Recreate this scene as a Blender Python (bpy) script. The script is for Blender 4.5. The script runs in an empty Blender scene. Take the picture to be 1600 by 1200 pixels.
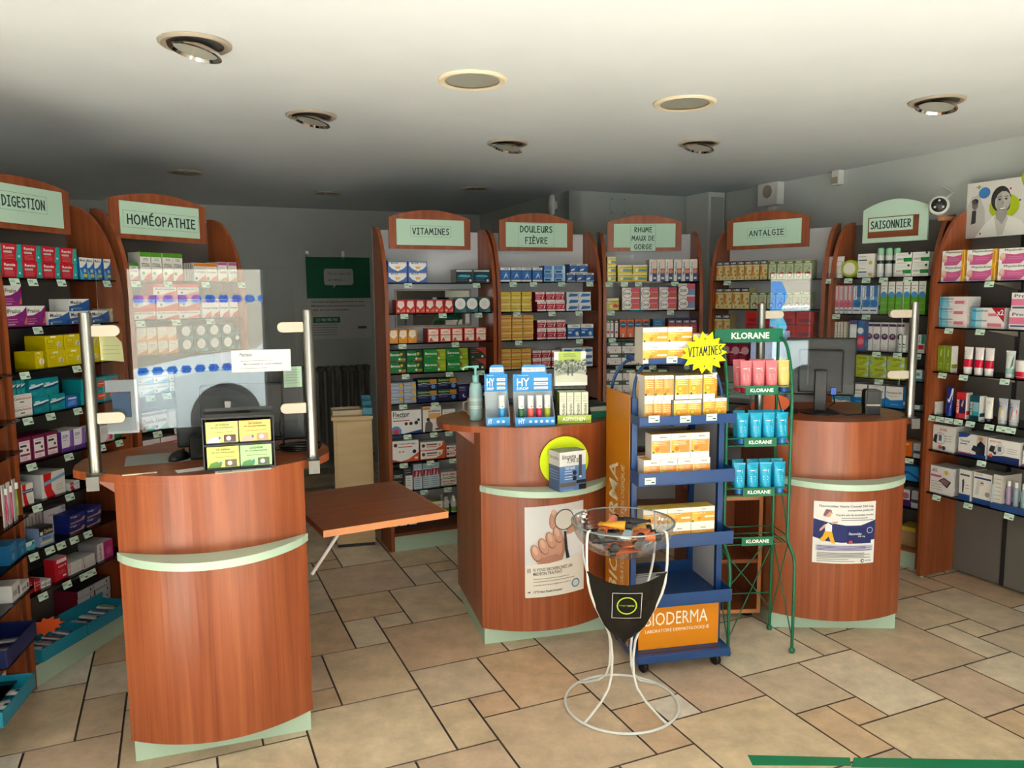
import bpy, bmesh, math, random
import numpy as np
from mathutils import Vector, Matrix

random.seed(7)
SC = bpy.context.scene
COL = SC.collection
R = math.radians
PI = math.pi

# ------------------------------------------------------------------ camera
F, PITCH, ROLL, EYE = 1201.3, 0.11344, -0.00816, 1.7
cp, sp, cr, sr = math.cos(PITCH), math.sin(PITCH), math.cos(ROLL), math.sin(ROLL)
AX_F = np.array([0, cp, -sp]); _r = np.array([1., 0, 0]); _u = np.array([0, sp, cp])
AX_R = cr * _r + sr * _u; AX_U = -sr * _r + cr * _u
CAM = np.array([0, 0, EYE])
cam_data = bpy.data.cameras.new('camera')
cam_data.sensor_fit = 'HORIZONTAL'; cam_data.sensor_width = 36.0; cam_data.lens = F / 1600 * 36.0
cam_data.clip_start = 0.05; cam_data.clip_end = 200
cam = bpy.data.objects.new('camera', cam_data); COL.objects.link(cam)
cam.matrix_world = Matrix(((AX_R[0], AX_U[0], -AX_F[0], CAM[0]), (AX_R[1], AX_U[1], -AX_F[1], CAM[1]),
                           (AX_R[2], AX_U[2], -AX_F[2], CAM[2]), (0, 0, 0, 1)))
SC.camera = cam

# ------------------------------------------------------------------ world, sun, exposure
W = bpy.data.worlds.new('sky'); SC.world = W; W.use_nodes = True
bg = W.node_tree.nodes['Background']
bg.inputs[0].default_value = (0.90, 0.96, 1.0, 1); bg.inputs[1].default_value = 8.2
sun = bpy.data.lights.new('sun', 'SUN'); sun.energy = 60.0; sun.angle = R(0.6); sun.color = (0.90, 0.97, 1.0)
sun_o = bpy.data.objects.new('sun', sun); COL.objects.link(sun_o)
sun_o.rotation_euler = (R(41), R(-8), 0)          # high, from the street: falls on the pavement and just inside the glazing
SC.view_settings.view_transform = 'Standard'; SC.view_settings.look = 'None'
SC.view_settings.gamma = 1.0; SC.view_settings.use_curve_mapping = False
SC.view_settings.exposure = 0.58
SC.cycles.max_bounces = 10; SC.cycles.diffuse_bounces = 4; SC.cycles.glossy_bounces = 4
SC.cycles.transparent_max_bounces = 24; SC.cycles.transmission_bounces = 6
SC.cycles.caustics_reflective = False; SC.cycles.caustics_refractive = False
SC.cycles.use_denoising = True
SC.cycles.sample_clamp_indirect = 8.0

# ------------------------------------------------------------------ pixel helpers (photo frame 1600 x 1200)
def ray(x, y): return AX_F + AX_R * (x - 800) / F - AX_U * (y - 600) / F
def at_z(x, y, z=0.0):
    d = ray(x, y); return CAM + d * (z - EYE) / d[2]
def at_plane(x, y, P, D):
    """ray meets the vertical plane through P (x, y) running along D"""
    n = np.array([D[1], -D[0]]); d = ray(x, y)
    return CAM + d * (n @ np.array(P[:2])) / (n @ d[:2])
class Frame:
    """a piece of furniture's own axes: u along its front, v towards its back"""
    def __init__(s, x, y, deg):
        s.o = np.array([x, y]); s.a = R(deg); s.deg = deg
        s.U = np.array([math.cos(s.a), math.sin(s.a)]); s.V = np.array([-math.sin(s.a), math.cos(s.a)])
    def uh(s, px, py, v=0.0):
        p = at_plane(px, py, s.o + s.V * v, s.U); return float((p[:2] - s.o) @ s.U), float(p[2])
    def uv(s, px, py, z=0.0):
        p = at_z(px, py, z); q = p[:2] - s.o; return float(q @ s.U), float(q @ s.V)
    def w(s, u, v, z=0.0):
        p = s.o + s.U * u + s.V * v; return (float(p[0]), float(p[1]), z)

# ------------------------------------------------------------------ colour and materials
def lin(h):
    if isinstance(h, tuple): return h
    h = h.lstrip('#'); c = [int(h[i:i + 2], 16) / 255 for i in (0, 2, 4)]
    return tuple(x / 12.92 if x <= 0.04045 else ((x + 0.055) / 1.055) ** 2.4 for x in c)
MATS = {}
def mat(name, col='#808080', rough=0.5, metal=0.0, spec=0.5, **kw):
    if name in MATS: return MATS[name]
    m = bpy.data.materials.new(name); m.use_nodes = True
    b = m.node_tree.nodes['Principled BSDF']
    b.inputs['Base Color'].default_value = (*lin(col), 1); b.inputs['Roughness'].default_value = rough
    b.inputs['Metallic'].default_value = metal; b.inputs['Specular IOR Level'].default_value = spec
    MATS[name] = m; return m
def nd(m, t, **kw):
    n = m.node_tree.nodes.new(t)
    for k, v in kw.items(): setattr(n, k, v)
    return n
def ramp(m, stops):
    r = nd(m, 'ShaderNodeValToRGB'); e = r.color_ramp.elements
    while len(e) < len(stops): e.new(0.5)
    for k, (p, c) in enumerate(stops): e[k].position = p; e[k].color = (*lin(c), 1)
    return r
def noise_mat(name, c0, c1, scale=(8, 8, 8), rough=0.5, detail=4, bump=0.0, spec=0.5, metal=0.0):
    m = mat(name, c0, rough, metal, spec); L = m.node_tree.links; b = m.node_tree.nodes['Principled BSDF']
    tc = nd(m, 'ShaderNodeTexCoord'); mp = nd(m, 'ShaderNodeMapping'); mp.inputs['Scale'].default_value = scale
    nz = nd(m, 'ShaderNodeTexNoise'); nz.inputs['Scale'].default_value = 1.0; nz.inputs['Detail'].default_value = detail
    L.new(tc.outputs['Object'], mp.inputs['Vector']); L.new(mp.outputs[0], nz.inputs['Vector'])
    r = ramp(m, [(0.3, c0), (0.7, c1)]); L.new(nz.outputs['Fac'], r.inputs[0]); L.new(r.outputs[0], b.inputs['Base Color'])
    if bump:
        bp = nd(m, 'ShaderNodeBump'); bp.inputs['Strength'].default_value = bump; bp.inputs['Distance'].default_value = 0.01
        L.new(nz.outputs['Fac'], bp.inputs['Height']); L.new(bp.outputs[0], b.inputs['Normal'])
    return m
def wood_mat(name, grain, a='#7f3d20', b='#964c2a', c='#a85c36', rough=0.33):
    """cherry laminate: long streaks along one axis plus faint fine lines"""
    m = mat(name, b, rough); L = m.node_tree.links; bs = m.node_tree.nodes['Principled BSDF']
    tc = nd(m, 'ShaderNodeTexCoord')
    def layer(sc, det, dist):
        mp = nd(m, 'ShaderNodeMapping'); mp.inputs['Scale'].default_value = sc
        nz = nd(m, 'ShaderNodeTexNoise'); nz.inputs['Scale'].default_value = 1; nz.inputs['Detail'].default_value = det
        nz.inputs['Distortion'].default_value = dist
        L.new(tc.outputs['Object'], mp.inputs['Vector']); L.new(mp.outputs[0], nz.inputs['Vector']); return nz
    ax = {'z': (22, 22, 0.9), 'x': (0.9, 22, 22)}[grain]; fx = {'z': (140, 140, 2.5), 'x': (2.5, 140, 140)}[grain]
    n1 = layer(ax, 3, 0.6); n2 = layer(fx, 2, 0.2)
    mx = nd(m, 'ShaderNodeMath', operation='MULTIPLY_ADD'); mx.inputs[1].default_value = 0.35
    L.new(n2.outputs['Fac'], mx.inputs[0]); L.new(n1.outputs['Fac'], mx.inputs[2])
    r = ramp(m, [(0.42, a), (0.66, b), (0.9, c)]); L.new(mx.outputs[0], r.inputs[0]); L.new(r.outputs[0], bs.inputs['Base Color'])
    return m
def clear_mat(name, tint=(0.97, 0.985, 0.98), ior=1.5, rough=0.0, body=0.0, bodycol='#ffffff', gain=1.0):
    """thin clear sheet: passes light straight through, mirrors by Fresnel, optional milky body"""
    m = bpy.data.materials.new(name); m.use_nodes = True; nt = m.node_tree; L = nt.links; nt.nodes.remove(nt.nodes['Principled BSDF'])
    out = nt.nodes['Material Output']; tr = nd(m, 'ShaderNodeBsdfTransparent'); tr.inputs[0].default_value = (*tint, 1)
    gl = nd(m, 'ShaderNodeBsdfGlossy'); gl.inputs['Roughness'].default_value = rough
    fr = nd(m, 'ShaderNodeFresnel'); fr.inputs[0].default_value = ior
    base = tr
    if body:
        df = nd(m, 'ShaderNodeBsdfDiffuse'); df.inputs[0].default_value = (*lin(bodycol), 1)
        mb = nd(m, 'ShaderNodeMixShader'); mb.inputs[0].default_value = body
        L.new(tr.outputs[0], mb.inputs[1]); L.new(df.outputs[0], mb.inputs[2]); base = mb
    mx = nd(m, 'ShaderNodeMixShader'); f = fr.outputs[0]
    if gain != 1:
        g = nd(m, 'ShaderNodeMath', operation='MULTIPLY'); g.inputs[1].default_value = gain; g.use_clamp = True
        L.new(f, g.inputs[0]); f = g.outputs[0]
    L.new(f, mx.inputs[0]); L.new(base.outputs[0], mx.inputs[1]); L.new(gl.outputs[0], mx.inputs[2]); L.new(mx.outputs[0], out.inputs[0])
    MATS[name] = m; return m
def attr_mat(name, rough=0.35, mottle=0.0, scale=12, bump=0.0):
    """printed surface: colour from the mesh's own print colours"""
    m = mat(name, '#ffffff', rough, 0, 0.4); L = m.node_tree.links; b = m.node_tree.nodes['Principled BSDF']
    at = nd(m, 'ShaderNodeAttribute', attribute_name='Col'); src = at.outputs['Color']
    if mottle:
        tc = nd(m, 'ShaderNodeTexCoord'); nz = nd(m, 'ShaderNodeTexNoise'); nz.inputs['Scale'].default_value = scale; nz.inputs['Detail'].default_value = 9
        nz.inputs['Roughness'].default_value = 0.72
        L.new(tc.outputs['Object'], nz.inputs['Vector'])
        rp = nd(m, 'ShaderNodeMapRange'); rp.inputs['From Min'].default_value = 0.25; rp.inputs['From Max'].default_value = 0.75
        rp.inputs['To Min'].default_value = 1 - mottle; rp.inputs['To Max'].default_value = 1 + mottle
        L.new(nz.outputs['Fac'], rp.inputs[0])
        mx = nd(m, 'ShaderNodeMix', data_type='RGBA', blend_type='MULTIPLY'); mx.inputs['Factor'].default_value = 1
        cb = nd(m, 'ShaderNodeCombineColor'); 
        for i in range(3): L.new(rp.outputs[0], cb.inputs[i])
        L.new(src, mx.inputs['A']); L.new(cb.outputs[0], mx.inputs['B']); src = mx.outputs['Result']
        if bump:
            bp = nd(m, 'ShaderNodeBump'); bp.inputs['Strength'].default_value = bump; bp.inputs['Distance'].default_value = 0.004
            L.new(nz.outputs['Fac'], bp.inputs['Height']); L.new(bp.outputs[0], b.inputs['Normal'])
    L.new(src, b.inputs['Base Color']); return m

M_WOOD = wood_mat('cherry_laminate', 'z')
M_WOODH = wood_mat('cherry_laminate_lengthwise', 'x', '#70381e', '#84472a', '#985938')
M_PEACH = mat('peach_edge_band', '#d08a58', 0.45)
M_MINT = mat('mint_laminate', '#b9d3c0', 0.35)
M_MINTD = mat('mint_sign_board', '#c6e2cf', 0.5)
M_GREY = mat('grey_backing', '#dedfe4', 0.6)
M_DARK = mat('dark_backing', '#6b6762', 0.6)
M_STEEL = noise_mat('brushed_steel', '#8d8a84', '#a9a69f', (60, 60, 4), 0.3, 3, 0, 0.5, 1.0)
M_CLAMP = mat('dull_steel', '#6a6863', 0.45, 0.8)
M_SATIN = mat('satin_nickel', '#b9ad9c', 0.5, 0.35)
M_CHROME = mat('chrome', '#dddddd', 0.12, 1.0)
M_BLACK = mat('black_plastic', '#0c0d0e', 0.4)
M_DGREY = mat('dark_grey_plastic', '#222427', 0.5)
M_WHITE = mat('white_plastic', '#e6e6e2', 0.4)
M_BLUE = mat('blue_enamel', '#1d4680', 0.35)
M_GREEN = mat('green_enamel', '#0b6b4a', 0.3)
M_WIRE = mat('white_wire', '#dcdcdc', 0.3)
M_PLEXI = clear_mat('plexiglass', (0.985, 0.99, 0.99), 1.72, 0, 0.004, '#e8f0f0')
M_PEDGE = clear_mat('plexiglass_edge', (0.75, 0.8, 0.8), 1.5, 0.1, 0.35, '#dfeaea')
M_SHELF = clear_mat('smoked_glass', (0.30, 0.35, 0.35), 1.5, 0.02, 0.25, '#10181a')
M_BOWL = clear_mat('clear_acrylic', (0.965, 0.965, 0.96), 1.45, 0.02, 0.03, '#dddddd', gain=0.6)
M_WINDOW = clear_mat('window_glass', (0.98, 0.99, 0.99), 1.3)
M_PRINT = attr_mat('printed_card', 0.38)
M_PAPER = attr_mat('printed_paper', 0.7)
M_GLOSS = attr_mat('glossy_plastic', 0.22)
M_TILE = attr_mat('stone_tile', 0.42, 0.3, 7, 0.3)
M_VINYL = attr_mat('window_vinyl', 0.4)
_b = M_VINYL.node_tree; _t = nd(M_VINYL, 'ShaderNodeBsdfTranslucent'); _m = nd(M_VINYL, 'ShaderNodeMixShader'); _m.inputs[0].default_value = 0.75
_b.links.new(_b.nodes['Attribute'].outputs['Color'], _t.inputs[0]); _b.links.new(_b.nodes['Principled BSDF'].outputs[0], _m.inputs[1]); _b.links.new(_t.outputs[0], _m.inputs[2]); _b.links.new(_m.outputs[0], _b.nodes['Material Output'].inputs[0])
M_GROUT = noise_mat('grout', '#3d3229', '#4d4136', (30, 30, 30), 0.9)
M_CEIL = noise_mat('ceiling_paint', '#d2d9df', '#d7dee4', (3, 3, 3), 0.75)
M_WALL = noise_mat('wall_paint', '#b9beba', '#c2c6c2', (2, 2, 2), 0.8)
M_BEECH = noise_mat('pale_beech', '#c9ab7c', '#d4b98c', (3, 3, 20), 0.5)

# ------------------------------------------------------------------ mesh builder
_TXT = {}
def text_mesh(s, bold=0.0):
    key = (s, bold)
    if key not in _TXT:
        c = bpy.data.curves.new('t', 'FONT'); c.body = s; c.resolution_u = 2; c.offset = bold; c.fill_mode = 'FRONT'
        o = bpy.data.objects.new('t', c); me = bpy.data.meshes.new_from_object(o)
        v = np.array([p.co[:2] for p in me.vertices]) if len(me.vertices) else np.zeros((0, 2))
        f = [tuple(p.vertices) for p in me.polygons]
        bpy.data.objects.remove(o); bpy.data.curves.remove(c); bpy.data.meshes.remove(me)
        if len(v): v = (v - v.min(0)) / np.maximum(v.max(0) - v.min(0), 1e-6) 
        _TXT[key] = (v, f)
    return _TXT[key]
# hand-drawn capitals for the shelf signs: strokes on a 0..1 grid, and each letter's width
STK = {
 'A': (0.72, [[(0, 0), (.36, 1), (.7, 0)], [(.12, .36), (.6, .38)]]),
 'D': (0.7, [[(.06, 0), (.06, 1), (.4, .92), (.66, .66), (.66, .36), (.42, .1), (.06, 0)]]),
 'E': (0.58, [[(.56, .97), (.06, 1), (.06, .02), (.58, 0)], [(.06, .52), (.5, .54)]]),
 'F': (0.56, [[(.56, .97), (.06, 1), (.06, 0)], [(.06, .52), (.46, .54)]]),
 'G': (0.74, [[(.66, .88), (.44, 1), (.16, .84), (.04, .5), (.16, .14), (.44, 0), (.68, .2), (.7, .44), (.42, .46)]]),
 'H': (0.7, [[(.06, 1), (.06, 0)], [(.64, 1), (.66, 0)], [(.06, .5), (.65, .54)]]),
 'I': (0.5, [[(.02, 1), (.48, 1)], [(.25, 1), (.25, 0)], [(0, 0), (.5, 0)]]),
 'L': (0.52, [[(.06, 1), (.06, 0), (.54, .02)]]),
 'M': (0.84, [[(0, 0), (.16, 1), (.42, .3), (.68, 1), (.84, 0)]]),
 'N': (0.72, [[(.05, 0), (.07, 1), (.64, .02), (.66, 1)]]),
 'O': (0.8, [[(.4, 1), (.12, .84), (.02, .48), (.14, .12), (.42, 0), (.7, .16), (.78, .54), (.66, .88), (.4, 1)]]),
 'P': (0.56, [[(.06, 0), (.06, 1), (.38, .98), (.54, .8), (.46, .58), (.08, .46)]]),
 'R': (0.64, [[(.06, 0), (.06, 1), (.4, .98), (.56, .78), (.44, .56), (.08, .48), (.62, 0)]]),
 'S': (0.62, [[(.56, .9), (.34, 1), (.08, .84), (.16, .58), (.5, .42), (.56, .16), (.3, 0), (.02, .14)]]),
 'T': (0.66, [[(0, .98), (.68, 1)], [(.34, 1), (.34, 0)]]),
 'U': (0.7, [[(.04, 1), (.08, .26), (.3, 0), (.52, .1), (.62, .5), (.64, 1)], [(.64, 1), (.66, 0)]]),
 'V': (0.66, [[(0, 1), (.3, 0), (.66, 1)]]),
 'X': (0.66, [[(0, 0), (.64, 1)], [(.06, 1), (.64, 0)]]),
}
STK['\u00c9'] = (STK['E'][0], STK['E'][1] + [[(.24, 1.14), (.46, 1.32)]])
STK['\u00c8'] = (STK['E'][0], STK['E'][1] + [[(.16, 1.32), (.38, 1.14)]])

class MB:
    def __init__(s): s.v = []; s.f = []; s.c = []; s.m = []; s.sm = []
    def add(s, vs, fs, col=None, mi=0, smooth=False):
        b = len(s.v); s.v += [tuple(map(float, p)) for p in vs]
        col = lin(col) if col is not None else (1, 1, 1)
        for f in fs: s.f.append(tuple(b + i for i in f)); s.c.append(col); s.m.append(mi); s.sm.append(smooth)
        return s
    def box(s, x0, x1, y0, y1, z0, z1, col=None, mi=0, cols=None):
        v = [(x, y, z) for z in (z0, z1) for y in (y0, y1) for x in (x0, x1)]
        fs = [(0, 1, 5, 4), (1, 3, 7, 5), (3, 2, 6, 7), (2, 0, 4, 6), (4, 5, 7, 6), (2, 3, 1, 0)]   # front right back left top bottom
        if cols is None: return s.add(v, fs, col, mi)
        for f, c in zip(fs, cols): s.add(v, [f], c, mi)
        return s
    def prism(s, poly, z0, z1, col=None, mi=0, mi_cap=None, smooth=False):
        n = len(poly); v = [(x, y, z0) for x, y in poly] + [(x, y, z1) for x, y in poly]
        s.add(v, [(i, (i + 1) % n, n + (i + 1) % n, n + i) for i in range(n)], col, mi, smooth)
        s.add(v, [tuple(range(n - 1, -1, -1)), tuple(range(n, 2 * n))], col, mi if mi_cap is None else mi_cap); return s
    def slab(s, poly, y0, y1, col=None, mi=0, mi_edge=None):
        """outline in x, z given thickness along y"""
        n = len(poly); v = [(x, y0, z) for x, z in poly] + [(x, y1, z) for x, z in poly]
        s.add(v, [tuple(range(n)), tuple(range(2 * n - 1, n - 1, -1))], col, mi)
        s.add(v, [((i + 1) % n, i, n + i, n + (i + 1) % n) for i in range(n)], col, mi if mi_edge is None else mi_edge); return s
    def side(s, poly, x0, x1, col=None, mi=0, mi_edge=None):
        """outline in y, z given thickness along x"""
        n = len(poly); v = [(x0, y, z) for y, z in poly] + [(x1, y, z) for y, z in poly]
        s.add(v, [tuple(range(n - 1, -1, -1)), tuple(range(n, 2 * n))], col, mi)
        s.add(v, [(i, (i + 1) % n, n + (i + 1) % n, n + i) for i in range(n)], col, mi if mi_edge is None else mi_edge); return s
    def lathe(s, prof, n=24, c=(0, 0, 0), col=None, mi=0, cap=True, sx=1.0, sy=1.0, cols=None):
        v = []; k = len(prof)
        for r, z in prof:
            for i in range(n):
                a = 2 * PI * i / n; v.append((c[0] + r * math.cos(a) * sx, c[1] + r * math.sin(a) * sy, c[2] + z))
        for j in range(k - 1):
            s.add(v, [(j * n + i, j * n + (i + 1) % n, (j + 1) * n + (i + 1) % n, (j + 1) * n + i) for i in range(n)], cols[j] if cols else col, mi, True)
        if cap: s.add(v, [tuple(range(n - 1, -1, -1)), tuple((k - 1) * n + i for i in range(n))], (cols[0] if cols else col), mi)
        return s
    def tube(s, path, r, n=8, col=None, mi=0, closed=False, cap=True):
        P = [Vector(p) for p in path]; m = len(P); v = []
        t0 = (P[1] - P[0]).normalized(); up = Vector((0, 0, 1)) if abs(t0.z) < 0.9 else Vector((1, 0, 0)); nrm = t0.cross(up).normalized()
        for i, p in enumerate(P):
            a = P[(i - 1) % m] if (closed or i) else p; b = P[(i + 1) % m] if (closed or i < m - 1) else p
            t = (b - a).normalized(); nrm = (nrm - t * nrm.dot(t)).normalized(); bn = t.cross(nrm)
            rr = r[i] if isinstance(r, (list, tuple)) else r
            for k in range(n): an = 2 * PI * k / n; v.append(p + nrm * (rr * math.cos(an)) + bn * (rr * math.sin(an)))
        fs = [(i * n + k, i * n + (k + 1) % n, ((i + 1) % m) * n + (k + 1) % n, ((i + 1) % m) * n + k) for i in range(m if closed else m - 1) for k in range(n)]
        s.add(v, fs, col, mi, True)
        if cap and not closed: s.add(v, [tuple(range(n - 1, -1, -1)), tuple((m - 1) * n + k for k in range(n))], col, mi)
        return s
    def flat(s, pts, col, P, mi=0):
        """a filled outline on the plane given by P: (a, b) -> point"""
        return s.add([P(a, b) for a, b in pts], [tuple(range(len(pts)))], col, mi)
    def strokes(s, txt, x0, y0, x1, y1, col, P, th=0.13, gap=0.24, mi=0):
        """hand-lettered line of capitals fitted into the rectangle"""
        tw = sum(STK[c][0] + gap if c in STK else 0.5 for c in txt) - gap; sx = (x1 - x0) / tw; sy = (y1 - y0); cx = 0
        hw = th * 0.5 * (0.35 * sx + 0.65 * sy) if sx < sy else th * 0.5 * sy
        for ch in txt:
            if ch not in STK: cx += 0.5; continue
            w, ls = STK[ch]
            for l in ls:
                q = [(x0 + (cx + a) * sx, y0 + b * sy) for a, b in l]
                for (ax, ay), (bx, by) in zip(q, q[1:]):
                    dx, dy = bx - ax, by - ay; L_ = math.hypot(dx, dy) or 1e-6; nx, ny = -dy / L_ * hw, dx / L_ * hw; ex, ey = dx / L_ * hw * .7, dy / L_ * hw * .7
                    s.flat([(ax + nx - ex, ay + ny - ey), (ax - nx - ex, ay - ny - ey), (bx - nx + ex, by - ny + ey), (bx + nx + ex, by + ny + ey)], col, P, mi)
            cx += w + gap
        return s
    def text(s, t, x0, y0, x1, y1, col, P, bold=0.0, mi=0, up=False):
        v, f = text_mesh(t, bold)
        if up: pts = [P(x1 - b * (x1 - x0), y0 + a * (y1 - y0)) for a, b in v]
        else: pts = [P(x0 + a * (x1 - x0), y0 + b * (y1 - y0)) for a, b in v]
        return s.add(pts, f, col, mi)
    def mesh(s, name, mats):
        me = bpy.data.meshes.new(name); me.from_pydata(s.v, [], s.f)
        for m in (mats if isinstance(mats, (list, tuple)) else [mats]): me.materials.append(m)
        me.polygons.foreach_set('material_index', s.m); me.polygons.foreach_set('use_smooth', s.sm)
        at = me.color_attributes.new('Col', 'FLOAT_COLOR', 'CORNER')
        cc = np.array([(*c, 1.0) for f, c in zip(s.f, s.c) for _ in f], dtype=np.float32)
        if len(cc): at.data.foreach_set('color', cc.ravel())
        me.update(); return me
    def build(s, name, mats, parent=None, bevel=0.0, loc=None, rz=0.0):
        o = bpy.data.objects.new(name, s.mesh(name, mats)); COL.objects.link(o)
        if parent is not None: o.parent = parent
        if loc is not None: o.location = loc; o.rotation_euler = (0, 0, rz)
        if bevel:
            b = o.modifiers.new('edge', 'BEVEL'); b.width = bevel; b.segments = 2; b.limit_method = 'ANGLE'; b.angle_limit = R(40); b.harden_normals = False
        return o

def tag(o, label, cat, group=None):
    o['label'] = label; o['category'] = cat
    if group: o['group'] = group
    return o
def struct(o): o['kind'] = 'structure'; return o
def thing(name, label, cat, loc=(0, 0, 0), rz=0.0, group=None):
    o = bpy.data.objects.new(name, None); COL.objects.link(o); o.location = loc; o.rotation_euler = (0, 0, rz); o.empty_display_size = 0.05
    return tag(o, label, cat, group)
def copy_tree(o, parent=None):
    c = o.copy(); COL.objects.link(c)
    if parent is not None: c.parent = parent
    for ch in list(o.children): copy_tree(ch, c)
    return c
ORD = ['first', 'second', 'third', 'fourth', 'fifth', 'sixth', 'seventh', 'eighth', 'ninth', 'tenth']
def nth(i, n):
    if n == 1: return ''
    if n == 2: return ['left one', 'right one'][i]
    if n == 3: return ['leftmost of three', 'middle of three', 'rightmost of three'][i]
    if i == 0: return 'leftmost of %d' % n
    if i == n - 1: return 'rightmost of %d' % n
    return '%s from left of %d' % (ORD[i], n)
def rowname(j, n):
    if n == 1: return ''
    if n == 2: return ['lower row', 'upper row'][j]
    if n == 3: return ['bottom row', 'middle row', 'top row'][j]
    return ['bottom row', 'second row up', 'third row up', 'top row'][j]

# ================================================================== THE SETTING
TH = 0.41166; AD = np.array([math.cos(TH), math.sin(TH)]); BD = np.array([math.sin(TH), -math.cos(TH)])
HC = 2.56
TU, TOX, TOY = 0.167057, -0.750666, 3.953713          # tile module and where its grid starts
def in_room(x, y): return -5.2 < x < 5.4 and -0.7 < y < 9.4
mb = MB(); mb.add([(-5.2, -0.7, -0.006), (5.4, -0.7, -0.006), (5.4, 9.4, -0.006), (-5.2, 9.4, -0.006)], [(0, 1, 2, 3)], '#5d5348', 1)
STONE = ['#d6bf9f', '#d0b89c', '#dac3a4', '#cfb193', '#dcc8aa', '#cfb59c', '#d4c0a6', '#e0cfb6', '#d3b594']
rt = random.Random(11)
for m in range(-14, 18):
    for n in range(-14, 16):
        for a0, b0, w, d in ((0, 1, 3, 3), (0, 4, 2, 2), (2, 4, 2, 3), (0, 6, 1, 2), (1, 6, 1, 1)):
            a, b = a0 + m + 3 * n, b0 + 6 * m - 4 * n
            g = 0.026
            cs = [(a + g, b + g), (a + g, b + d - g), (a + w - g, b + d - g), (a + w - g, b + g)]
            q = [(TOX + TU * (p * AD[0] + q_ * BD[0]), TOY + TU * (p * AD[1] + q_ * BD[1])) for p, q_ in cs]
            cx = sum(p[0] for p in q) / 4; cy = sum(p[1] for p in q) / 4
            if not in_room(cx, cy): continue
            col = rt.choice(STONE)
            if rt.random() < .06: col = '#e0d6c8'
            e = 0.012; qo = [(cx + (x - cx) * (1 + e), cy + (y - cy) * (1 + e)) for x, y in q]
            mb.add([(x, y, 0) for x, y in q] + [(x, y, -0.006) for x, y in qo],
                   [(0, 1, 2, 3)], col, 0)
            mb.add([(x, y, 0) for x, y in q] + [(x, y, -0.006) for x, y in qo], [(i, i + 4, (i + 1) % 4 + 4, (i + 1) % 4) for i in range(4)], '#5f5042', 0)
floor = struct(mb.build('floor', [M_TILE, M_GROUT]))
mb = MB(); mb.box(-5.4, 5.6, -0.9, 9.6, HC, HC + 0.25); struct(mb.build('ceiling', M_CEIL))
def wall(name, p, q, z0=0.0, z1=HC, t=0.12, m=None, side=1):
    p, q = np.array(p, float), np.array(q, float); d = (q - p) / np.linalg.norm(q - p); nn = np.array([-d[1], d[0]]) * t * side
    mb = MB(); poly = [p, q, q + nn, p + nn]
    if side < 0: poly = poly[::-1]
    mb.prism([tuple(a) for a in poly], z0 - 0.01, z1 + 0.01); return struct(mb.build(name, m or M_WALL))
RW = np.array([2.70, 4.62]) + AD * 0.03               # right wall runs along BD behind the shelves
corner = np.array([0.48, 6.44]); rw_end = RW - BD * 2.55
wall('wall_right', RW - BD * 3.4, RW + BD * 6.2)
wall('wall_alcove', corner, corner + AD * 1.9)
wall('wall_return', corner - BD * 2.4, corner, side=1)
bk = np.array([-1.34, 7.85])
wall('wall_back', bk - AD * 4.2, bk + AD * 2.0)
wall('wall_left', (-2.62, -0.6), (-2.62, 2.2)); wall('wall_side', (-2.62, 2.2), bk - AD * 3.6 + np.array([0.1, 0.0]))
M_SHOPF = mat('dark_shopfront_panel', '#3b3a38', 0.7)
# shop front behind the camera: pillars, glazing, street
for k, (x0, x1) in enumerate(((-2.75, -2.5), (-1.5, -0.72), (0.36, 0.74), (2.78, 5.6))):
    mb = MB(); mb.box(x0, x1, -0.72, -0.6, -0.01, HC + 0.01); struct(mb.build('wall_front' if k == 3 else 'trim_%d' % (k + 1), M_SHOPF if k == 3 else M_DGREY))
mb = MB(); mb.box(-2.75, 2.9, -0.72, -0.6, 2.44, HC + 0.01); struct(mb.build('trim_5', M_DGREY))
for k, (x0, x1) in enumerate(((-2.5, -1.5), (-0.72, 0.36), (0.74, 2.78))):
    w = thing('window_%d' % (k + 1), 'shop front window pane', 'window', (0, 0, 0)); del w['category']; del w['label']; struct(w)
    mb = MB(); mb.box(x0, x1, -0.665, -0.655, 0.02, 2.44); g = mb.build('window_pane', M_WINDOW, w); struct(g)
    mb = MB(); mb.box(x0, x1, -0.69, -0.63, 0, 0.05); mb.box(x0, x0 + .03, -0.69, -0.63, 0.05, 2.44); mb.box(x1 - .03, x1, -0.69, -0.63, 0.05, 2.44)
    mb.build('window_frame', M_DGREY, w)
    if k != 2:
        for zc in (1.15, 1.70):
            mb = MB(); x = x0 + 0.06
            while x < x1 - 0.06:
                P = lambda a, b, x=x, zc=zc: (x + a * 0.086, -0.652, zc + (b - .5) * 0.06)
                mb.flat([(0, .5), (.2, 1), (.8, 1), (1, .5), (.8, 0), (.2, 0)], '#1a5cb0', P)
                mb.flat([(.42, .2), (.58, .2), (.58, .8), (.42, .8)], '#dff0ff', lambda a, b, P=P: (P(a, b)[0], -0.651, P(a, b)[2]))
                mb.flat([(.3, .4), (.7, .4), (.7, .6), (.3, .6)], '#dff0ff', lambda a, b, P=P: (P(a, b)[0], -0.651, P(a, b)[2])); x += 0.105
            mb.build('sticker_band', M_VINYL, w)
    else:
        mb = MB()
        for zc, c in ((1.68, '#2a78c0'), (1.36, '#18a8c4')):
            P = lambda a, b, zc=zc: (2.16 + a * 0.36, -0.652, zc + (b - .5) * 0.3)
            mb.flat([(0, .5), (.2, 1), (.8, 1), (1, .5), (.8, 0), (.2, 0)], c, P)
            mb.flat([(.35, .2), (.6, .3), (.7, .6), (.55, .85), (.4, .6)], '#e8f8ff', lambda a, b, P=P: (P(a, b)[0], -0.6505, P(a, b)[2]))
        mb.build('window_sticker', M_VINYL, w)
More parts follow.
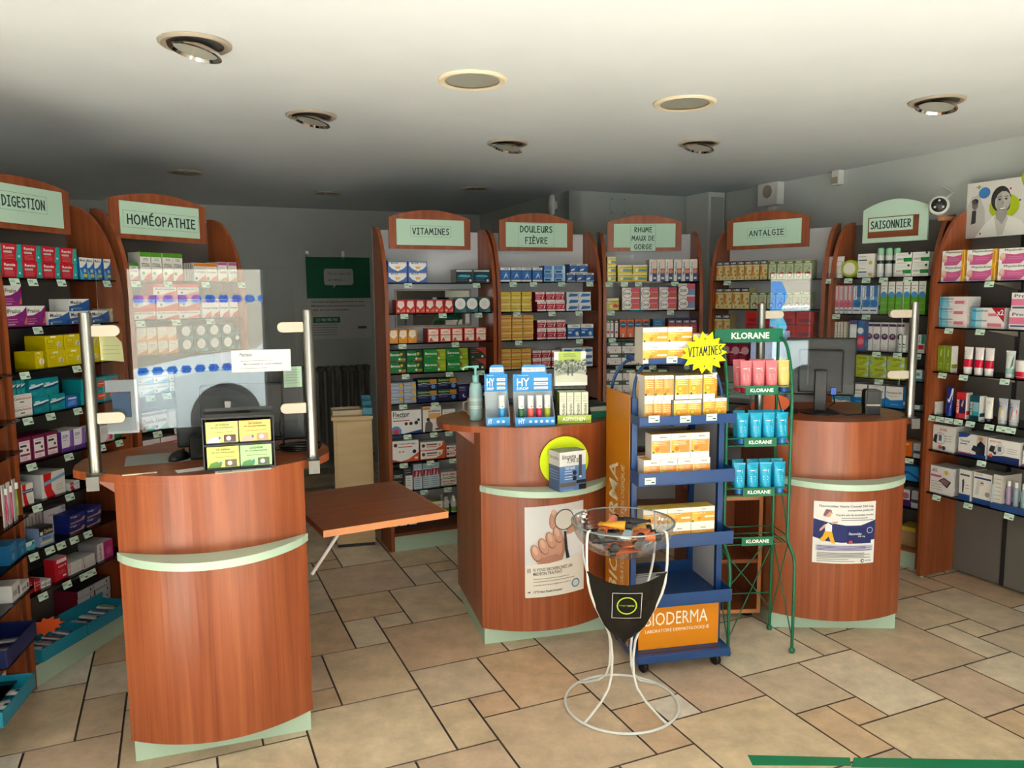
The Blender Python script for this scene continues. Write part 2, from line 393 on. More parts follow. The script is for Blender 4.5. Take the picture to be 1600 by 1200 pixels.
M_ROAD = noise_mat('asphalt', '#777573', '#858380', (20, 20, 20), 0.9)
M_PAVE = noise_mat('concrete_pavement', '#c4bfb5', '#d2cdc3', (6, 6, 6), 0.85)
mb = MB(); mb.box(-14, 16, -2.6, -0.7, -0.2, -0.02); struct(mb.build('pavement', M_PAVE))
mb = MB(); mb.box(-14, 16, -12.0, -2.6, -0.3, -0.05); struct(mb.build('road', M_ROAD))
M_FACADE = noise_mat('render_facade', '#cfc3ad', '#d8ccb6', (1, 1, 1), 0.85)
mb = MB(); mb.box(-30, 32, -12.6, -12.0, -0.1, 10.6); struct(mb.build('wall_opposite', M_FACADE))

# parked car outside, only ever seen mirrored in the counter screens
M_CARP = mat('white_car_paint', '#dde8ea', 0.3); M_TYRE = mat('tyre_rubber', '#1b1c1d', 0.7); M_TINT = mat('dark_car_glass', '#10161a', 0.05)
car = thing('car', 'white parked car beyond the shop window', 'car', (0.86, -4.35, -0.05))
body = [(-.85, .28), (-.86, .62), (-.7, .84), (.1, .98), (.95, 1.05), (1.75, 1.55), (3.1, 1.58), (3.75, 1.1), (3.85, .5), (3.8, .28)]
mb = MB(); mb.slab(body, -.82, .82); mb.build('car_body', M_CARP, car, 0.06)
win = [(1.1, 1.06), (1.8, 1.5), (3.05, 1.52), (3.5, 1.12)]
mb = MB(); mb.slab(win, .822, .832); mb.build('side_window', M_TINT, car)
mb = MB(); mb.slab([(.98, 1.06), (1.72, 1.53), (1.74, 1.55), (1.0, 1.09)], -.7, .7); mb.build('windscreen', M_TINT, car)
for wx in (0.0, 2.75):
    arch = [(wx + .41 * math.cos(a), .35 + .41 * math.sin(a)) for a in np.linspace(PI + .2, -.2, 20)]
    mb = MB(); mb.slab(arch, .80, .835); mb.build('wheel_arch', M_BLACK, car)
    whl = []
    for ys in (.84, -.8):
        mb = MB()
        def ring(prof, mi):
            v = []; n = 28
            for r_, y_ in prof:
                for i in range(n): a = 2 * PI * i / n; v.append((wx + r_ * math.cos(a), ys + y_, .34 + r_ * math.sin(a)))
            mb.add(v, [(j * n + i, j * n + (i + 1) % n, (j + 1) * n + (i + 1) % n, (j + 1) * n + i) for j in range(len(prof) - 1) for i in range(n)], None, mi, True)
        ring([(.21, -.05), (.33, -.06), (.345, 0), (.33, .05), (.22, .05), (.21, 0)], 0); ty = mb.build('wheel', M_TYRE, car)
        mb = MB()
        for k in range(5):
            a = 2 * PI * k / 5 + .3
            c_, s_ = math.cos(a), math.sin(a); t_ = .035
            mb.slab([(wx + .03 * s_ + 0, .34 - .03 * c_), (wx - .03 * s_, .34 + .03 * c_), (wx + .21 * c_ - t_ * s_, .34 + .21 * s_ + t_ * c_), (wx + .21 * c_ + t_ * s_, .34 + .21 * s_ - t_ * c_)][::-1], ys + .02, ys + .035)
        mb.build('rim', M_CHROME, ty)

# ------------------------------------------------------------------ downlights
M_LAMP = mat('unlit_lamp_glass', '#a3a49c', 0.25); M_CREAM = mat('cream_ring', '#e6d9bf', 0.4)
spots = [(305, 67, 1, 'nearest of the tilting spotlights, upper left'), (487, 180, 1, 'in the middle of the left ceiling'), (793, 223, 1, 'central, over the vitamins shelves'),
         (1092, 223, 1, 'over the antalgic shelves'), (1464, 157, 1, 'nearest the right wall'), (738, 124, 0, 'cream rimmed, left of two'),
         (1070, 160, 0, 'cream rimmed, right of two'), (290, 268, 2, 'over the homeopathy sign'), (511, 301, 2, 'over the green poster'), (744, 294, 2, 'over the vitamins sign')]
for px, py, kd, wh in spots:
    p = at_z(px, py, HC)
    rr = 0.118 if kd else 0.14
    t = thing('ceiling_downlight', ('round recessed tilting silver ceiling spotlight, ' if kd else 'round flat recessed ceiling light, ') + wh, 'ceiling light', (p[0], p[1], HC), 0, 'recessed ceiling lights')
    if kd: t['label'] = 'silver recessed ceiling spotlight, ' + wh
    else: t['label'] = 'round flush ceiling light, ' + wh
    mb = MB(); mb.lathe([(rr * .78, -.001), (rr, -.001), (rr, -.006), (rr * .93, -.012), (rr * .78, -.008)], 40, cap=False); mb.build('trim_ring', M_SATIN if kd else M_CREAM, t)
    mb = MB()
    if kd == 1:
        tilt = Matrix.Rotation(R(11), 4, 'Y') @ Matrix.Rotation(R(-5), 4, 'X')
        mb.lathe([(rr * .70, .0), (rr * .74, -.012), (rr * .66, -.014), (rr * .6, -.004)], 36, cap=False)
        o = mb.build('gimbal_ring', M_CHROME, t); o.matrix_local = Matrix.Translation((0, 0, -.022)) @ tilt
        mb = MB(); mb.lathe([(0.001, -.004), (rr * .64, -.004), (rr * .64, -.002)], 36); o = mb.build('lamp_glass', M_LAMP, t); o.matrix_local = Matrix.Translation((0, 0, -.022)) @ tilt
        mb = MB(); mb.lathe([(0.001, -.002), (rr * .78, -.002)], 36, cap=False); mb.build('recess', mat('recess_lining', '#55534e', .6), t)
    else:
        mb.lathe([(0.001, -.003), (rr * .8, -.003)], 36, cap=False); mb.build('lamp_glass', M_LAMP, t)
        if kd == 2: mb = MB(); mb.box(-.003, .003, -rr * .7, rr * .1, -.012, -.004); mb.build('clip', M_SATIN, t)

# ------------------------------------------------------------------ things on the walls
def wall_thing(name, label, cat, px, py, P, D, group=None):
    """an Empty on a vertical wall at a photo pixel; its x runs to the right along the wall, -y comes out of it"""
    q = at_plane(px, py, P, D); D = np.array(D); n = np.array([-D[1], D[0]])
    if n @ (q[:2] - CAM[:2]) < 0: D = -D
    a = math.atan2(D[1], D[0]); return thing(name, label, cat, tuple(q), a, group)
t = wall_thing('junction_box', 'grey white alarm box high on the right wall', 'alarm box', 1210, 300, RW, BD)
mb = MB(); mb.box(-.11, .11, -.07, -.002, -.11, .11); mb.build('casing', M_WHITE, t, .006)
mb = MB(); mb.lathe([(.001, 0), (.05, 0), (.05, .004), (.001, .004)], 20, cap=False); o = mb.build('grille', M_SATIN, t); o.rotation_euler = (R(90), 0, 0); o.location = (0, -.07, 0)
mb = MB(); mb.box(-.03, .03, -.03, 0, -.26, -.112); mb.build('cable_duct', M_WHITE, t)
t = wall_thing('motion_sensor', 'small white motion sensor below the ceiling on right wall', 'sensor', 1313, 276, RW, BD)
mb = MB(); mb.box(-.035, .035, -.05, 0, -.06, .06); mb.build('casing', M_WHITE, t, .006)
mb = MB(); mb.box(-.025, .025, -.056, -.0505, -.05, -.005); mb.build('lens', M_SATIN, t, .002)
t = wall_thing('security_camera', 'round security camera beside the SAISONNIER sign', 'camera', 1512, 326, RW, BD)
ctr = Vector((-.02, -.22, .012)); face = Matrix.Translation(ctr) @ Matrix.Rotation(R(38), 4, 'Z') @ Matrix.Rotation(R(90), 4, 'X')
mb = MB(); mb.lathe([(.012, -.05), (.035, -.04), (.052, -.015), (.055, .012), (.047, .03), (.042, .033)], 28); o = mb.build('housing', M_WHITE, t); o.matrix_local = face
mb = MB(); mb.lathe([(.0425, .031), (.034, .044), (.018, .051), (.001, .053)], 28, cap=False); o = mb.build('lens', M_BLACK, t); o.matrix_local = face
for a_ in (90, 210, 330):
    mb = MB(); mb.lathe([(.001, .0), (.007, .0), (.005, .004), (.001, .006)], 12, (.024 * math.cos(R(a_)), .024 * math.sin(R(a_)), .0475)); q = mb.build('light', M_WHITE, o)
mb = MB(); mb.box(-.04, .0, -.20, -.002, -.075, -.05); mb.build('bracket', M_PEACH, t, .004)
mb = MB(); mb.tube([(-.03, -.16, .05), (-.07, -.04, .10), (-.16, -.008, .15)], .006); mb.build('cable', M_WHITE, t)
t = wall_thing('pipe_casing', 'white vertical pipe casing in the corner of the alcove', 'pipe casing', 1098, 330, corner, AD)
mb = MB(); mb.box(-.19, -.02, -.33, -.004, -2.2, .14); mb.build('casing', M_WHITE, t, .01)
mb = MB(); mb.box(-.17, -.04, -.336, -.3305, -.5, .08); mb.build('cover', M_WALL, t, .002)
t = wall_thing('access_plate', 'square screwed plate on the alcove wall above the cold sign', 'plate', 965, 322, corner, AD)
mb = MB(); mb.box(-.075, .075, -.008, 0, -.07, .07); mb.build('plate', M_WALL, t, .002)
for sx in (-.06, .06):
    for sz in (-.055, .055): mb = MB(); mb.box(sx - .004, sx + .004, -.011, -.0085, sz - .004, sz + .004); mb.build('screw', M_DGREY, t)
t = wall_thing('wall_lamp', 'small oval white lamp on the dark return wall', 'lamp', 869, 321, corner, BD)
mb = MB(); mb.lathe([(.001, -.09), (.03, -.08), (.045, 0), (.03, .08), (.001, .09)], 20, cap=False, sy=.6); o = mb.build('lamp_shade', M_WHITE, t); o.location = (0, -.04, 0)
mb = MB(); mb.box(-.02, .02, -.02, 0, -.03, .03); mb.build('mount', M_WHITE, t)

# green notice poster on the back wall
t = wall_thing('notice_poster', 'green and white notice poster on dim back wall by radiator', 'poster', 528, 402, bk, AD)
q0 = at_plane(477, 402, bk, AD); q1 = at_plane(577, 402, bk, AD); pw = float(np.linalg.norm(q1[:2] - q0[:2])); q2 = at_plane(480, 467, bk, AD); q3 = at_plane(485, 531, bk, AD)
h1 = q0[2] - q2[2]; h2 = q0[2] - q3[2]
P = lambda a, b, e=.004: ((a - .5) * pw, -e, (b - 1) * h2)
f1 = 1 - h1 / h2
mb = MB(); mb.box(-pw / 2, pw / 2, -.003, 0, -h2, 0, '#cfd0cb')
mb.flat([(0, f1), (1, f1), (1, 1), (0, 1)], '#0f6a4a', P)
P2 = lambda a, b: P(a, b, .005); P3 = lambda a, b: P(a, b, .006)
bb = [(.27, .83), (.29, .86), (.71, .86), (.73, .83), (.73, .69), (.71, .66), (.45, .66), (.42, .62), (.41, .66), (.29, .66), (.27, .69)]
mb.flat(bb, '#c3c4c0', P2); mb.text('On se reprend', .33, .775, .68, .82, '#4b6158', P3); mb.text('un verre?', .33, .71, .56, .75, '#4b6158', P3)
mb.text('Vous savez qui appeler pour boire un verre.', .06, .44, .9, .47, '#343434', P2, .02); mb.text('Maintenant vous savez qui contacter pour', .06, .39, .9, .42, '#343434', P2, .02); mb.text('parler de votre consommation.', .06, .34, .66, .37, '#343434', P2, .02)
mb.flat([(.08, .20), (.5, .20), (.5, .27), (.08, .27)], '#0f6a4a', P2); mb.text('CO 980 980 930', .12, .215, .46, .255, '#d8e8e0', P3, .02)
for k in range(5): mb.flat([(.08, .17 - k * .03), (.46, .17 - k * .03), (.46, .175 - k * .03), (.08, .175 - k * .03)], '#6a6a68', P2)
mb.text('ARS', .74, .1, .88, .13, '#444', P2) if False else mb.flat([(.78, .12), (.92, .12), (.92, .15), (.78, .15)], '#55585a', P2)
mb.build('sheet', M_PAPER, t)
for sx in (-.3, .05, .36):
    mb = MB(); mb.box(sx - .015, sx + .015, -.004, -.0035, -.03, .06); mb.build('tape', M_PLEXI, t)

# cast radiator under it
t = wall_thing('radiator', 'dark column radiator on back wall behind the counters', 'radiator', 520, 640, bk, AD)
t.location.z = 0
for k in range(11):
    mb = MB(); x = -.42 + k * .075
    mb.tube([(x, -.06, .14), (x, -.06, 1.0)], .022, 8); mb.tube([(x, -.13, .14), (x, -.13, 1.0)], .022, 8)
    mb.box(x - .028, x + .028, -.16, -.03, .10, .15); mb.box(x - .028, x + .028, -.16, -.03, .98, 1.03); mb.build('column', mat('radiator_paint', '#6f6d66', 0.5), t, .008)
mb = MB(); mb.tube([(-.45, -.1, .12), (.38, -.1, .12)], .018); mb.tube([(-.44, -.1, .12), (-.44, -.1, 0)], .016); mb.build('pipe', M_DGREY, t)

# portrait poster standing on the right wall shelves
t = wall_thing('portrait_poster', 'poster with smiling woman in white coat and green speech bubble', 'poster', 1514, 330, RW - AD * .1, BD)
qa = at_plane(1514, 288, RW - AD * .1, BD); qb = at_plane(1512, 373, RW - AD * .1, BD)
ph = qa[2] - qb[2]; pw = ph * 2.0; z_ = qb[2]; t.location = (qa[0], qa[1], z_)
P = lambda a, b, e=.012: (a * pw, -e, b * ph)
mb = MB(); mb.box(0, pw, -.01, 0, 0, ph, '#d6d4d0')
L1 = lambda a, b: P(a, b, .0105); L2 = lambda a, b: P(a, b, .011); L3 = lambda a, b: P(a, b, .0115)
def ell(cx, cy, rx, ry, n=28, a0=0, a1=2 * PI): return [(cx + rx * math.cos(a0 + (a1 - a0) * i / n), cy + ry * math.sin(a0 + (a1 - a0) * i / n)) for i in range(n)]
mb.flat([(0, .55), (.05, .75), (.12, .78), (.18, .5), (.2, 0), (0, 0)], '#bdbbb8', L1)
mb.flat(ell(.17, .8, .055, .1), '#3f7ec0', L1); mb.flat(ell(.36, .52, .14, .22), '#a9bd1d', L1)
mb.flat([(.055, .25), (.1, .27), (.1, .5), (.06, .5)], '#3a3a3a', L2); mb.flat(ell(.085, .6, .03, .09), '#7c7a78', L2); mb.flat(ell(.085, .66, .032, .05), '#2f2e2e', L2)
mb.flat([(.1, 0), (.18, .22), (.27, .38), (.4, .36), (.52, .25), (.62, 0)], '#e4e3e0', L2)          # coat
mb.flat([(.27, .38), (.31, .02), (.36, .02), (.41, .36), (.34, .22)], '#c4c2bf', L3)
mb.flat([(.28, .45), (.29, .33), (.35, .2), (.39, .34), (.39, .48)], '#a09d9a', L3)
mb.flat(ell(.325, .66, .088, .225), '#2f2d2c', L2); mb.flat(ell(.385, .56, .03, .12), '#2f2d2c', L2); mb.flat(ell(.345, .615, .07, .195), '#b9b5b1', L3)
mb.flat(ell(.318, .6, .03, .16), '#a5a19d', lambda a, b: P(a, b, .01155))
L4 = lambda a, b: P(a, b, .012); L5 = lambda a, b: P(a, b, .0125)
hair = [(.345 + .078 * math.cos(a), .615 + .215 * math.sin(a)) for a in np.linspace(R(8), R(172), 22)] + [(.285, .68), (.30, .745), (.335, .79), (.375, .78), (.40, .735), (.415, .68)]
mb.flat(hair, '#2f2d2c', L4)
for ex in (.31, .37): mb.flat(ell(ex + .006, .65, .013, .016), '#2b2a29', L4); mb.flat([(ex - .014, .685), (ex + .026, .69), (ex + .022, .703), (ex - .01, .698)], '#4a4846', L4)
mb.flat([(.345, .64), (.362, .56), (.338, .555)], '#98948f', L4); mb.flat([(.312, .505), (.345, .495), (.385, .508), (.372, .47), (.348, .455), (.325, .468)], '#6c6865', L4); mb.flat([(.318, .5), (.345, .492), (.38, .502), (.37, .478), (.346, .47), (.328, .478)], '#f2f1ef', L5)
mb.flat(ell(.72, .98, .22, .30), '#9db418', L2); mb.flat([(.58, .74), (.56, .64), (.68, .7)], '#9db418', L2)
mb.text('Demandez', .56, 1.06, .74, 1.11, '#44520a', L3); mb.text('conseil', .56, .94, .84, 1.04, '#1c1f1a', L3, .02)
mb.text('Mon pharmacien', .78, .52, 1.3, .66, '#222', L3, .02) if False else mb.text('M', .8, .52, .86, .64, '#222222', L3, .03)
mb.text('+', .09, .88, .14, .95, '#8a9a3a', L2, .03)
for x, y, c in ((.41, .82, '#a02050'), (.5, .6, '#444'), (.55, .44, '#a02050'), (.15, .07, '#803040')): mb.flat(ell(x, y, .009, .018, 10), '#444444' if c == '#444' else c, L3)
mb.build('printed_panel', M_PAPER, t)

# ================================================================== SHELVING UNITS
def vh(fr, pts, v=0.0): return sum(fr.uh(x, y, v)[1] for x, y in pts) / len(pts)
PD = 0.3
def fin(z_top, d=PD, hf=1.66):
    c = [(d, 0.012), (0.0, 0.012), (0.0, hf)]
    for i in range(1, 15):
        a = i / 15 * PI / 2; c.append((d - .02 - (d - .02) * math.cos(a), hf + (z_top - hf) * math.sin(a)))
    return c + [(d, z_top)]
UNITS = {}
def unit(key, fr, width, label, shelves, tags, backing, left=True, right=True, top=2.17, plinth=0.11, d=PD, sf=.015):
    t = thing('shelving_unit', label, 'shelf unit', (fr.o[0], fr.o[1], 0), fr.a, 'shelving units round the walls')
    mb = MB(); mb.box(0.0, width, d - .018, d, 0.02, top - .02); mb.build('back_panel', backing, t)
    for k, on in enumerate((left, right)):
        if not on: continue
        x = 0 if k == 0 else width - .024
        mb = MB(); mb.side(fin(top, d - .0185), x, x + .024); o = mb.build('side_panel', M_WOOD, t, .0015)
        mb = MB()
        for y in (.03, d - .06): mb.lathe([(.012, 0), (.012, .012)], 10, (x + .012, y, 0))
        mb.build('levelling_foot', M_SATIN, o)
    if plinth:
        mb = MB(); mb.box(.025, width - .025, .035, .05, 0, plinth); mb.build('plinth', M_MINT, t)
        mb = MB(); mb.box(.025, width - .025, .012, d - .02, plinth, plinth + .02); mb.build('bottom_board', M_WOODH, t)
    hs = []
    for i, p in enumerate(shelves):
        h = vh(fr, p) if isinstance(p, list) else p; hs.append(h)
        mb = MB(); mb.box(.026, width - .026, sf, d - .025, h - .008, h); s = mb.build('shelf', M_SHELF, t)
        for k, px in enumerate(tags.get(i, [])):
            u = fr.uh(px, 463 if False else p[0][1] if isinstance(p, list) else 463)[0]
            mb = MB(); P = lambda a, b, u=u: (u + (a - .5) * .052, .008 + sf - .015 - (b - 1) * -.008, h - .034 + b * .03)
            mb.add([P(0, 0), P(1, 0), P(1, 1), P(0, 1)], [(0, 1, 2, 3)], '#cfe8d6'); 
            P = lambda a, b, u=u: (u + (a - .5) * .052, .0073 + sf - .015 - (b - 1) * -.008, h - .034 + b * .03)
            for y_ in (.7, .5): mb.flat([(.08, y_), (.55, y_), (.55, y_ + .08), (.08, y_ + .08)], '#7f948a', P)
            mb.flat([(.6, .2), (.92, .2), (.92, .42), (.6, .42)], '#54665e', P); mb.build('price_tag', M_PAPER, s)
    UNITS[key] = dict(fr=fr, t=t, h=hs, w=width, d=d, plinth=plinth)
    return t

def sign(key, lines, u0, u1, z0, z1, zt, v=.12, inverse=False, box=(.2, .3, .8, .72), th=.17):
    """arched header board with a mint panel and a hand-lettered paper label"""
    t = UNITS[key]['t']; w = u1 - u0; zs = z1
    arch = [(u0, z0), (u1, z0), (u1, zs)] + [(u0 + w * (1 - i / 16), zs + (zt - zs) * math.sin(PI * i / 16) ** .9) for i in range(1, 16)] + [(u0, zs)]
    mb = MB(); mb.slab(arch, v, v + .018); b = mb.build('header_board', M_MINTD if inverse else M_WOOD, t, .002)
    mb = MB(); mb.box((u0 + u1) / 2 - .02, (u0 + u1) / 2 + .02, v + .0185, UNITS[key]['d'] - .0185, z0 + .04, z0 + .07); mb.build('bracket', M_SATIN, b)
    if inverse: a0, a1, b0, b1 = u0 + .09 * w, u1 - .13 * w, z0 + .14 * (z1 - z0), z0 + .76 * (z1 - z0)
    else: a0, a1, b0, b1 = u0 + .085 * w, u1 - .085 * w, z0 + .125 * (z1 - z0), z1 - .01
    mb = MB(); mb.box(a0, a1, v - .006, v - .0003, b0, b1, '#c4e4cf'); mb.build('sign_panel', M_WOODH if inverse else M_PAPER, b)
    P = lambda a, z: (a, v - .0068, z); P2 = lambda a, z: (a, v - .0074, z)
    x0, y0, x1, y1 = a0 + box[0] * (a1 - a0), b0 + box[1] * (b1 - b0), a0 + box[2] * (a1 - a0), b0 + box[3] * (b1 - b0)
    mb = MB(); e = .0012
    mb.flat([(x0, y0), (x1, y0), (x1, y1), (x0, y1)], '#c9e6d3' if inverse else '#c4e4cf', P)
    for q in ((x0, y0, x1, y0 + e), (x0, y1 - e, x1, y1), (x0, y0, x0 + e, y1), (x1 - e, y0, x1, y1)): mb.flat([(q[0], q[1]), (q[2], q[1]), (q[2], q[3]), (q[0], q[3])], '#5d6d64', P2)
    n = len(lines); lh = (y1 - y0) / n
    wmax = max(sum(STK[c][0] + .22 if c in STK else .5 for c in l) for l in lines)
    for i, l in enumerate(lines):
        wl = sum(STK[c][0] + .22 if c in STK else .5 for c in l); ww = (x1 - x0) * .9 * wl / wmax; cx = (x0 + x1) / 2
        yb = y1 - (i + 1) * lh + lh * .22
        mb.strokes(l, cx - ww / 2, yb, cx + ww / 2, yb + lh * .54, '#1f3f3b', P2, th)
    mb.build('paper_label', M_PAPER, b)

FR = {'DIG': Frame(-2.089, 3.166, 79), 'HOM': Frame(-1.935, 3.915, 60), 'VIT': Frame(-.811, 4.961, 23.6), 'DOU': Frame(-.093, 5.275, 18.5),
      'RHU': Frame(.658, 5.53, 2), 'ANT': Frame(1.425, 5.575, -40), 'SAI': Frame(2.065, 5.04, -50), 'RIG': Frame(2.425, 4.47, -66.41), 'LEF': Frame(-1.92, 2.39, 102.5)}
unit('DIG', FR['DIG'], .735, 'cherry wood shelving unit under the DIGESTION sign',
     [[(62, 434.5)], [(98, 507.5)], [(17, 582), (120, 571)], [(22, 655), (127, 636)], [(28, 727), (133, 703)], [(33, 797), (124, 765)], [(37, 866), (177, 817)], [(44, 937), (180, 872)]],
     {0: [24, 52, 97, 168], 1: [60, 153], 2: [40, 122], 3: [45, 81, 124], 4: [51, 110, 162, 190], 5: [60, 112], 6: [54, 80, 98, 119, 141], 7: [69, 108, 135, 148]}, M_DARK)
unit('HOM', FR['HOM'], .745, 'cherry wood shelving unit under the HOMEOPATHY sign',
     [[(204, 439), (387, 439.6)], [(208, 499), (391, 496)], [(214, 557)], [(216, 618), (268, 614)], [(221, 676), (286, 668)], .80, .52, .3],
     {0: [213, 263, 322, 378], 1: [220, 276, 329], 2: [], 3: [236, 262], 4: [247, 280]}, M_DARK)
unit('VIT', FR['VIT'], .775, 'cherry wood shelving unit under the VITAMINS sign',
     [[(602, 441), (770, 442)], [(603, 489), (766, 489)], [(607, 537), (768, 533)], [(607, 584), (760, 579)], [(608, 632), (720, 626.5)], [(608, 678.6), (709, 675)], [(655, 721)], [(646, 767)], [(674, 808)]],
     {0: [638, 745], 1: [632, 692, 748], 2: [629, 712], 3: [634, 703, 752], 4: [630, 680], 5: [637, 678, 702], 6: [631, 673, 708], 7: [663, 700, 637], 8: [615, 630, 645]}, M_GREY)
unit('DOU', FR['DOU'], .779, 'cherry wood shelving unit under the PAIN AND FEVER sign',
     [[(780, 440), (930, 440)], [(780, 487), (928, 485.5)], [(781, 532), (928, 529)], [(781, 578), (919, 573)], .96, .72, .45],
     {0: [802, 834, 878, 922], 1: [808, 863, 905], 2: [811, 906], 3: []}, M_GREY)
unit('RHU', FR['RHU'], .72, 'cherry wood shelving unit under the COLDS AND SORE THROAT sign',
     [[(941, 440), (1094, 439.5)], [(941, 486), (1093, 483)], [(941, 528)], [(940, 571)], [(940, 614)], .80, .55],
     {0: [952, 976, 998, 1055], 1: [955, 1048], 2: [957], 3: [968, 1000, 1020, 1075]}, M_GREY)
unit('ANT', FR['ANT'], .813, 'cherry wood shelving unit under the PAIN RELIEF sign',
     [[(1104, 438), (1266, 436)], [(1106, 482.5)], [(1106, 526)], [(1126, 569)], .93, .7, .45], {0: [1136], 1: [], 2: []}, M_GREY)
unit('SAI', FR['SAI'], .645, 'cherry wood shelving unit under the SEASONAL sign',
     [[(1289, 435), (1451, 431)], [(1284, 491), (1447, 490.6)], [(1350, 548.7), (1415, 551)], [(1331, 589), (1414, 595)], [(1410, 640)], [(1423, 716)], [(1423, 753)], [(1423, 795)]],
     {0: [1292, 1325, 1353, 1380, 1418], 1: [1306, 1353], 2: [1369, 1402, 1432], 3: [1373], 5: [1420]}, M_DARK)
unit('RIG', FR['RIG'], 1.45, 'wall of dark backed glass shelves under the portrait poster',
     [[(1462, 440), (1600, 438)], [(1460, 512), (1600, 515)], [(1462, 580), (1600, 595)], [(1450, 648), (1600, 670)], [(1444, 702), (1596, 731)], [(1446, 770), (1571, 799)]],
     {0: [1545], 1: [1482, 1531], 2: [1472, 1505, 1570], 3: [1454, 1468, 1482, 1497, 1516, 1546, 1565, 1580], 4: [1534], 5: [1463, 1513, 1578]}, M_DARK, plinth=0, right=False)
unit('LEF', FR['LEF'], .765, 'cherry wood shelving unit cut by the left edge of view',
     [FR['LEF'].uh(18, y, -.06)[1] for y in (585, 660, 711, 822, 885, 948)], {}, M_DARK, sf=-.06)
for z0 in UNITS['RIG']['h']:                        # slotted upright and cantilever brackets behind the right shelves
    for u in (.33, .95):
        mb = MB(); mb.side([(.02, z0 - .009), (.28, z0 - .009), (.28, z0 - .05)], u, u + .006); mb.build('shelf_bracket', M_SATIN, UNITS['RIG']['t'])
for u in (.333, .953):
    mb = MB(); mb.box(u - .012, u + .012, PD - .024, PD - .0185, .02, 2.1); mb.build('slotted_upright', M_DGREY, UNITS['RIG']['t'])

def S(key, lines, L_, R_, zpx, **k):
    fr = FR[key]; v = k.get('v', .12)
    u0, u1 = L_ if isinstance(L_, float) else fr.uh(L_, 360, v)[0], R_ if isinstance(R_, float) else fr.uh(R_, 360, v)[0]
    (xb, yb), (xt, yt), (xa, ya) = zpx
    sign(key, lines, u0, u1, fr.uh(xb, yb, v)[1], fr.uh(xt, yt, v)[1], fr.uh(xa, ya, v)[1], **k)
u1 = FR['DIG'].uh(109, 335, .12)[0]
S('DIG', ['DIGESTION'], u1 - .58, u1, [(111, 367), (108, 300), (2, 270)], box=(.26, .33, .8, .8))
S('HOM', ['HOM\u00c9OPATHIE'], 174, 322, [(322, 381), (322, 325), (243, 303)], box=(.03, .2, .985, .72))
S('VIT', ['VITAMINES'], 608, 735, [(672, 389.5), (672, 341), (671, 328)], box=(.2, .33, .8, .76))
S('DOU', ['DOULEURS', 'FI\u00c8VRE'], 780, 895, [(838, 392), (838, 346), (838, 333)], box=(.2, .04, .78, .97))
S('RHU', ['RHUME', 'MAUX DE', 'GORGE'], 949, 1065, [(1005, 392.3), (1005, 347.5), (1005, 336)], box=(.27, -.15, .68, .93), th=.17)
S('ANT', ['ANTALGIE'], 1136, 1264, [(1200, 388), (1200, 342), (1198, 329.5)], box=(.22, .3, .78, .7))
S('SAI', ['SAISONNIER'], 1348, 1449, [(1398, 377.5), (1398, 325), (1396, 311)], inverse=True, box=(.02, .3, .9, .97), th=.17)

# ================================================================== PACKAGES
def front(w, h, d):
    """front face of a pack whose base centre is its origin"""
    return lambda k: (lambda a, b: ((a - .5) * w, -d / 2 - .0003 * (k + 1), b * h))
def draw(mb, art, w, h, P_):
    for k, g in enumerate(art):
        P = P_(k); q = g[0]
        if q == 'r': mb.flat([(g[1], g[2]), (g[3], g[2]), (g[3], g[4]), (g[1], g[4])], g[5], P)
        elif q == 'd': ry = min(g[3], .46 * w / h) if g[3] * h > .46 * w else g[3]; rx = ry * h / w; mb.flat([(g[1] + rx * math.cos(a), g[2] + ry * math.sin(a)) for a in np.linspace(0, 2 * PI, 25)[:-1]], g[4], P)
        elif q == 'p': mb.flat(g[1], g[2], P)
        elif q == 't': mb.text(g[1], g[2], g[3], g[4], g[5], g[6], P, .015)
        elif q == 'v': mb.text(g[1], g[2], g[3], g[4], g[5], g[6], P, .015, up=True)
        elif q == 'l':
            n = g[4]
            for i in range(n):
                y = g[2] + (g[5] - g[2]) * i / max(n - 1, 1); e = .018
                mb.flat([(g[1], y), (g[3] - (i % 2) * .1 * (g[3] - g[1]), y), (g[3] - (i % 2) * .1 * (g[3] - g[1]), y + e), (g[1], y + e)], g[6], P)
ART = {}
def A(key, name, look, body, side, top, art, cat='medicine box'): ART[key] = (name, look, body, side, top, art, cat)
def swoosh(y0, y1, c, n=9, y2=None): return ('p', [(i / (n - 1), y0 + (y1 - y0) * (i / (n - 1)) ** 1.6) for i in range(n)] + [(1, 0), (0, 0)], c)
WH = '#efefec'; GR = '#9a9a98'
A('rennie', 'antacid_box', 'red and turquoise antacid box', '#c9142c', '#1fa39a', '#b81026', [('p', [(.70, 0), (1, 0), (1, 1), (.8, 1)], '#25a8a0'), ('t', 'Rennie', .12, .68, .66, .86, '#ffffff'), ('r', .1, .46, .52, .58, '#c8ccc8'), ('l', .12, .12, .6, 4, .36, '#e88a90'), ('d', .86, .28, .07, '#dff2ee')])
A('maalt', 'antacid_box', 'tall blue and white antacid box', '#1f6db8', '#1c5ea6', WH, [('p', [(0, .52), (.4, .56), (.8, .72), (1, .9), (1, 1), (0, 1)], WH), ('t', 'Maalox', .08, .82, .82, .94, '#1a2740'), ('p', [(0, 0), (.5, 0), (.3, .3), (0, .5)], '#57b3e4'), ('r', .42, .1, .9, .25, '#d5c25a'), ('d', .62, .4, .09, '#b9c7d6')])
